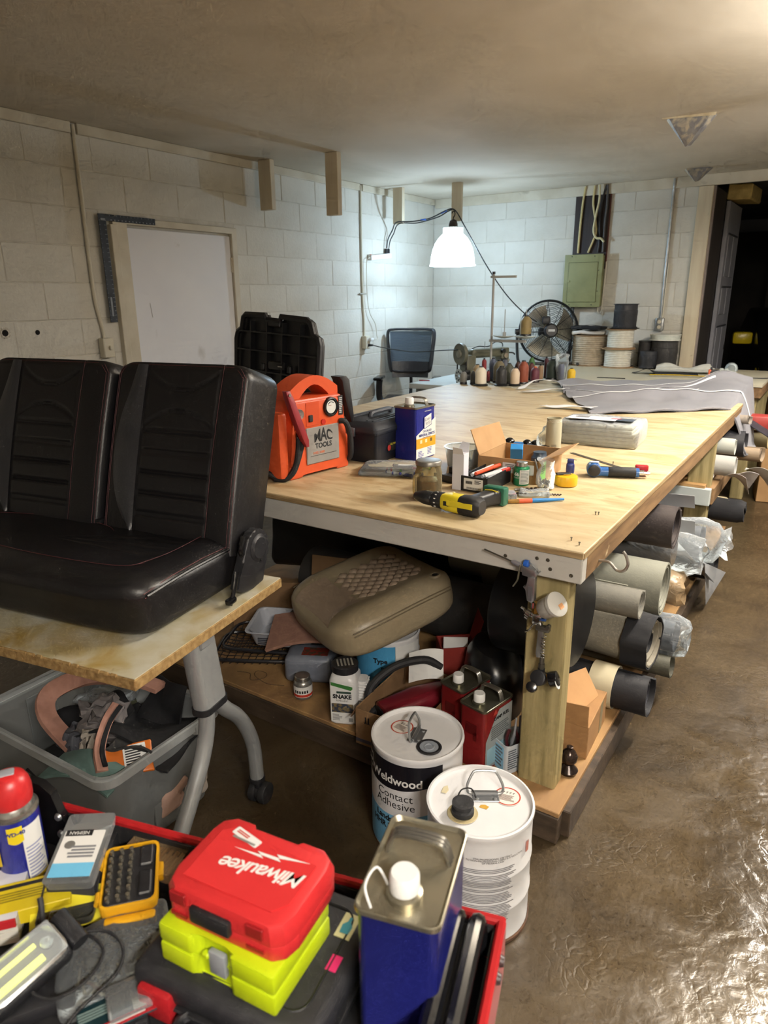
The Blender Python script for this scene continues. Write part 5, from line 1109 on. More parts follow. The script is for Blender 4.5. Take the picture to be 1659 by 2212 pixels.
def bail(t, x, y, rz, h, up):
    M = T(x, y, h-.009) @ RZ(rz)
    k = part('handle_plate', B().box((0, 0, .0015), (.066, .040, .003), bev=.001, seg=1, M=M).cyl((0, .004, .005), .006, .062, 'x', 10, M=M), plain('#9a9c9e', .35, .8), t)
    for sx in (-.022, .022): part('rivet', B().lathe([(0, .0035), (.004, .003), (.005, 0)], 10, M @ T(sx, -.012, .003)), m_steel, k)
    Mh = M @ T(0, .004, .005) @ RX(up)
    part('bail', B().tube(cr([(-.031, 0, 0), (-.042, .004, 0), (-.044, .02, 0), (-.030, .048, 0), (-.018, .054, 0), (.018, .054, 0), (.030, .048, 0), (.044, .02, 0), (.042, .004, 0), (.031, 0, 0)], 4), .0035, 8, M=Mh), m_steel, t)
def lid_sticker(t, x, y, h, rz, r=.033):
    M = T(x, y, h-.0085) @ RZ(rz)
    s = part('hazard_sticker', B().lathe([(0, .0006), (r, .0006), (r+.0004, 0)], 32, M), plain('#e6ddd2', .6), t)
    part('red_ring', B().lathe([(r-.004, .0008), (r-.002, .0009), (r-.0005, .0008)], 32, M), plain('#b8422f', .5), s)
    mk = B()
    for k in range(4): mk.tube([(-.012+.008*k, .010, .0009), (-.009+.008*k, .016, .0009), (-.013+.008*k, .014, .0009)], .0007, 4, M=M)
    part('sketch_marks', mk, m_ink, s)['kind'] = 'stuff'
    part('sticker_print', bars(B(), .038, .022, 7, M @ T(0, -.006, .0009), 3), plain('#8a7a70', .6), s)['kind'] = 'stuff'
PR, PH = .130, .325
def wrap(R_, a0, a1, zf0, zf1, n=40):
    """patch of print on a pail wall between two angles and two height functions; angle 0 looks to -Y"""
    return B().grid(lambda u, v: ((R_+.0015)*math.sin(a0+(a1-a0)*u), -(R_+.0015)*math.cos(a0+(a1-a0)*u), zf0(u)+(zf1(u)-zf0(u))*v), n, 3)
p1 = pail('white lidded pail of contact adhesive with a black and blue label', -.850, 1.440, 7, PR, PH)
a0, a1 = -1.75, .95
arc = lambda z, k: (lambda u: z-k*math.sin(PI*u)+.5*k)
lbl = part('black_band', wrap(PR, a0, a1, arc(.236, .03), lambda u: .306), plain('#17161c', .3), p1, 0)
part('white_band', wrap(PR, a0, a1, arc(.150, .03), arc(.236, .03)), plain('#dcdad9', .35), lbl, 0)
part('blue_band', wrap(PR, a0, a1, lambda u: .012, arc(.150, .03)), pm('pail_blue', '#78b6d8', '#6caad0', sc=5, rough=.35), lbl, 0)
rot = RZ(-6)
text('Weldwood', .036, m_paper, lbl, T(0, 0, .252) @ rot, bend=PR+.0015, ext=.0006, bold=.0008); text('Contact\nAdhesive', .034, m_ink, lbl, T(0, 0, .188) @ rot, bend=PR+.0015, ext=.0006, lsp=.82)
text('Landau', .026, m_ink, lbl, T(0, 0, .120) @ RZ(-18), bend=PR+.0015, ext=.0006, bold=.001); text('HHR Type', .026, m_ink, lbl, T(0, 0, .094) @ RZ(-16), bend=PR+.0015, ext=.0006, bold=.001)
text('5', .022, m_ink, lbl, T(0, 0, .035) @ RZ(-22), bend=PR+.0015, ext=.0006)
lg_ = part('logo_tile', wrap(PR+.0004, -1.02, -.78, lambda u: .245, lambda u: .292, 6), m_paper, lbl, 0)
part('logo_inner', wrap(PR+.0008, -1.00, -.80, lambda u: .250, lambda u: .287, 6), m_ink, lg_, 0)
text('DAP', .017, m_paper, lg_, T(0, 0, .268) @ RZ(math.degrees(-.9)), bend=PR+.003, ext=.0004, bold=.0006)
for k in range(6): part('fine_print', wrap(PR+.0004, -1.5, -.98-.05*(k % 3), lambda u, k=k: .236-.012*k, lambda u, k=k: .240-.012*k, 6), plain('#77747a', .6), lbl, 0)
bail(p1, .0, -.004, 96, PH, 78)
part('spout_gasket', B().lathe([(.026, 0), (.034, .001), (.035, .004), (.031, .006), (.026, .005)], 28, T(.052, -.040, PH-.009)), m_blk, p1)
part('spout_cap', B().lathe([(0, .004), (.010, .004), (.011, .006), (.014, .006), (.015, .003), (.027, .004), (.029, .001)], 28, T(.052, -.040, PH-.009)), plain('#8f959c', .4), p1)
lid_sticker(p1, -.055, .015, PH, -14)
p2 = pail('white lidded pail with a black pour spout and fine print on its side', -.583, 1.290, 24, PR, PH)
bail(p2, .012, .022, 8, PH, 62)
part('spout_dish', B().lathe([(.02, 0), (.036, .0015), (.037, 0)], 28, T(-.040, -.045, PH-.008)), pm('glue_crust', '#c9bb92', '#a8976a', sc=40, rough=.6), p2)
part('spout', B().lathe([(.020, 0), (.027, 0), (.027, .012), (.022, .016), (.022, .022), (.026, .024), (.026, .030), (.012, .031), (0, .027)], 24, T(-.040, -.045, PH-.006)), m_rub, p2)
part('pull_ring', B().tube(cr([(-.055, -.030, PH+.020), (-.045, -.012, PH+.032), (-.022, -.008, PH+.034), (-.010, -.028, PH+.026)], 5), .002, 6), m_rub, p2)
lid_sticker(p2, .066, .030, PH, -10)
part('glue_stain', B().prism([(-.01, 0), (.008, -.006), (.014, .004), (.004, .010), (-.006, .008)], 0, .0006, T(.008, -.018, PH-.0085)), plain('#c79a3c', .5), p2)
part('glue_stain', B().prism([(-.012, -.01), (.0, -.012), (.006, .0), (.002, .018), (-.008, .010)], 0, .0006, T(-.085, .03, PH-.0085)), plain('#d8cba6', .5), p2)
fp_ = B(); r_ = random.Random(3)
for col0, col1, z0, z1 in ((-.28, .75, .075, .235),):
    z = z1
    while z > z0:
        e = col1-r_.uniform(0, .18)
        fp_.grid(lambda u, v, z=z, e=e: ((PR+.0012)*math.sin(col0+(e-col0)*u), -(PR+.0012)*math.cos(col0+(e-col0)*u), z+.0022*v), 8, 1); z -= .0046 if r_.random() > .15 else .009
part('fine_print', fp_, plain('#8d8b8f', .6), p2, 0)['kind'] = 'stuff'
text('FOR PROFESSIONAL USE ONLY\nSALE TO NON-PROFESSIONAL USERS IS A VIOLATION\nOF FEDERAL LAW', .0066, plain('#4a484c', .6), p2, T(0, 0, .262) @ RZ(16), bend=PR, ext=.0012, lsp=.85)
part('hazard_diamond', B().grid(lambda u, v: ((PR+.0014)*math.sin(1.05+.10*(u-.5)), -(PR+.0014)*math.cos(1.05+.10*(u-.5)), .262+.03*(v-.5)), 4, 2), plain('#c07a6c', .5), p2, 0)
part('rust_ring', B().lathe([(PR-.001, 0), (PR+.002, .002), (PR+.002, .010), (PR-.001, .014)], 48), pm('rust', '#4a3a30', '#6a4a34', sc=30, rough=.8), p2)
# ================================================================ AIR TOOLS ON THE FRONT LEG
m_al = plain('#a8a9ac', .3, .85); m_dkm = plain('#6a675f', .35, .8)
bg = thing('blow_gun', 'grey metal air blow gun with a blue knob hooked on the front rail', 'blow gun', (0, 0, 0))
YB = 1.638
part('nozzle', B().tube([(-.757, YB, .831), (-.674, YB, .812)], .0022, 8), m_dkm, bg)
part('barrel', B().tube([(-.676, YB, .8125), (-.668, YB, .811), (-.648, YB, .806)], [.004, .0068, .0068], 12), plain('#b9b9c4', .3, .7), bg)
part('body', B().prism([(-.646, .812), (-.604, .803), (-.600, .789), (-.606, .780), (-.640, .783)], YB-.011, YB+.011, I4 @ Matrix(((1,0,0,0),(0,0,1,0),(0,1,0,0),(0,0,0,1))), bev=.002), m_al, bg)
part('handle', B().prism([(-.625, .784), (-.604, .784), (-.603, .715), (-.610, .708), (-.624, .712), (-.6265, .742), (-.638, .750), (-.6255, .752)], YB-.009, YB+.009, Matrix(((1,0,0,0),(0,0,1,0),(0,1,0,0),(0,0,0,1))), bev=.002), m_al, bg)
part('grip_plate', B().box((-.6155, YB-.0095, .735), (.011, .002, .04)), plain('#8d8e92', .35, .7), bg)
part('trigger', B().tube(cr([(-.645, YB-.012, .812), (-.648, YB-.014, .79), (-.651, YB-.014, .768), (-.662, YB-.014, .748)], 5), .0045, 8, flat=.5), plain('#8f8d80', .3, .8), bg)
part('knob', B().cyl((-.633, YB, .815), .010, .014, 'x', 10, bev=.002), plain('#2b63c0', .35), bg)
part('hang_wire', B().tube(cr([(-.628, YB, .823), (-.612, YB-.002, .812), (-.600, YB+.004, .797), (-.598, YB+.014, .795)], 5), .0018, 6), m_steel, bg)
part('connector', B().cyl((-.608, YB, .700), .006, .016, seg=10), m_chrome, bg)
YS = 1.655
sg_ = thing('spray_gun', 'small chrome spray gun with a cloudy plastic paint cup', 'spray gun', (0, 0, 0))
CM = T(-.592, YS-.012, .684) @ RY(52) @ RX(18)
part('cup', B().lathe([(0, .0), (.008, .0), (.010, .010), (.024, .018), (.028, .024), (.030, .060), (.032, .062), (.032, .072)], 26, CM), film('cloudy_cup', '#e4dfd4', .3, .3, .2, 20, haze='#e8e4da'), sg_)
part('paint_fill', B().lathe([(0, .02), (.024, .021), (.0265, .026), (.028, .050), (0, .050)], 20, CM), plain('#c9c4b8', .5), sg_)
part('cup_lid', B().lathe([(.0335, .066), (.0335, .076), (.030, .078), (0, .079)], 26, CM), film('cup_lid', '#e6e2d8', .3, .25, 0, haze='#eae6dc'), sg_)
part('lid_print', B().box((.010, .004, .0796), (.014, .016, .0004), M=CM), plain('#d39a6a', .6), sg_)
part('brass_fitting', B().cyl((-.607, YS, .684), .009, .034, seg=6), m_brass, sg_)
part('body', B().box((-.598, YS, .655), (.030, .022, .034), bev=.006).cyl((-.610, YS, .662), .009, .03, RY(-70), 12), m_chrome, sg_)
part('nozzle', B().lathe([(0, .026), (.006, .026), (.007, .020), (.013, .018), (.014, .004), (.008, 0)], 18, T(-.616, YS, .660) @ RY(-66)), plain('#b4b2ae', .2, 1.0), sg_)
part('air_horn', B().cyl((-.643, YS, .676), .004, .010, RY(-66), 8).cyl((-.632, YS, .650), .004, .010, RY(-66), 8), m_chrome, sg_)
part('fan_knob', B().cyl((-.592, YS-.016, .658), .006, .010, 'y', 12), m_chrome, sg_)
part('blue_collar', B().cyl((-.583, YS-.004, .660), .007, .016, RY(80), 12), plain('#2f5aa8', .3), sg_)
part('trigger', B().tube(cr([(-.600, YS-.010, .648), (-.610, YS-.012, .634), (-.618, YS-.012, .620), (-.628, YS-.012, .613)], 5), .0042, 8, flat=.5), m_chrome, sg_)
part('rear_bracket', B().box((-.582, YS, .630), (.040, .018, .016), bev=.004, M=I4).cyl((-.566, YS-.004, .640), .006, .014, 'y', 10).cyl((-.592, YS-.006, .640), .005, .016, 'y', 10), m_dkm, sg_)
part('handle', B().prism([(-.594, .624), (-.578, .628), (-.580, .560), (-.582, .542), (-.594, .540), (-.597, .552)], YS-.007, YS+.007, Matrix(((1,0,0,0),(0,0,1,0),(0,1,0,0),(0,0,0,1))), bev=.002), plain('#9c9b98', .3, .8), sg_)
part('spring', B().tube([(-.577+.006*math.cos(k*.7), YS-.004+.006*math.sin(k*.7), .61-.0009*k) for k in range(72)], .0016, 5), m_chrome, sg_)
part('inlet', B().cyl((-.578, YS-.003, .535), .007, .022, seg=12).cyl((-.578, YS-.003, .517), .009, .016, seg=6), m_dkm, sg_)
rg = thing('air_regulator', 'black air regulator knob with a small round gauge on the post', 'regulator', (0, 0, 0))
part('stem', B().cyl((-.578, YS-.003, .503), .010, .014, seg=12), m_blk, rg)
part('body', B().cyl((-.580, YS-.012, .484), .022, .030, RX(65), 20, bev=.003), m_blk, rg)
part('knob', B().cyl((-.589, YS-.040, .466), .0155, .030, RX(55) @ RY(14), 18, bev=.003), m_blkg, rg)
part('gauge_stem', B().cyl((-.558, YS-.006, .492), .0045, .022, 'x', 10), m_brass, rg)
gg = part('gauge', B().cyl((-.539, YS-.010, .492), .021, .024, RY(68) @ RX(-10), 22, bev=.002), m_blkg, rg)
part('gauge_face', B().cyl((-.527, YS-.014, .4875), .0185, .002, RY(68) @ RX(-10), 20), plain('#e2e2de', .4), gg)
# ================================================================ UNDER THE TABLE
DZ = .106
# beige seat cushion with quilted panel
m_bv = pm('beige_vinyl', '#a39478', '#97886c', sc=3, rough=.4, bump=.15, bsc=60)
m_bv2 = pm('taupe_vinyl', '#a7927c', '#9c8872', sc=3, rough=.45, bump=.15, bsc=60)
bs = thing('seat_cushion', 'beige vinyl car seat cushion with a diamond quilted centre', 'seat cushion', M=T(-1.375, 1.97, .405) @ RZ(-26) @ RX(12) @ RY(-3))
def cush(u, v):
    # closed pillow: u around the rim, v from bottom centre over the edge to the top centre
    a = 2*PI*u; p = 4.2
    ca, sa = math.cos(a), math.sin(a)
    rr = 1/((abs(ca)**p+abs(sa)**p)**(1/p))
    s = v
    ang = (s-.5)*PI
    k = abs(math.cos(ang))**.38
    x, y = .27*rr*ca*k, .262*rr*sa*k
    z = .080*(1 if ang > 0 else -1)*abs(math.sin(ang))**.55
    if ang > 0:
        bol = math.exp(-((abs(x)-.20)/.06)**2)*.018; z += bol-.012*math.exp(-((x/.15)**2+(y/.2)**2))
        z += -.018*max(0, (-y-.14)/.12)
    return (x, y, z)
part('cover', B().grid(cush, 72, 40, cu=True), m_bv, bs, 60)
def top(x, y): return .080+math.exp(-((abs(x)-.20)/.06)**2)*.018-.012*math.exp(-((x/.15)**2+(y/.2)**2))
dm = B().prism([(-.135, -.10), (.135, -.10), (.145, .19), (-.145, .19)], top(0,0)-.006, top(0,0)+.003)
part('centre_panel', dm, m_bv2, bs)
nn = 0
s_ = .047
for i in range(-6, 7):          # padded diamonds of the quilting, each one a piece
    for j in range(-5, 10):
        cx, cy = (i+.5*(j % 2))*s_, j*s_*.5+.03
        if -.125 < cx < .125 and -.085 < cy < .175:
            hz_ = top(cx, cy)
            part('quilt_diamond', B().lathe([(s_*.49, 0), (s_*.40, .006), (s_*.2, .010), (0, .011)], 4, T(cx, cy, hz_-.002)), m_bv2, bs, 80); nn += 1
part('front_panel', B().grid(lambda u, v: (lambda a, k: ((u-.5)*.29, -.10-.148*math.sin(v*PI/2)**.8, .0855+math.exp(-((abs((u-.5)*.29)-.20)/.06)**2)*.018-.012*math.exp(-(((u-.5)*.29/.15)**2+.3))-.07*(1-math.cos(v*PI/2))**1.4))(0, 0), 16, 12), m_bv2, bs)
for s in (-1, 1):
    for o in (0, .012):
        part('seam', B().tube(cr([(s*(.262-.0*o), -.20, .035+o), (s*.272, -.08, .042+o), (s*.272, .08, .044+o), (s*.262, .20, .036+o)], 6), .0022, 5), plain('#6f6046', .6), bs)
part('hole_flange', B().lathe([(.010, .004), (.018, .006), (.022, .0)], 16, T(.215, .175, .088)), m_bv, bs)
part('bolt_hole', B().lathe([(0, .004), (.011, .005)], 14, T(.215, .175, .088)), m_ink, bs)
# snake repellent jug
sn = thing('repellent_jug', 'white snake repellent jug with a black shaker lid', 'jug', (-1.265, 1.655, DZ), 24)
m_jug = plain('#d9d7d4', .35)
part('body', B().loft([[(x, y, z) for x, y in rrect(w_, d_, r_, 4)] for z, w_, d_, r_ in ((0, .085, .095, .02), (.006, .095, .105, .022), (.16, .095, .105, .022), (.175, .085, .095, .025), (.185, .076, .078, .034))]), m_jug, sn)
part('grip', B().loft([[(x, y, z) for x, y in rrect(.034, .05, .012, 3, .058, .01)] for z in (.03, .15)]), m_jug, sn)
for k in range(11): part('grip_rib', B().box((.064, .008, .036+.0105*k), (.030, .056, .006), bev=.002, seg=1), m_jug, sn)
part('lid', B().lathe([(.042, .183), (.046, .185), (.046, .208), (.042, .211), (0, .211)], 26), m_blk, sn)
for k in range(5): part('shaker_slot', B().box((-.024+.012*k, 0, .2115), (.006, .045, .002), M=RZ(20)), plain('#8d8a80', .5), sn)
lf = part('label', B().box((0, -.0530, .085), (.080, .0006, .145)), m_paper, sn)
SF = lambda x, z: T(x, -.0536, z) @ FRONT
part('green_bar', B().prism([(-.038, .006), (.030, -.010), (.036, -.004), (.036, .004), (-.038, .018)], 0, .0003, SF(0, .145)), plain('#3f7a3a', .5), lf)
part('grey_bar', B().box((.006, 0, 0), (.05, .008, .0003), M=SF(0, .126)), plain('#34483f', .5), lf)
text('SNAKE', .021, m_ink, lf, SF(0, .109), bold=.0009, ext=.0004); text('REPELLENT', .0085, plain('#7d7a76', .5), lf, SF(0, .094), ext=.0004)
part('snake_photo', B().box((0, 0, 0), (.074, .034, .0003), M=SF(0, .066)), pm('snake_skin', '#3a3f4a', '#7a6a4a', sc=90, rough=.5, mix=(.45,.55)), lf)
part('label_print', bars(B(), .034, .026, 6, SF(-.018, .030), 2), plain('#8d8a88', .6), lf)['kind'] = 'stuff'
part('barcode', (lambda b: [b.box((.022+.0016*k, 0, 0), (.0008, .014, .0003), M=SF(0, .022)) for k in range(9)] and b)(B()), m_ink, lf)['kind'] = 'stuff'
# small silver can
sc_ = thing('shop_can', 'small silver screw top can with a white and red label', 'can', (-1.475, 1.675, DZ), 30)
part('body', B().lathe([(0, 0), (.032, 0), (.034, .003), (.034, .058), (.030, .066), (.025, .070)], 26), plain('#9d9a94', .3, .7), sc_)
part('label', B().lathe([(.0343, .010), (.0345, .052)], 26), m_paper, sc_, 0); part('red_stripe', B().lathe([(.0347, .012), (.0348, .022)], 26), plain('#c0392b', .4), sc_, 0)
part('label_blocks', (lambda b: [b.grid(lambda u, v, k=k: (.0349*math.sin(-.75+.26*k+.17*u), -.0349*math.cos(-.75+.26*k+.17*u), .027+.011*v), 3, 1) for k in range(6)] and b)(B()), m_ink, sc_, 0)['kind'] = 'stuff'
part('cap', B().lathe([(.027, .068), (.0285, .070), (.0285, .082), (.026, .085), (0, .085)], 24), plain('#b7b4ad', .25, .85), sc_)
# grey plastic jug lying flat
gj = thing('grey_jug', 'squat grey translucent jug with a red picture label', 'jug', (-1.535, 1.80, DZ), 28)
part('body', B().box((0, 0, .055), (.19, .13, .11), bev=.026, seg=3), pm('grey_poly', '#7d828c', '#747984', sc=6, rough=.4), gj)
part('picture_label', B().box((.02, -.01, .1103), (.10, .06, .0006)), pm('label_mosaic', '#8a2f24', '#4a4030', sc=70, rough=.5, mix=(.45,.55)), gj)
# second pail of adhesive, half hidden
p3 = pail('blue labelled adhesive pail hidden under the beige cushion', -1.285, 1.955, 25, .118, .205); p3.location.z = DZ
part('blue_label', wrap(.1195, -1.3, .35, lambda u: .01, lambda u: .188), plain('#4f9cc8', .4), p3, 0); part('white_label', wrap(.1195, .36, 1.3, lambda u: .01, lambda u: .188), m_paper, p3, 0)
text('Type', .026, m_ink, p3, T(0, 0, .130) @ RZ(-6), bend=.121, ext=.0012, bold=.001); text('Landau', .024, m_ink, p3, T(0, 0, .165) @ RZ(-40), bend=.121, ext=.0012, bold=.001); text('e', .026, m_ink, p3, T(0, 0, .103) @ RZ(-2), bend=.121, ext=.0012)
# open cardboard tool box with a red canister vacuum part
b2 = thing('cardboard_box', 'open cardboard box on the low deck holding a red tool', 'box', (-1.045, 1.725, DZ), 3)
def openbox(t, w_, d_, h_, mat, th=.004):
    for c_, q_ in (((0, -d_/2, h_/2), (w_, th, h_)), ((0, d_/2, h_/2), (w_, th, h_)), ((-w_/2, 0, h_/2), (th, d_, h_)), ((w_/2, 0, h_/2), (th, d_, h_))): part('side', B().box(c_, q_), mat, t)
    part('floor', B().box((0, 0, th/2), (w_, d_, th)), mat, t)
m_cb2 = pm('cardboard_dull', '#8a6a48', '#7e6040', sc=10, rough=.85)
openbox(b2, .225, .33, .128, m_cb2)
part('tape_strip', B().box((0, -.1675, .016), (.226, .001, .012)), plain('#4a4a55', .5), b2)
part('arrow_mark', B().box((-.07, -.1675, .085), (.024, .001, .002)).box((-.075, -.1675, .097), (.004, .001, .02)).box((-.064, -.1675, .097), (.004, .001, .02)), m_ink, b2)['kind'] = 'stuff'
part('flap', B().prism([(-.16, 0), (.16, 0), (.15, .06), (-.15, .06)], 0, .003, T(-.1125, 0, .128) @ RZ(90) @ RX(-60)), m_cb2, b2)
rv = thing('red_vacuum', 'dark red hand tool body with a black hose in the cardboard box', 'hand vacuum', M=T(-1.035, 1.745, DZ+.085) @ RZ(58) @ RY(-8))
part('body', B().loft([[(x, y, z) for y, z in rrect(a, b_, .03, 4)] for x, a, b_ in ((-.13, .085, .07), (-.125, .10, .085), (0, .105, .09), (.10, .085, .07), (.14, .05, .04))]), plain('#6d1622', .35), rv)
part('mouth', B().loft([[(x, y, z) for y, z in rrect(.08, .066, .028, 4)] for x in (-.134, -.128)]), m_ink, rv)
part('handle', B().tube(cr([(-.16, .05, -.02), (-.13, .07, .07), (-.03, .08, .11), (.08, .07, .10), (.13, .05, .06)], 6), .014, 10), m_rub, rv)
part('plug_block', B().box((-.15, .06, -.03), (.06, .06, .08), bev=.012), m_rub, rv)
solo('paper_sheet', B().grid(lambda u, v: (.12*u, .09*v, .03*math.sin(u*2.2)+.05*v), 8, 6, th=.0008), m_paper, 'crumpled white paper in the cardboard box behind the red tool', 'paper', M=T(-1.10, 1.80, DZ+.11) @ RZ(30) @ RX(25))
# red camp fuel cans
m_cr = pm('fuel_red', '#7c1f1f', '#701a1b', sc=5, rough=.3); m_ct2 = pm('dull_tin', '#8b8878', '#76735f', sc=14, rough=.32, metal=.85)
for lab, x, y, rz in (('red camp fuel can at the back, close to the open carton', -.868, 1.775, 76), ('red camp fuel can in front, with a grey printed side', -.765, 1.712, 78)):
    f = fcan(lab, T(x, y, DZ) @ RZ(rz), .145, .098, .215, m_cr, m_ct2, group='camp fuel cans under the table')
    sp_ = part('grey_side_print', B().prism([(-.062, -.10), (.066, -.10), (.066, .09), (.0, .09), (-.03, .05), (-.062, 0)], 0, .0004, T(0, -.0485, .107) @ FRONT), plain('#8f9492', .4), f)
    part('blue_panel', B().box((.0, -.060, .0006), (.11, .06, .0003), M=T(0, -.0485, .107) @ FRONT), plain('#8fb2bd', .4), sp_)
    text('CAMP FUEL', .015, m_ink, sp_, T(.012, -.0492, .170) @ FRONT, bold=.0005); part('print', bars(B(), .09, .05, 7, T(.008, -.0492, .125) @ FRONT, 4), plain('#5c6160', .6), sp_)['kind'] = 'stuff'
    part('warning_triangle', B().prism([(-.012, 0), (.012, 0), (0, .02)], 0, .0004, T(-.02, -.0490, .186) @ FRONT), plain('#a83a30', .4), sp_)
    part('lantern_emblem', B().box((-.0735, 0, .14), (.0006, .04, .035), bev=.0).box((-.0735, -.014, .118), (.0006, .012, .03)), plain('#5c1516', .3), f)
# tin with pens and pliers
tn = thing('open_tin', 'open white and blue tin holding pliers and pens', 'tin', (-.683, 1.728, DZ), 62)
m_tn = plain('#c9ced2', .35, .2)
part('wall', B().loft([[(x, y, z) for x, y in rrect(.10, .078, .016, 4)] for z in (0, .098)]+[[(x, y, z) for x, y in rrect(.097, .075, .015, 4)] for z in (.098, .004)], cap=False), m_tn, tn)
part('floor', B().prism(rrect(.098, .076, .015, 4), .002, .004), m_tn, tn)
part('blue_panel', B().box((-.0505, 0, .045), (.0006, .05, .085)), plain('#8fc0dc', .4), tn); part('blue_panel', B().box((.02, -.0395, .045), (.045, .0006, .085)), plain('#9fcbe2', .4), tn)
part('nutrition_print', bars(B(), .04, .07, 9, T(-.024, -.0398, .05) @ FRONT, 6), plain('#5a6068', .6), tn)['kind'] = 'stuff'
part('print', bars(B(), .045, .07, 6, T(-.0511, 0, .05) @ LEFT, 7), plain('#6a7078', .6), tn)['kind'] = 'stuff'
pl2 = thing('pliers', 'red handled pliers standing in the open tin', 'pliers', (-.683, 1.728, DZ+.005), 30)
for s in (-1, 1): part('handle', B().tube(cr([(0, 0, .03), (s*.014, 0, .06), (s*.016, 0, .09), (s*.008, 0, .115)], 5), .0055, 8), plain('#4a1c20', .4), pl2)
part('jaw', B().box((0, 0, .018), (.022, .010, .034), bev=.003), m_dkm, pl2)
for k, (dx, dy, c_, lab) in enumerate(((-.02, .01, '#c9cacc', 'silver metal pen leaning in the open tin'), (.018, .006, '#2b1c20', 'dark marker standing in the open tin'), (-.012, -.012, '#b9b9bd', 'thin steel scriber tilted in the open tin'))):
    solo('pen', B().tube([(0, 0, 0), (-.02+.02*k, .01, .10), (-.03+.025*k, .02, .155)], [.004, .0045, .003], 8), plain(c_, .3, .6 if k != 1 else 0), lab, 'pen', (-.683+dx, 1.728+dy, DZ+.006))
# black moulded shell (tank cover), black wedge, tall red carton
solo('plastic_shell', B().lathe([(.0, .235), (.05, .232), (.10, .215), (.135, .17), (.150, .10), (.150, .0), (.142, .0), (.142, .09)], 36).deform(lambda c: (c.x*.72, c.y*1.05, c.z*(1-.18*c.x*3))), plain('#131315', .3), 'glossy black moulded plastic shell behind the fuel cans', 'plastic shell', (-.885, 2.03, DZ), 30)
solo('bent_rod', B().tube(cr([(0, 0, 0), (0, 0, .10), (-.02, 0, .125), (-.05, 0, .12)], 5), .004, 8), m_steel, 'bent steel rod sticking up behind the fuel cans', 'rod', (-.76, 1.855, DZ))
solo('padded_block', B().box((0, 0, 0), (.05, .20, .07), bev=.012), plain('#26262a', .6), 'black padded block leaning against the post behind the tin', 'block', M=T(-.672, 1.865, DZ+.155) @ RZ(24) @ RX(-32))
rc = thing('red_carton', 'upright open carton with red panels holding folded leaflets', 'carton', (-1.06, 2.075, DZ), 40)
openbox(rc, .13, .10, .16, pm('carton_red', '#8a2b22', '#7c2620', sc=8, rough=.6)); part('print_panel', B().box((-.0655, 0, .08), (.001, .095, .15)), plain('#c9c4b8', .5), rc)
part('flap', B().prism([(-.05, 0), (.05, 0), (.045, .10), (-.05, .11)], 0, .002, T(.065, 0, .16) @ RZ(-90) @ RX(75)), plain('#8e2a22', .6), rc)
solo('leaflet', B().box((0, 0, .09), (.09, .003, .17)), m_paper, 'white folded leaflet standing in the red carton', 'leaflet', (-1.06, 2.07, DZ+.004), 30)
# black wire baskets stacked, white pan, foam, cardboard sheets at the left
m_wk = plain('#26262a', .35)
for q_, (x, y, z, rz, lab) in enumerate(((-1.80, 1.83, DZ+.006, 30, 'black wire tray lying lowest on the deck under the white pan'), (-1.775, 1.86, DZ+.040, 24, 'black wire tray resting on another below the white pan'))):
    t = thing('wire_tray', lab, 'wire tray', (x, y, z), rz, 'wire trays under the table')
    part('rim', B().tube([(a, b_, .03) for a, b_ in rrect(.38, .24, .05, 4)], .006, 6, True), m_wk, t)
    for k in range(13): part('wire', B().tube(cr([(-.18+.03*k, -.118, .03), (-.18+.03*k, -.09, .004), (-.18+.03*k, .09, .004), (-.18+.03*k, .118, .03)], 3), .0016, 4), m_wk, t)
    for k in range(8): part('wire', B().tube(cr([(-.188, -.09+.0257*k, .03), (-.16, -.09+.0257*k, .007), (.16, -.09+.0257*k, .007), (.188, -.09+.0257*k, .03)], 3), .0016, 4), m_wk, t)
wp = thing('white_pan', 'white plastic tray with a rolled rim, holding foam scraps', 'pan', M=T(-1.735, 1.885, DZ+.075) @ RZ(24) @ RX(6))
part('pan', B().loft([[(x, y, z) for x, y in rrect(a, b_, .03, 4)] for z, a, b_ in ((.07, .285, .205), (.072, .27, .19), (.066, .262, .182), (0, .23, .15), (.004, .222, .142), (.068, .255, .175))], cap=False), plain('#c4c6cc', .4), wp)
part('bottom', B().prism(rrect(.23, .15, .03, 4), 0, .004), plain('#c4c6cc', .4), wp)
part('print', bars(B(), .05, .03, 4, T(-.06, -.0965, .035) @ RX(78), 4), plain('#3a3a44', .6), wp)['kind'] = 'stuff'
m_foam = pm('pink_foam', '#a57c68', '#987060', sc=30, rough=.95, bump=.4, bsc=90)
solo('foam_sheet', B().grid(lambda u, v: (-.16+.34*u, -.10+.20*v, .05*math.sin(u*2.8)*(1-v*.5)+.02*v), 16, 8, th=.012), m_foam, 'curled pinkish foam backed scrap between the pan and the beige cushion', 'foam scrap', M=T(-1.585, 1.86, DZ+.135) @ RZ(30) @ RX(10))
solo('foam_sheet', B().grid(lambda u, v: (.16*u, .12*v, .03*math.sin(u*3)+.02*v), 10, 6, th=.010), pm('brown_foam', '#6f6152', '#625547', sc=30, rough=.95), 'brown foam scrap lying in the white pan', 'foam scrap', M=T(-1.76, 1.90, DZ+.125) @ RZ(10) @ RX(12))
for k, (x, y, z, rz, rx, w_, h_, lab) in enumerate(((-1.93, 2.02, DZ+.002, 30, 18, .36, .20, 'large brown cardboard sheet standing behind the wire trays'), (-1.72, 2.20, DZ+.002, 14, 10, .26, .30, 'pale cardboard sheet standing behind the beige cushion'))):
    solo('cardboard_sheet', B().box((0, 0, h_/2), (w_, .006, h_)), m_cb2, lab, 'cardboard', M=T(x, y, z) @ RZ(rz) @ RX(-rx))
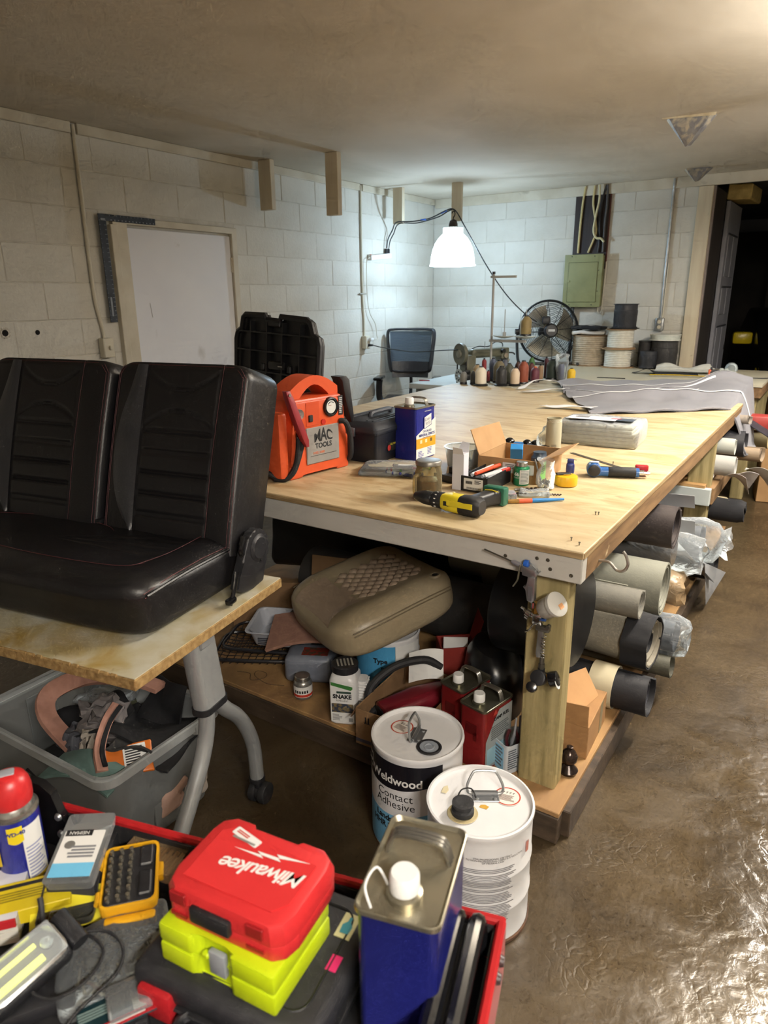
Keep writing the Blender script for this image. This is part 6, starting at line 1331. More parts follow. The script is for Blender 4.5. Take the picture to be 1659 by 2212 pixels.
solo('thread_scrap', B().tube(cr([(0, 0, 0), (.05, .02, 0), (.09, -.01, 0), (.12, .03, 0), (.10, .06, 0), (.06, .05, 0), (.08, .02, 0), (.16, .01, 0), (.22, .04, 0)], 6), .0012, 5), plain('#5b4630', .9), 'loose brown thread tangled on the deck by the small can', 'thread', (-1.80, 1.665, DZ+.002), -5)
# black plastic film heaped behind at the far left
solo('black_film', crumple(B().box((0, 0, .30), (1.25, .10, .58), bev=.04, seg=3).sub(4), .025, 9, 7), plain('#101012', .35), 'heap of black plastic sheeting deep under the table', 'plastic sheeting', (-1.78, 2.62, DZ+.035), 4)
# storage box at the right front of the deck
b3 = thing('cardboard_box', 'small taped cardboard box with a raised flap at the deck corner', 'box', (-.560, 1.985, DZ), 3)
m_cb3 = pm('cardboard_warm', '#a87f52', '#9c744a', sc=10, rough=.8)
part('body', B().box((0, 0, .058), (.125, .235, .115), bev=.002, seg=1), m_cb3, b3)
part('flap', B().prism([(-.10, 0), (.10, 0), (.10, .10), (-.06, .13)], 0, .003, T(.02, -.02, .116) @ RZ(78) @ RX(58)), pm('flap_card', '#bd9162', '#b3875a', sc=10, rough=.8), b3)
part('flap', B().prism([(-.06, 0), (.06, 0), (.06, .08), (-.06, .07)], 0, .003, T(0, -.118, .116) @ RX(96)), m_cb3, b3)
part('tape', B().box((.0632, .05, .06), (.0006, .035, .11)), plain('#8f8162', .45), b3)
ob_ = thing('bronze_finial', 'dark bronze furniture finial standing behind the front leg', 'finial', (-.520, 1.785, DZ))
part('base', B().lathe([(0, 0), (.026, 0), (.030, .010), (.020, .022), (.014, .030)], 20), plain('#2e2420', .25, .5), ob_); part('ball', B().lathe([(.012, .028), (.024, .042), (.026, .058), (.018, .074), (.008, .082), (.010, .090), (0, .094)], 20), plain('#3a2e28', .2, .6), ob_)
# ================================================================ ROLLS OF VINYL AND FOAM
def roll(label, end, L_, r, col, incol=None, core=.35, turns=4, yaw=0, pitch_=0, th=.006, sq=1.0, rough=.6, band=None, group='rolls stored under the table', ncap=None):
    """rolled sheet, axis along local X, open end at the origin"""
    t = thing('fabric_roll', label, 'roll', M=T(*end) @ RZ(yaw) @ RY(-pitch_), group=group)
    mt = pm('roll_'+col.lstrip('#'), col, None, rough=rough, bump=.2, bsc=150)
    n = 22*turns
    def sp(u, v):
        a = -2*PI*turns*u+.6; q = r*(1-(1-core)*u); tap = .012*math.sin(5*u+1)*(1 if v > .5 else 0)
        return (-L_*(1-v)+tap, q*math.cos(a), q*math.sin(a)*sq)
    part('sheet', B().grid(sp, n, 1, th=min(th, r*(1-core)/turns*.75)), mt, t, 40)
    if incol: part('core_lining', B().grid(lambda u, v: (-.18*(1-v)-.004, r*core*.93*math.cos(2*PI*u), r*core*.93*math.sin(2*PI*u)*sq), 24, 1, cu=True, th=.002), plain(incol, .7), t)
    if band: part('band', B().grid(lambda u, v: (band[0]+band[1]*v, (r+.002)*math.cos(2*PI*u), (r+.002)*math.sin(2*PI*u)*sq), 28, 1, cu=True, th=.001), plain(band[2], .6), t)
    return t
roll('black roll with a cream paper band, lowest at the front', (-.395, 2.215, DZ+.076), .43, .075, '#1c1c20', '#33333a', .62, 2, 0, 0, .008, band=(-.19, .085, '#d5c8a6'))
r2 = roll('thick greige vinyl roll with a black backing at its end', (-.43, 2.345, DZ+.215), .40, .098, '#8b8474', '#17171a', .45, 3, -4, 0, .008)
part('black_lip', B().grid(lambda u, v: (-.075+.09*v, (.102-.006*v+.006*math.sin(7*u*2*PI))*math.cos(2*PI*u), (.102-.006*v+.005*math.sin(5*u*2*PI))*math.sin(2*PI*u)), 36, 4, cu=True, th=.004), plain('#1a1a1d', .8), r2)
roll('grey foam backed roll squeezed oval under the big grey roll', (-.475, 2.295, DZ+.372), .36, .066, '#77746a', '#a8a48c', .35, 3, 2, 0, .008, .85)
r4 = roll('largest light grey felt roll with many layers showing', (-.455, 2.57, DZ+.335), .85, .110, '#8b8a7c', None, .18, 7, 1, 0, .007)
part('loose_flap', B().grid(lambda u, v: (-.10-.6*v, -.114*math.cos(.3+.9*u)-.004*u, .114*math.sin(.3+.9*u)*-1+.06-.10*u), 8, 6, th=.005), pm('roll_8b8a7c', '#8b8a7c'), r4)
r5 = roll('dark roll wrapped in clear plastic behind the greige roll', (-.40, 2.625, DZ+.125), .80, .070, '#3a3f48', '#1a1a1e', .5, 2, 0, 0)
part('plastic_wrap', crumple(B().lathe([(.078, -.35), (.080, -.06), (.084, .0), (.070, .045), (.045, .055), (.03, .03)], 26, RY(90)), .005, 40, 3), m_bag, r5)
roll('thin olive edged roll end low behind the black roll', (-.385, 2.52, DZ+.045), .44, .045, '#4e4c40', '#2a2a26', .6, 2, 0, 0)
r7 = roll('dark brown carpet roll with a blue lined core under the rail', (-.472, 2.76, DZ+.52), 1.25, .092, '#3a3230', '#1d2230', .45, 4, 0, 0, .010)
r8 = roll('peach foam roll with a ragged torn end', (-.46, 2.86, DZ+.225), 1.1, .065, '#b39a7a', '#8a6a50', .3, 3, 0, 0, .010)
part('torn_wrap', crumple(B().lathe([(.072, -.28), (.074, -.02), (.068, .03), (.05, .045)], 22, RY(90)), .007, 45, 6), film('tan_wrap', '#b39a78', .3, .3, .6, 25, haze='#c9b598'), r8)
r9 = roll('brown paper wrapped roll with crinkled clear film, under the carpet roll', (-.50, 2.95, DZ+.35), 1.1, .070, '#5e4c38', None, .4, 2, 0, 0)
part('clear_film', crumple(B().lathe([(.078, -.30), (.082, -.02), (.090, .06), (.075, .12), (.04, .13)], 26, RY(90)), .009, 38, 9), m_bag, r9)
def quad(p, q, r, s, amp, f): return lambda u, v: (Vector(p)*(1-u)+Vector(q)*u)*(1-v)+(Vector(r)*(1-u)+Vector(s)*u)*v+Vector((.3, .2, 1))*amp*math.sin(f*u+1.3*f*v)*math.sin(PI*u)
solo('film_sheet', B().grid(quad((-.80, 3.0, .47), (-.46, 3.04, .44), (-.72, 3.50, .42), (-.37, 3.42, .17), .03, 5), 20, 16, th=.001), film('grey_film', '#b9bbbc', .35, .3, .5, 9, haze='#c4c6c8'), 'grey translucent plastic sheet drooping out over the deck edge', 'plastic sheet')
solo('paper_offcut', B().grid(quad((-.47, 3.26, .34), (-.40, 3.22, .33), (-.35, 3.62, .16), (-.40, 3.45, .035), .008, 4), 8, 8, th=.001), plain('#8f9092', .6), 'pointed pale corner of film poking out lowest above the floor', 'offcut')
rb = roll('roll in a bright crinkled clear bag below the grey and black one', (-.47, 3.50, DZ+.24), 1.0, .085, '#55555a', '#2a2a2e', .5, 2, 0, 0)
part('clear_bag', crumple(B().lathe([(.094, -.32), (.098, -.10), (.110, .0), (.10, .07), (.06, .10), (.075, .13)], 28, RY(90)), .011, 36, 12), m_bag, rb)
roll('black fleece roll hanging low beside the clear bagged roll', (-.405, 3.60, DZ+.075), 1.0, .075, '#151518', None, .4, 2, 0, 0)
for k, (y, z, w_, lab) in enumerate(((3.02, DZ+.56, .12, 'grey square vinyl offcut sticking out beside the carpet roll'), (3.12, DZ+.42, .10, 'pale grey vinyl offcut under the square one'))):
    solo('vinyl_offcut', B().grid(lambda u, v: (-.30+.32*u, .02+w_*v*1.4, .04*u-.10*v-.02*u*u), 8, 8, th=.002), plain('#9a989a' if k == 0 else '#b5b6b6', .55), lab, 'vinyl offcut', (-.47, y, z), 6)
r11 = roll('grey roll with a black torn end sticking far out below the rail', (-.47, 4.02, DZ+.265), 1.1, .062, '#8a8680', '#17171a', .5, 2, 0, 0)
part('black_end', crumple(B().lathe([(.064, -.12), (.066, 0), (.064, .10), (.055, .13), (.02, .13)], 20, RY(90)), .003, 50, 2), plain('#19191c', .85), r11)
part('cream_strip', B().grid(lambda u, v: (-.05+.05*v+.05*u, .0675*math.cos(.6+1.4*u), .0675*math.sin(.6+1.4*u)), 8, 2, th=.001), plain('#b7aa88', .7), r11)
# upper shelf bundle
m_sh_ = .545
for lab, end, L_, r, col, inc, core, tn_ in (
    ('white textured vinyl roll, largest and frontmost on the middle shelf', (-.425, 4.01, m_sh_+.072), .9, .062, '#a19f99', '#8c8a82', .4, 3),
    ('pale grey green vinyl roll above the white textured one', (-.455, 4.15, m_sh_+.150), .9, .050, '#a9aaa0', '#8a8a80', .45, 3),
    ('black pebbled vinyl roll behind the pale ones', (-.43, 4.40, m_sh_+.125), .9, .085, '#26262a', '#151518', .6, 2),
    ('taupe vinyl roll flaring open at the end of the shelf', (-.335, 4.46, m_sh_+.015+.045), .8, .055, '#8d7a63', '#6a5a48', .55, 1),
    ('khaki roll at the far end past the black pebbled one', (-.355, 4.92, m_sh_+.067), .7, .065, '#9a8d68', '#6f6548', .5, 2),
    ('small white tube of vinyl tucked by the middle leg', (-.52, 3.96, m_sh_+.016), .5, .016, '#bdb9b4', None, .4, 1),
    ('cardboard tube end right under the rail by the drooping fabric', (-.43, 4.52, m_sh_+.245), .9, .030, '#8a8074', '#5a5248', .8, 1)):
    roll(lab, end, L_, r, col, inc, core, tn_, 0, 0, .004)
for k, (x, y, z, rz, a, lab) in enumerate(((-.46, 3.975, m_sh_+.02, -30, '#b5aca6', 'folded pale vinyl strip hanging in front of the middle leg'), (-.43, 4.08, m_sh_+.0, 20, '#c2bcb8', 'pale vinyl scrap curling down by the middle leg'), (-.39, 4.22, m_sh_+.01, -15, '#b0aca4', 'wide pale vinyl scrap under the white textured roll'))):
    solo('vinyl_scrap', B().grid(lambda u, v: (.13*u-.02*v, .07*v, .03*math.sin(u*2.5)-.10*u*v), 8, 6, th=.0015), plain(a, .55), lab, 'vinyl scrap', (x, y, z), rz)
solo('vinyl_sheet', B().box((0, 0, 0), (.30, .10, .004)), plain('#1d1f28', .5), 'flat dark blue vinyl sheet poking out under the drooping fabric', 'vinyl sheet', M=T(-.40, 4.80, .70) @ RZ(-20) @ RY(25))
solo('tan_carton', B().box((0, 0, .375), (.36, .30, .75), bev=.003, seg=1), m_cb, 'tall tan cardboard carton standing at the back table end', 'carton', (-.27, 5.85, .002), 10)
solo('red_case', B().box((0, 0, .04), (.20, .12, .08), bev=.010), plain('#9c3a34', .45), 'small red plastic case lying on top of the khaki roll', 'case', (-.42, 4.93, .5455+.134), 6)
# big dark vinyl roll lying lengthwise under the table
roll('big charcoal vinyl roll lying crosswise deep under the table', (-.86, 2.36, DZ+.147), 1.1, .145, '#33312f', None, .5, 3, 0, 0, .01, group='rolls stored deep under the table')
solo('black_drum', B().lathe([(0, 0), (.155, 0), (.160, .01), (.160, .24), (.155, .25), (0, .25)], 36, RY(-90) @ I4), plain('#131416', .35), 'black drum end lying on its side just behind the front leg', 'drum', (-.58, 1.99, DZ+.30+.115), 0)
# ================================================================ TROLLEY TABLE WITH THE BENCH SEAT
TM = T(-1.176, .792, .715) @ RZ(10.5)       # local: board front right corner, x to the left negative, y to the back
m_chip = pm('particle_board', '#a88a58', '#86683c', sc=70, det=3, rough=.8, bump=.6, bsc=90)
m_lam = pm('worn_laminate', '#cfcab8', '#b9ad85', sc=9, rough=.5, dirt='#a98d4c', dsc=6, dmix=(.5,.68), bump=.2, bsc=50)
m_sil = pm('silver_paint', '#9b9d9c', '#8f9191', sc=8, rough=.35, metal=.3)
tt = thing('trolley_table', 'particle board table on silver castor legs carrying the bench seat', 'table', M=TM)
part('board_core', B().box((-.75, .305, -.0155), (1.50, .61, .027), bev=.002, seg=1), m_chip, tt)
part('laminate', B().box((-.75, .306, -.0010), (1.494, .604, .002)), m_lam, tt)
for k in range(9):
    part('chipped_edge', B().box((-.06-.037*k+.01*(k % 3), .003, -.004), (.02+.006*(k % 3), .008, .010), bev=.003, seg=1, M=I4), m_chip, tt)
def tleg(x):
    part('column', B().loft([[(px+x, py, z) for px, py in rrect(.05, .105, .022, 4, dx, .30)] for z, dx in ((-.030, -.025), (-.245, .0))]), m_sil, tt)
    part('collar', B().loft([[(px+x, py, z) for px, py in rrect(.056, .111, .024, 4, 0, .30)] for z in (-.258, -.240)]), m_blk, tt)
    for s, pts in ((1, [(0, .325, -.25), (.0, .36, -.30), (.0, .415, -.36), (.0, .455, -.43), (.0, .480, -.51), (.0, .485, -.615)]), (-1, [(0, .285, -.25), (.0, .275, -.32), (.0, .245, -.39), (.0, .19, -.47), (.0, .12, -.56), (.0, .09, -.615)])):
        part('leg_tube', B().tube(cr([(a+x, b_, c_) for a, b_, c_ in pts], 6), .0215, 14), m_sil, tt)
        y = pts[-1][1]
        q = part('caster_stem', B().cyl((x, y, -.622), .0245, .012, seg=16).cyl((x, y, -.64), .010, .03, seg=10), m_blk, tt)
        for o in (-.017, .017): part('caster_wheel', B().cyl((x+o, y+.012, -.681), .033, .024, 'x', 22, bev=.005), m_rub, q)
        part('caster_hood', B().lathe([(.020, -.006), (.030, -.006), (.030, .006), (.020, .006)], 18, T(x, y+.012, -.676) @ RY(90)), m_blk, q)
tleg(-.05); tleg(-1.35)
part('cross_beam', B().box((-.70, .30, -.055), (1.32, .05, .05), bev=.004, seg=1), m_sil, tt)
# ---- bench seat
m_bl_ = pm('black_vinyl', '#1a191b', '#161517', sc=6, rough=.42, bump=.2, bsc=160); m_bl2 = pm('satin_vinyl', '#38383b', '#323235', sc=6, rough=.36, bump=.2, bsc=160)
m_st = plain('#54282b', .7)
bn = thing('bench_seat', 'black vinyl split bench car seat with red stitching', 'car seat', M=TM)
def back(x0, W, H, Dp, mirror):
    Mb = T(x0, .475, .105) @ RX(-17.5)
    hw = W/2
    sx = -1 if mirror else 1
    GZ = (.085, .145, .205, .265, .325)
    def wz(z):
        r = .045
        return hw-(r-math.sqrt(max(0, r*r-max(0, z-(H-r))**2)) if z > H-r else 0)
    def groove(x, z):
        x *= sx; g = 0
        inn = 1/(1+math.exp(-(x+.105)/.004))*1/(1+math.exp((x-.135)/.004))
        for q in GZ:
            for o in (-.0045, .0045): g += .0055*math.exp(-((z-q-o)/.0032)**2)
        for q, k in ((.385, -3.2), (.445, 3.6)):
            zz = q+k*(x-.015)**2
            for o in (-.004, .004): g += .005*math.exp(-((z-zz-o)/.0032)**2)
        g *= inn
        g += .0035*math.exp(-((x-.142)/.005)**2)+.002*math.exp(-((x+.108)/.005)**2)
        return g
    def S(x, z, off=0):
        w_ = wz(z); t_ = min(1, abs(x)/w_)
        e = (1-t_**10)**.25 if t_ < 1 else 0
        b_ = -.030*e-.008*math.sin(PI*min(1, z/H))*e
        return (x, b_+groove(x, z)*e+.012-off, z)
    nf, loops = 110, []
    zs = [0]+[H*(i/120) for i in range(1, 120)]+[H-.001]
    for z in zs:
        w_ = wz(z); lp_ = []
        zt = 1.0 if z < H-.02 else max(.55, 1-(z-(H-.02))/.02*.35)
        for i in range(nf+1):
            t_ = -1+2*i/nf; x = w_*math.copysign(abs(t_)**.92, t_) if t_ else 0
            p = S(x, z); lp_.append((p[0], p[1]+(.03*(1-zt)), z))
        for x, y in ((w_, Dp*.5), (w_*.985, Dp*.92), (w_*.93, Dp), (0, Dp+.01), (-w_*.93, Dp), (-w_*.985, Dp*.92), (-w_, Dp*.5)): lp_.append((x, y-(.04*(1-zt) if y > 0 else 0), z))
        loops.append(lp_)
    o = part('backrest', B().loft(loops, Mb), m_bl_, bn, 50)
    cv = lambda a: [S(sx*x, z, .0012) for x, z in cr2(a)]
    def cr2(a): return [(p.x, p.y) for p in cr([(x, z, 0) for x, z in a], 10)]
    # crescent side panel
    edge = [(-.148, H-.01), (-.165, .44), (-.188, .36), (-.200, .27), (-.195, .18), (-.170, .10), (-.125, .035), (-.112, .02)]
    ec_ = [Vector(S(sx*x, z, .0)) for x, z in cr2(edge)]
    inn = [Vector(S(sx*-.112, p.z, 0)) for p in ec_]
    cp = B(); n_ = len(ec_)-1
    cp.grid(lambda u, v: ec_[int(round(u*n_))].lerp(inn[int(round(u*n_))], v)+Vector((0, -.003-.006*math.sin(PI*v), 0)), n_, 6, Mb)
    part('crescent_panel', cp, m_bl2, o, 60)
    sts = [edge, [(.150, H-.005), (.146, .40), (.142, .25), (.142, .10), (.140, .02)]]
    for s in sts: part('stitching', B().tube(cv(s), .0008, 4, M=Mb), m_st, o)
    for s in (-1, 1):
        for off in (.018, .010):
            e2 = [(s*(hw-off), .01), (s*(hw-off), .25), (s*(hw-off), H-.06), (s*(hw-off-.004), H-.035), (s*(hw-off-.02), H-.012-.004*(off > .015))]
            part('stitching', B().tube([S(x, z, .0012) for x, z in cr2(e2)], .0008, 4, M=Mb), m_st, o)
    part('stitching', B().tube([S(-hw+.05+(W-.1)*i/20, H-.010, .0012) for i in range(21)], .0008, 4, M=Mb), m_st, o)
back(-.295, .462, .525, .150, False)
back(-.80, .505, .525, .150, False)
# cushion
def cush2(u, v):
    a = 2*PI*u; p = 9.0
    ca, sa = math.cos(a), math.sin(a); rr = 1/((abs(ca)**p+abs(sa)**p)**(1/p)); ang = (v-.5)*PI
    k = abs(math.cos(ang))**.22
    x, y = .535*rr*ca*k, .225*rr*sa*k
    z = .072*(1 if ang > 0 else -1)*abs(math.sin(ang))**.35
    if ang > 0:
        z += .012*math.exp(-((y+.15)/.07)**2)-.006*max(0, (y-.05))
        zz = 0
        for q in (-.02, .03, .08, .13): zz += .005*math.exp(-((y-q)/.006)**2)
        z -= zz*(1 if -.02 < x < .42 else 0)
        z += .010*math.exp(-((x-.47)/.05)**2)
    else:
        y = y*(.93 if y < 0 else 1)
    return (x, y, z)
Mc = T(-.605, .335, .073)
cu = part('cushion', B().grid(cush2, 160, 60, Mc, cu=True), m_bl_, bn, 60)
def ctop(x, y): return .0755+.012*math.exp(-((y+.15)/.07)**2)-.006*max(0, (y-.05))+.010*math.exp(-((x-.47)/.05)**2)
for o in (0, .010):
    part('stitching', B().tube([(-.605+x+o*0, .335+y, .073+z) for x, y, z in ((.529-o*.3, -.195, .046+o), (.531-o*.3, -.10, .056+o), (.531-o*.3, .02, .058+o), (.528-o*.3, .15, .050+o), (.52, .20, .046+o))], .0012, 4), m_st, cu)
for q_ in ([(-.50, .03), (-.30, .11), (-.05, .15), (.10, .13), (.16, .10)], [(-.10, -.12), (.08, -.14), (.26, -.142), (.40, -.13), (.45, -.10)], [(.44, -.12), (.445, 0), (.44, .16)]):
    part('stitching', B().tube(cr([(-.605+x, .335+y, .073+.0732+.012*math.exp(-((y+.15)/.07)**2)+.010*math.exp(-((x-.47)/.05)**2)) for x, y in q_], 8), .0009, 4), m_st, cu)
part('side_welt', B().tube(cr([(-.605+.530, .335-.19, .073+.050), (-.605+.534, .335-.05, .073+.058), (-.605+.534, .335+.08, .073+.057), (-.605+.525, .335+.19, .073+.048)], 6), .004, 6), m_bl_, cu)
# recliner hinge
rcn = part('recliner_cover', B().prism([(.535+.058*math.cos(rad(a)), .112+.058*math.sin(rad(a))) for a in range(-50, 150, 10)]+[(.475, .118), (.462, .098), (.448, .060), (.425, .030), (.45, .012), (.50, .004), (.555, .010), (.570, .05)], -.006, .020, T(-.045, 0, 0) @ Matrix(((0,0,1,0),(1,0,0,0),(0,1,0,0),(0,0,0,1))), bev=.005), pm('hinge_black', '#232326', '#1e1e21', sc=20, rough=.5), bn)
part('hinge_disc', B().lathe([(0, .006), (.030, .006), (.034, .003), (.040, .001)], 28, T(-.025, .540, .115) @ RY(90)), plain('#202023', .5), rcn)
part('hinge_screw', B().cyl((-.024, .548, .078), .006, .006, 'x', 12), m_ink, rcn)
part('lever', B().tube(cr([(-.030, .435, .080), (-.026, .415, .04), (-.022, .395, .018), (-.020, .383, .008)], 5), .008, 10, flat=.6), m_blkg, rcn)
part('lever_tip', B().box((-.022, .390, .016), (.018, .034, .016), bev=.005, M=I4), m_blkg, rcn)
part('bracket', B().box((-.55, .50, .13), (.03, .05, .05), bev=.006).box((-.585, .495, .128), (.012, .04, .05), bev=.004), m_blk, bn)
part('hinge_strap', B().tube(cr([(-.036, .48, .10), (-.036, .47, .13), (-.034, .485, .165)], 4), .007, 8), m_blkg, rcn)
# ================================================================ CLEAR TOTE OF SCRAPS
tote = thing('storage_tote', 'cracked clear plastic tote of fabric scraps under the trolley table', 'tote', (-1.745, 1.03, 0), 2)
m_tote = film('tote_plastic', '#b9bcba', .66, .25, .25, 5, haze='#d3d6d4'); m_toter = film('tote_rim', '#c3c6c4', .42, .3, .2, 6, haze='#cfd2d0')
part('walls', B().loft([[(x, y, z) for x, y in rrect(a, b_, .045, 5)] for z, a, b_ in ((.006, .55, .35), (.15, .585, .385), (.295, .615, .405))], cap=False), m_tote, tote)
part('bottom', B().prism(rrect(.55, .35, .045, 5), .003, .006), m_tote, tote)
part('rim', B().loft([[(x, y, z) for x, y in rrect(a, b_, .05, 5)] for z, a, b_ in ((.285, .618, .408), (.287, .648, .438), (.312, .650, .440), (.315, .640, .430), (.312, .616, .406))], cap=False), m_toter, tote)
for s in (-1, 1): part('corner_rib', B().box((s*.285, 0, .15), (.006, .10, .26), bev=.002, seg=1), m_tote, tote)
part('torn_handle', crumple(B().box((.318, .12, .295), (.02, .05, .03), bev=.005).sub(2), .004, 60, 3), m_toter, tote)
m_felt = pm('black_felt', '#17171a', '#101012', sc=20, rough=.95)
def scrap(name, label, cat, mat, pts, w_, th=.01, tw=0, roll_=0):
    q_ = cr(pts, 6); n = len(q_)-1
    def f(u, v):
        i = int(round(u*n)); d = (q_[min(n, i+1)]-q_[max(0, i-1)]).normalized(); s = d.cross(Vector((math.sin(rad(roll_+tw*u)), .2, math.cos(rad(roll_+tw*u))))).normalized()
        return q_[i]+s*((v-.5)*w_)
    return solo(name, B().grid(f, n, 4, th=th), mat, label, cat, sm=60)
m_pink = pm('pink_foam', '#a57c68'); m_pk2 = pm('salmon_foam', '#b98a78', '#a97b69', sc=30, rough=.95)
scrap('foam_strip', 'long pink foam strip curling around the left side of the tote', 'foam strip', m_pk2, [(-1.72, .93, .24), (-1.84, .93, .30), (-1.90, .98, .335), (-1.87, 1.08, .35), (-1.75, 1.15, .35), (-1.62, 1.18, .34)], .055, .014, 40, 30)
scrap('foam_strip', 'narrow pink foam strip with a black stripe, leaning in the middle of the tote', 'foam strip', m_pk2, [(-1.63, 1.03, .36), (-1.60, .97, .345), (-1.555, .91, .315), (-1.50, .875, .285)], .03, .012, 10, 20)
scrap('felt_strip', 'black felt strip lying along the narrow pink foam strip', 'felt strip', m_felt, [(-1.612, 1.03, .366), (-1.585, .97, .352), (-1.54, .91, .322), (-1.495, .885, .30)], .012, .006, 10, 20)
for k, (lab, x, y, z, w_, d_, rx, ry, rz, hh) in enumerate((('large black felt panel sagging over the right of the tote', -1.56, 1.09, .265, .26, .24, -10, 12, 20, .03), ('black felt piece standing up under the table board', -1.60, 1.17, .31, .15, .13, 60, 0, 5, .02), ('black felt scrap behind the pink strip at the left', -1.78, 1.05, .27, .22, .18, 15, -8, -15, .03), ('black felt scrap at the front of the tote', -1.68, .93, .21, .28, .16, 8, 0, 12, .02), ('dark grey felt square leaning at the right of the tote', -1.50, .985, .295, .13, .10, -30, 10, 30, .01))):
    solo('felt_scrap', crumple(B().grid(lambda u, v: ((u-.5)*w_, (v-.5)*d_, hh*math.sin(u*5+k)*math.cos(v*4)), 14, 12, th=.006), .004, 30, k), m_felt if k < 4 else plain('#2c2b2a', .95), lab, 'felt scrap', M=T(x, y, z) @ RZ(rz) @ RX(rx) @ RY(ry), group='black felt scraps in the tote')
solo('grey_rag', crumple(crumple(B().sph((0, 0, 0), (.13, .12, .12), 32), .016, 42, 3), .008, 95, 5), pm('grey_rag', '#7d7775', '#6c6664', sc=20, rough=.95), 'crumpled light grey rag in the middle of the tote', 'rag', (-1.695, 1.02, .30))
solo('grey_rag', crumple(crumple(B().sph((0, 0, 0), (.12, .08, .07), 28), .014, 42, 8), .006, 95, 6), pm('dark_rag', '#55565c', '#484950', sc=20, rough=.95), 'darker blue grey rag beside the crumpled one', 'rag', (-1.735, .955, .25))
solo('crumpled_paper', crumple(crumple(B().sph((0, 0, 0), (.05, .06, .12), 24), .010, 60, 1), .006, 120, 2), pm('dirty_paper', '#a59c90', '#8f867a', sc=20, rough=.9), 'crumpled dirty white paper under the grey rags', 'paper', (-1.655, .945, .255))
solo('teal_fabric', B().grid(lambda u, v: (-.12+.24*u, -.05+.10*v, .035*math.sin(u*3.0)-.03*(1-v)), 16, 8, th=.008), pm('teal_vinyl', '#6b8680', '#5f7973', sc=12, rough=.6), 'teal green fabric piece draped at the front corner of the tote', 'fabric scrap', M=T(-1.56, .865, .278) @ RZ(14) @ RX(-12))
ob = thing('snack_packet', 'orange and white printed packet at the right edge of the tote', 'packet', M=T(-1.485, .95, .285) @ RZ(58) @ RX(38))
part('pouch', crumple(B().box((0, 0, 0), (.13, .085, .012), bev=.004).sub(2), .003, 60, 2), plain('#c96a26', .35), ob); part('white_panel', B().box((.018, .006, .0085), (.06, .06, .003)), m_paper, ob); part('print', bars(B(), .05, .05, 7, T(.018, .006, .0105), 3), m_ink, ob)['kind'] = 'stuff'
solo('olive_felt', B().prism([(-.09, 0), (.09, 0), (.01, .15)], 0, .006), pm('olive_felt', '#5b5c44', '#4f503b', sc=20, rough=.95), 'pointed olive felt piece standing at the back left of the tote', 'felt scrap', M=T(-1.86, 1.17, .21) @ RZ(20) @ RX(70))
solo('bubble_film', crumple(B().box((0, 0, 0), (.16, .12, .03), bev=.01).sub(3), .01, 40, 4), m_bag, 'crinkled clear film in the back left of the tote', 'plastic film', (-1.80, 1.12, .30), 15)
for k, (x, y, z, c_, lab) in enumerate(((-1.475, 1.06, .10, '#b39384', 'pinkish foam offcut pressed against the right wall of the tote'), (-1.48, 1.15, .07, '#c2b9ad', 'pale paper scrap at the bottom right of the tote'), (-1.49, .90, .15, '#b5a79a', 'beige scrap showing through the front right of the tote'), (-1.50, 1.12, .20, '#a98c80', 'dusty pink scrap high against the right wall of the tote'), (-1.60, .885, .09, '#8f8a84', 'grey lump showing through the front of the tote'))):
    solo('loose_scrap', crumple(B().box((0, 0, 0), (.045, .10, .09), bev=.015, seg=2).sub(2), .007, 45, k), plain(c_, .9), lab, 'scrap', (x, y, z), 8*k, 'scraps low in the tote')
# ================================================================ RED SERVICE CART IN THE FOREGROUND
RBx, RBy, CA = -.270, .683, 15.25
CMx = T(RBx, RBy, 0) @ RZ(CA)
ZF, ZR = .635, .700
m_red = pm('cart_red', '#a81f22', '#9c1b1f', sc=6, rough=.3); m_liner = pm('black_liner', '#18181a', '#121214', sc=40, rough=.75)
ct_ = thing('service_cart', 'red steel service cart with a black lined top tray', 'cart', M=CMx)
part('tray_floor', B().box((-.46, -.25, ZF-.006), (.92, .50, .010)), m_liner, ct_)
for c_, d_ in (((-.46, 0, (ZF+ZR)/2-.012), (.93, .012, ZR-ZF+.03)), ((-.46, -.50, (ZF+ZR)/2-.012), (.93, .012, ZR-ZF+.03)), ((0, -.25, (ZF+ZR)/2-.012), (.012, .50, ZR-ZF+.03)), ((-.92, -.25, (ZF+ZR)/2-.012), (.012, .50, ZR-ZF+.03))):
    part('tray_wall', B().box(c_, d_, bev=.003, seg=1), m_red, ct_)
part('wall_liner', B().box((-.46, -.008, (ZF+ZR)/2), (.90, .004, ZR-ZF-.012)), m_liner, ct_); part('wall_liner', B().box((-.008, -.25, (ZF+ZR)/2), (.004, .48, ZR-ZF-.012)), m_liner, ct_)
for x in (-.90, -.02):
    for y in (-.48, -.02):
        lg = part('post', B().box((x, y, .33), (.034, .034, .56), bev=.003, seg=1), m_red, ct_)
        part('caster', B().cyl((x, y, .032), .032, .026, 'x', 18), m_rub, lg)
part('lower_tray', B().box((-.46, -.25, .22), (.90, .48, .02), bev=.004, seg=1), m_red, ct_)
for o, r_ in ((-.026, .0115), (-.052, .0115)):      # grooved black side handle
    part('side_handle', B().tube(cr([(o, -.028, ZR-.03), (o, -.032, ZR+.012), (o, -.045, ZR+.034), (o, -.075, ZR+.040), (o, -.20, ZR+.036), (o, -.36, ZR+.030), (o, -.45, ZR+.02), (o, -.46, ZR-.02)], 6), r_, 10), m_blkg, ct_)
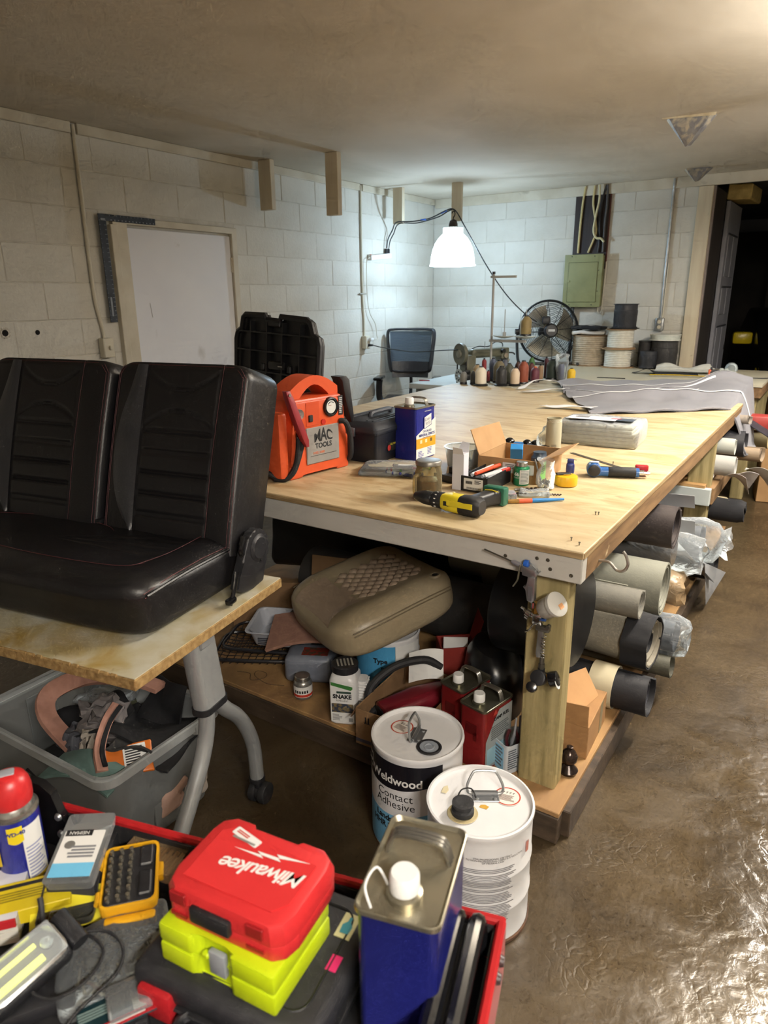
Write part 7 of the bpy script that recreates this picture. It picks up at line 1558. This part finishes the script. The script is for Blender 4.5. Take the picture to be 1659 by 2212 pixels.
part('handle_web', B().prism([(-.034, ZR-.035), (-.034, ZR+.012), (-.046, ZR+.030), (-.076, ZR+.036), (-.20, ZR+.032), (-.36, ZR+.026), (-.45, ZR+.012), (-.455, ZR-.035)], -.047, -.035, Matrix(((0,0,1,0),(1,0,0,0),(0,1,0,0),(0,0,0,1)))), m_blk, ct_)
for y in (-.05, -.075): part('bolt', B().lathe([(0, .006), (.006, .005), (.008, 0)], 12, T(.006, y, ZR-.012) @ RY(90)), plain('#3a2a2a', .4), ct_)
part('corner_bracket', B().prism([(-.805, ZF), (-.805, ZR+.03), (-.795, ZR+.048), (-.775, ZR+.055), (-.745, ZR+.052), (-.725, ZR+.038), (-.715, ZR+.005), (-.70, ZR-.02), (-.70, ZF)], .008, .022, Matrix(((1,0,0,0),(0,0,-1,0),(0,1,0,0),(0,0,0,1)))), m_blkg, ct_)
for z in (ZR-.002, ZR-.035): part('bolt', B().lathe([(0, .005), (.005, .004), (.007, 0)], 12, T(-.715, -.023, z) @ RX(90)), m_steel, ct_)
# ---- gallon can
fc2 = fcan('tall dark blue gallon can with a white cap standing in the cart', T(-.338, .566, ZF) @ RZ(CA+90), .153, .098, .215, pm('navy_can', '#1b1f63', '#181b58', sc=4, rough=.2), pm('stained_tin', '#b3ab94', '#8f8a7a', sc=7, rough=.3, metal=.8, dirt='#9a7d45', dsc=8, dmix=(.6,.75)), hz=.9)
part('cap_strap', B().tube(cr([(-.040, .018, .218), (-.03, .036, .232), (-.055, .042, .228), (-.070, .030, .214)], 5), .0016, 6), m_white, fc2)
# ---- spray oil can
wd = thing('spray_can', 'blue and yellow spray oil can with a red cap', 'spray can', (-.945, .405, ZF), 58)
Rw = .0335
part('body', B().lathe([(0, 0), (Rw-.002, 0), (Rw, .003), (Rw, .132)], 36), plain('#232a86', .3), wd)
part('shoulder', B().lathe([(Rw, .130), (Rw+.0014, .132), (Rw+.0010, .136), (Rw-.003, .138), (Rw-.005, .146), (Rw-.012, .154), (Rw-.013, .156)], 36), plain('#b5b3ad', .25, .85), wd)
cp_ = part('cap', B().loft([[(x, y, z) for x, y in [((Rw*.78*k)*math.cos(2*PI*i/28)+dx, (Rw*.78*k)*math.sin(2*PI*i/28)) for i in range(28)]] for z, k, dx in ((.148, 1.1, 0), (.154, 1.14, 0), (.168, 1.12, .001), (.180, 1.0, .002), (.190, .82, .002), (.196, .5, .0), (.197, .15, 0))]), plain('#c42a2c', .35), wd)
part('thumb_pad', B().box((-.006, 0, .1955), (.034, .018, .006), bev=.003), plain('#9a9ca2', .5), cp_)
lb = part('white_label', B().grid(lambda u, v: ((Rw+.0006)*math.sin(.25+1.0*u), -(Rw+.0006)*math.cos(.25+1.0*u), .018+.100*v), 12, 2), m_paper, wd, 0)
part('label_print', (lambda b: [b.grid(lambda u, v, k=k: ((Rw+.001)*math.sin(.32+.8*u*(1-.25*((k*7) % 3)/2)), -(Rw+.001)*math.cos(.32+.8*u*(1-.25*((k*7) % 3)/2)), .026+.006*k+.0025*v), 6, 1) for k in range(10)] and b)(B()), plain('#8d90b4', .6), lb, 0)['kind'] = 'stuff'
part('yellow_strip', B().grid(lambda u, v: ((Rw+.0009)*math.sin(.25+1.0*u), -(Rw+.0009)*math.cos(.25+1.0*u), .018+.007*v), 12, 1), plain('#d9b82e', .5), lb, 0)
ye = part('yellow_badge', B().grid(lambda u, v: ((Rw+.0012)*math.sin(-.30+.62*u), -(Rw+.0012)*math.cos(-.30+.62*u), .098+.026*v-.004*math.sin(PI*u)*(1-v)), 10, 3), plain('#e8cf24', .45), wd, 0)
text('WD-40', .0088, plain('#232a70', .5), ye, T(0, 0, .1125) @ RZ(.5), bend=Rw+.0014, ext=.0004, bold=.0004)
ye2 = part('yellow_badge', B().grid(lambda u, v: ((Rw+.0012)*math.sin(-1.75+.95*u), -(Rw+.0012)*math.cos(-1.75+.95*u), .055+.056*v-.006*math.sin(PI*u)*(1-v)), 10, 3), plain('#e8cf24', .45), wd, 0)
text('WD\n-40', .021, plain('#232a70', .5), ye2, T(0, 0, .084) @ RZ(math.degrees(-1.27)), bend=Rw+.0014, ext=.0004, bold=.001, lsp=.8)
solo('red_can', B().lathe([(0, 0), (.030, 0), (.031, .003), (.031, .10), (.027, .112), (.012, .118), (.012, .13), (0, .13)], 26), plain('#b3241f', .3), 'red spray can cut off by the left picture edge', 'spray can', (-1.008, .345, ZF))
# ---- stack of cases
m_k = pm('case_black', '#27272a', '#202023', sc=40, rough=.55)
bc_ = thing('black_case', 'black tool case with red latches at the bottom of the case stack', 'tool case', (-.520, .487, ZF), 10)
part('lower_shell', B().box((0, 0, .018), (.255, .200, .036), bev=.014, seg=3), m_k, bc_)
part('upper_shell', B().box((0, 0, .054), (.262, .206, .042), bev=.016, seg=3), m_k, bc_)
part('seam', B().box((0, 0, .034), (.266, .210, .004), bev=.0015, seg=1), m_ink, bc_)
part('top_groove', B().tube([(x, y, .0745) for x, y in rrect(.205, .150, .02, 4)], .0022, 5, True), m_ink, bc_)
for x in (-.088, .092): part('latch', B().box((x, -.103, .036), (.050, .018, .044), bev=.005), plain('#a61e24', .4), bc_)
part('handle', B().tube(cr([(-.045, -.10, .030), (-.042, -.118, .030), (.042, -.118, .030), (.045, -.10, .030)], 5), .007, 8), m_k, bc_)
sk = part('bottle_sticker', B().box((.098, .052, .0756), (.022, .038, .0006), bev=.0), plain('#d7cf9e', .5), bc_)
part('bottle_picture', B().prism([(-.006, -.012), (.006, -.012), (.007, .0), (.002, .006), (.002, .013), (-.002, .013), (-.002, .006), (-.007, .0)], 0, .0005, T(.098, .052, .0760)), plain('#3f8a9a', .5), sk)
part('pink_tag', B().box((.106, -.002, .0757), (.014, .022, .0008), M=T(.0, 0, 0)), plain('#d22a6a', .5), bc_)
lm = thing('lime_case', 'lime yellow plastic case with a grey latch between two other cases', 'tool case', (-.522, .463, ZF+.0755), 7)
m_lm = pm('lime_plastic', '#c3d61a', '#b9cc14', sc=10, rough=.4)
part('lower_shell', B().prism([(-.086, -.062), (-.035, -.062), (-.028, -.050), (.016, -.050), (.024, -.062), (.086, -.062), (.086, .062), (-.086, .062)], 0, .030, I4, bev=.004), m_lm, lm)
part('upper_shell', B().prism([(-.086, -.062), (-.035, -.062), (-.028, -.048), (.016, -.048), (.024, -.062), (.086, -.062), (.086, .062), (-.086, .062)], .031, .060, I4, bev=.005), m_lm, lm)
part('latch', B().box((.000, -.054, .030), (.024, .008, .034), bev=.002), plain('#8f9296', .45), lm)
part('hinge_tab', B().box((-.016, -.056, .038), (.010, .008, .008), bev=.002, seg=1), m_lm, lm)
ml = thing('red_case', 'red hard case with a white lightning bolt script logo', 'tool case', (-.523, .481, ZF+.136), 8)
m_mr = pm('case_red', '#c92f30', '#c02a2c', sc=12, rough=.42)
MW, MD, MH = .182, .132, .050
rp = [(-MW/2+.02, -MD/2), (MW/2-.02, -MD/2), (MW/2-.006, -MD/2+.010), (MW/2, -MD/2+.03), (MW/2, MD/2-.03), (MW/2-.004, MD/2-.012), (MW/2-.02, MD/2), (MW/2-.05, MD/2), (MW/2-.055, MD/2-.006), (-MW/2+.055, MD/2-.006), (-MW/2+.05, MD/2), (-MW/2+.02, MD/2), (-MW/2+.004, MD/2-.012), (-MW/2, MD/2-.03), (-MW/2, -MD/2+.03), (-MW/2+.006, -MD/2+.010)]
part('lower_shell', B().prism(rp, 0, .022, I4, bev=.004), m_mr, ml)
part('upper_shell', B().loft([[(x*k, y*k, z) for x, y in rp] for z, k in ((.0225, 1.0), (.038, 1.0), (.048, .95), (.050, .91))]), m_mr, ml, 30)
part('top_panel', B().prism([(-.070, -.046), (.060, -.046), (.074, -.028), (.074, .034), (-.058, .046), (-.072, .034)], .0495, .0512, I4), m_mr, ml)
part('latch', B().box((-.012, -MD/2-.002, .026), (.058, .010, .022), bev=.003), m_ink, ml)
for x in (-.062, .050): part('window', B().box((x, -MD/2+.0012, .036), (.024, .006, .016), bev=.001, seg=1), plain('#8c1418', .5), ml); part('slot', B().box((x, -MD/2-.0005, .012), (.024, .003, .005)), plain('#8c1418', .5), ml)
LGm = T(.016, .004, .0516) @ RZ(188)
text('Milwaukee', .030, m_paper, ml, LGm @ T(0, .006, 0), shear=.35, bold=.0003, space=.88)
part('lightning_bolt', B().prism([(-.052, -.012), (-.006, -.014), (-.012, -.009), (.020, -.012), (.013, -.0075), (.052, -.010), (.008, -.003), (.014, -.0075), (-.016, -.004), (-.010, -.0085)], 0, .0004, LGm @ T(0, -.010, 0)), m_paper, ml)
lb = part('white_sticker', B().prism(rrect(.046, .013, .002, 2), 0, .0004, T(-.034, .037, .0515) @ RZ(-14)), m_paper, ml)
part('sticker_print', bars(B(), .032, .006, 2, T(-.036, .038, .0522) @ RZ(-14), 2), plain('#c0392b', .5), lb)['kind'] = 'stuff'
part('blade_picture', B().box((-.036, .028, .0520), (.036, .003, .0004), M=RZ(-4)), plain('#a9a6a0', .4, .5), lb)
# ---- screwdriver bit set
m_ye = pm('bit_yellow', '#dba21d', '#cf9718', sc=10, rough=.42)
bt_ = thing('bit_set', 'open yellow bit set case with a smoky clear lid', 'bit set', M=T(-.770, .470, ZF+.028) @ RZ(48) @ RX(6))
part('tray_frame', B().loft([[(x, y, z) for x, y in rrect(a, b_, .010, 3)] for z, a, b_ in ((0, .070, .098), (.004, .078, .106), (.024, .080, .108), (.026, .078, .106), (.026, .072, .100), (.020, .072, .100))], cap=False), m_ye, bt_)
part('insert', B().box((0, 0, .014), (.070, .098, .020), bev=.002, seg=1), m_blk, bt_)
for i in range(7):
    for j in range(3): part('bit', B().cyl((-.028+.014*j, -.040+.0132*i, .027), .0032, .012, seg=6), plain('#a39c8c', .25, .8), bt_)
part('bit_holder', B().box((.022, -.02, .025), (.018, .04, .006), bev=.002, seg=1), m_blk, bt_); part('bit_holder', B().box((.022, .028, .025), (.018, .036, .006), bev=.002, seg=1), m_blk, bt_)
for y in (-.03, .03): part('hinge', B().cyl((-.042, y, .020), .005, .018, 'y', 10), m_ye, bt_)
part('catch', B().box((.043, 0, .018), (.008, .024, .014), bev=.002), m_ye, bt_)
sl = part('clear_lid', B().loft([[(x, y, z) for x, y in rrect(a, b_, .008, 3, -.084, 0)] for z, a, b_ in ((.000, .070, .096), (.014, .078, .104), (.016, .078, .104), (.016, .074, .100), (.004, .066, .092))], cap=False), film('smoky', '#6b6a60', .66, .15, .1, 10, haze='#b9b49a'), bt_)
part('lid_top', B().prism(rrect(.068, .094, .008, 3, -.084, 0), .000, .002), film('smoky', '#6b6a60'), sl)
for x, y, a, b_ in ((-.100, .028, .030, .030), (-.066, .030, .026, .026), (-.100, -.03, .02, .02)): part('moulded_frame', B().tube([(x+p[0], y+p[1], .004) for p in rrect(a, b_, .003, 2)], .0009, 4, True), plain('#54534a', .4), sl)
part('front_lip', B().box((.002, -.062, .004), (.07, .014, .018), bev=.004), m_ye, bt_)
# ---- flat clear box with a printed insert
ib = thing('clear_box', 'clear plastic parts box with a blue and white printed insert', 'parts box', M=T(-.850, .447, ZF+.062) @ RZ(36) @ RX(10))
part('shell', B().loft([[(x, y, z) for x, y in rrect(a, b_, .006, 3)] for z, a, b_ in ((0, .066, .112), (.018, .072, .118))], cap=True), film('clear_shell', '#e6e9ea', .88, .06, .1, 8), ib)
part('insert_card', B().box((0, -.012, .020), (.060, .076, .0012)), m_paper, ib); part('blue_band', B().box((0, -.040, .0209), (.060, .022, .0006)), plain('#6db8dc', .5), ib); part('black_band', B().box((-.008, .022, .0209), (.040, .010, .0006)), m_ink, ib)
part('card_print', bars(B(), .040, .022, 4, T(.004, -.010, .0211) @ RZ(180), 4), plain('#77787c', .6), ib)['kind'] = 'stuff'
text('NEIMAN', .008, m_paper, ib, T(-.008, .022, .0214) @ RZ(180), ext=.0001)
part('screw_picture', B().sph((-.016, .002, .0209), (.016, .014, .001), 12), plain('#6c6a66', .4), ib)
solo('box_stand', B().box((0, 0, .025), (.07, .11, .05), bev=.004), plain('#2a2a2c', .6), 'dark block that the clear parts box leans on', 'block', (-.856, .450, ZF), 36)
og = thing('bit_organizer', 'amber tinted clear organizer full of long bits at the cart rim', 'organizer', M=T(-.775, .515, ZF+.030) @ RZ(12) @ RX(4))
part('shell', B().loft([[(x, y, z) for x, y in rrect(a, b_, .008, 3)] for z, a, b_ in ((0, .096, .050), (.020, .100, .054))]), film('amber_shell', '#d6b48a', .78, .1, .1, 8, haze='#e6d0b0'), og)
for k in range(9): part('long_bit', B().cyl((-.040+.010*k, 0, .011), .0032, .042, 'y', 8), plain('#b5936a', .4, .4), og)
# ---- yellow carton, papers, utility knife
yb = thing('yellow_box', 'flat yellow printed carton at the left of the cart', 'carton', M=T(-.872, .372, ZF+.018) @ RZ(52) @ RX(3))
part('carton', B().box((0, 0, .012), (.115, .055, .026), bev=.001, seg=1), plain('#d8bf22', .45), yb); part('black_bar', B().box((-.01, .018, .0256), (.075, .006, .0006)), m_ink, yb); part('print', bars(B(), .08, .018, 4, T(-.01, .0, .0257), 4), plain('#8a7a18', .6), yb)['kind'] = 'stuff'
solo('yellow_pouch', B().box((0, 0, 0), (.05, .13, .004)), plain('#d8c81e', .4), 'bright yellow card strip standing under the smoky lid', 'card', M=T(-.805, .405, ZF+.025) @ RZ(-40) @ RY(35))
pp = thing('paper_stack', 'white paper booklet with a red edge at the left picture edge', 'booklet', M=T(-.925, .318, ZF+.001) @ RZ(50))
for k in range(4): part('page', B().box((0, .001*k, .006+.010*k), (.13, .10, .009)), plain('#d9d5c8' if k < 3 else '#dcdcdf', .6), pp)
part('red_edge', B().box((0, -.051, .037), (.13, .004, .012)), plain('#b8262c', .5), pp)
solo('cable_end', B().tube(cr([(0, 0, 0), (.006, .004, .03), (.0, .010, .05), (-.008, .014, .058)], 5), .004, 8), m_rub, 'short black curved cable end standing beside the yellow carton', 'cable', (-.822, .352, ZF+.004))
# ---- LED work light
wl_ = thing('work_light', 'rechargeable work light with two lit yellowish LED strips', 'work light', M=T(-.752, .295, ZF+.058) @ RZ(90) @ RX(20) @ RY(-6))
part('body', B().box((-.02, 0, -.012), (.15, .058, .030), bev=.010, seg=3), m_blk, wl_)
part('bezel', B().loft([[(x, y, z) for x, y in rrect(a, b_, .014, 3)] for z, a, b_ in ((.002, .104, .056), (.010, .102, .054), (.012, .094, .046), (.006, .090, .042))], cap=False), plain('#c9cacb', .18, .9), wl_)
part('reflector', B().prism(rrect(.094, .046, .012, 3), .003, .005), plain('#b9bab8', .2, .9), wl_)
m_led = pm('led_strip', '#e8e25a', None, rough=.4, emit=1.6)
part('led_strip', B().box((-.008, -.010, .0062), (.062, .009, .002), bev=.0005, seg=1), m_led, wl_); part('led_strip', B().box((-.008, .010, .0062), (.062, .006, .002), bev=.0005, seg=1), m_led, wl_)
part('spot_lens', B().lathe([(0, .010), (.005, .009), (.008, .005)], 14, T(.034, .002, .003)), plain('#d9dcd8', .1, .6), wl_)
part('lens', B().box((0, 0, .0135), (.096, .048, .002), bev=.0008, seg=1), film('lens_clear', '#ffffff', .9, .03, 0), wl_)
part('hinge', B().cyl((.065, 0, -.004), .012, .05, 'y', 14), m_blk, wl_)
solo('light_stand', B().box((0, 0, .012), (.12, .05, .024), bev=.006), m_blk, 'black base that the work light rests on', 'base', (-.745, .285, ZF), 58)
# ---- bag of wire terminals, loop, carded blades
solo('terminal_bag', crumple(B().box((0, 0, .015), (.15, .125, .026), bev=.010, seg=3).sub(2), .004, 42, 9), film('bag_clear2', '#dfe3e4', .92, .12, .35, 30), 'clear bag full of small metal wire terminals in the cart', 'plastic bag', (-.700, .388, ZF+.004), 62, sm=80)
tb_ = B(); r_ = random.Random(11)
for k in range(110): tb_.cyl((0, 0, 0), .0022, r_.uniform(.010, .022), 'x', 6, M=T(-.700+r_.uniform(-.05, .05), .388+r_.uniform(-.055, .055), ZF+.010+r_.uniform(0, .018)) @ RZ(r_.uniform(0, 180)) @ RY(r_.uniform(-25, 25)))
o = part('wire_terminals', tb_, plain('#c9c4b2', .3, .6)); tag(o, 'heap of small metal wire terminals inside the clear bag', 'terminals'); o['kind'] = 'stuff'
solo('cord_loop', B().tube(cr([(-.055, -.01, .004), (-.05, .02, .030), (-.02, .04, .040), (.02, .035, .042), (.035, .0, .040), (.02, -.035, .036), (-.015, -.045, .034), (-.04, -.03, .036), (-.045, .01, .042), (-.01, .05, .046), (.03, .055, .044), (.055, .03, .036), (.05, -.03, .024), (.06, -.08, .006)], 7), .0022, 7), m_rub, 'thin black cord looped on top of the clear bag', 'cord', (-.715, .335, ZF+.004))
cdk = thing('blade_card', 'carded blade pack with a dark teal front and red side strip', 'blade pack', M=T(-.628, .338, ZF+.030) @ RZ(62) @ RX(-14))
part('card', B().box((0, 0, 0), (.088, .062, .003)), plain('#14363c', .45), cdk); part('grey_header', B().box((.032, .006, .0018), (.026, .048, .0006)), plain('#a9aaa0', .5), cdk); part('red_strip', B().box((0, -.026, .0019), (.088, .012, .0008)), plain('#b8262e', .45), cdk)
part('strip_print', bars(B(), .056, .006, 1, T(.004, -.026, .0024), 1, .8, .1), m_paper, cdk)['kind'] = 'stuff'; part('card_print', bars(B(), .05, .020, 4, T(-.018, .006, .0019), 5), plain('#8aa09c', .6), cdk)['kind'] = 'stuff'; part('blister', B().box((.02, .0, .008), (.06, .056, .014), bev=.005), film('blister2', '#e8eaea', .82, .06, .2, 20), cdk)
solo('card_block', B().box((0, 0, .010), (.07, .04, .020), bev=.003), m_blk, 'black block holding up the carded blade pack', 'block', (-.625, .335, ZF), 62)
# ================================================================ SPORTS CAR IN THE GARAGE
car = thing('parked_car', 'black and yellow car standing in the dark garage', 'car', (-.15, 9.15, 0), 12)
m_cb_ = plain('#0c0c0e', .25); m_cy = plain('#d3b81c', .3)
bp_ = [(-2.1, .25), (-2.1, .62), (-1.9, .80), (-.9, .92), (-.35, 1.30), (.55, 1.33), (1.25, .98), (1.95, .92), (2.1, .70), (2.1, .25)]
part('body', B().prism(bp_, -.85, .85, RZ(90) @ RX(90), bev=.05), m_cb_, car)
part('hood_stripe', B().box((0, -1.35, .885), (.7, .9, .012), M=I4), m_cy, car); part('windshield', B().box((0, -.64, 1.12), (1.3, .03, .50), M=T(0, -.64, 1.12) @ RX(-54) @ T(0, .64, -1.12)), m_blkg, car)
for s in (-1, 1):
    mir = part('mirror', B().box((s*.96, -.42, 1.03), (.20, .10, .13), bev=.03, seg=2), m_cy, car)
    part('fender_flash', B().prism([(-.3, 0), (.3, 0), (.1, .10), (-.1, .16)], 0, .01, T(s*.86, -1.2, .62) @ RZ(90*s) @ RX(90)), m_cy, car)
    for y in (-1.3, 1.35):
        wh = part('wheel', B().cyl((s*.80, y, .33), .33, .22, 'x', 32, bev=.02), m_rub, car); part('wheel_disc', B().cyl((s*.915, y, .33), .23, .01, 'x', 28), m_cy, wh)
    part('headlight', B().sph((s*.62, -2.08, .66), (.3, .08, .14), 14), plain('#b8bcc0', .2), car)
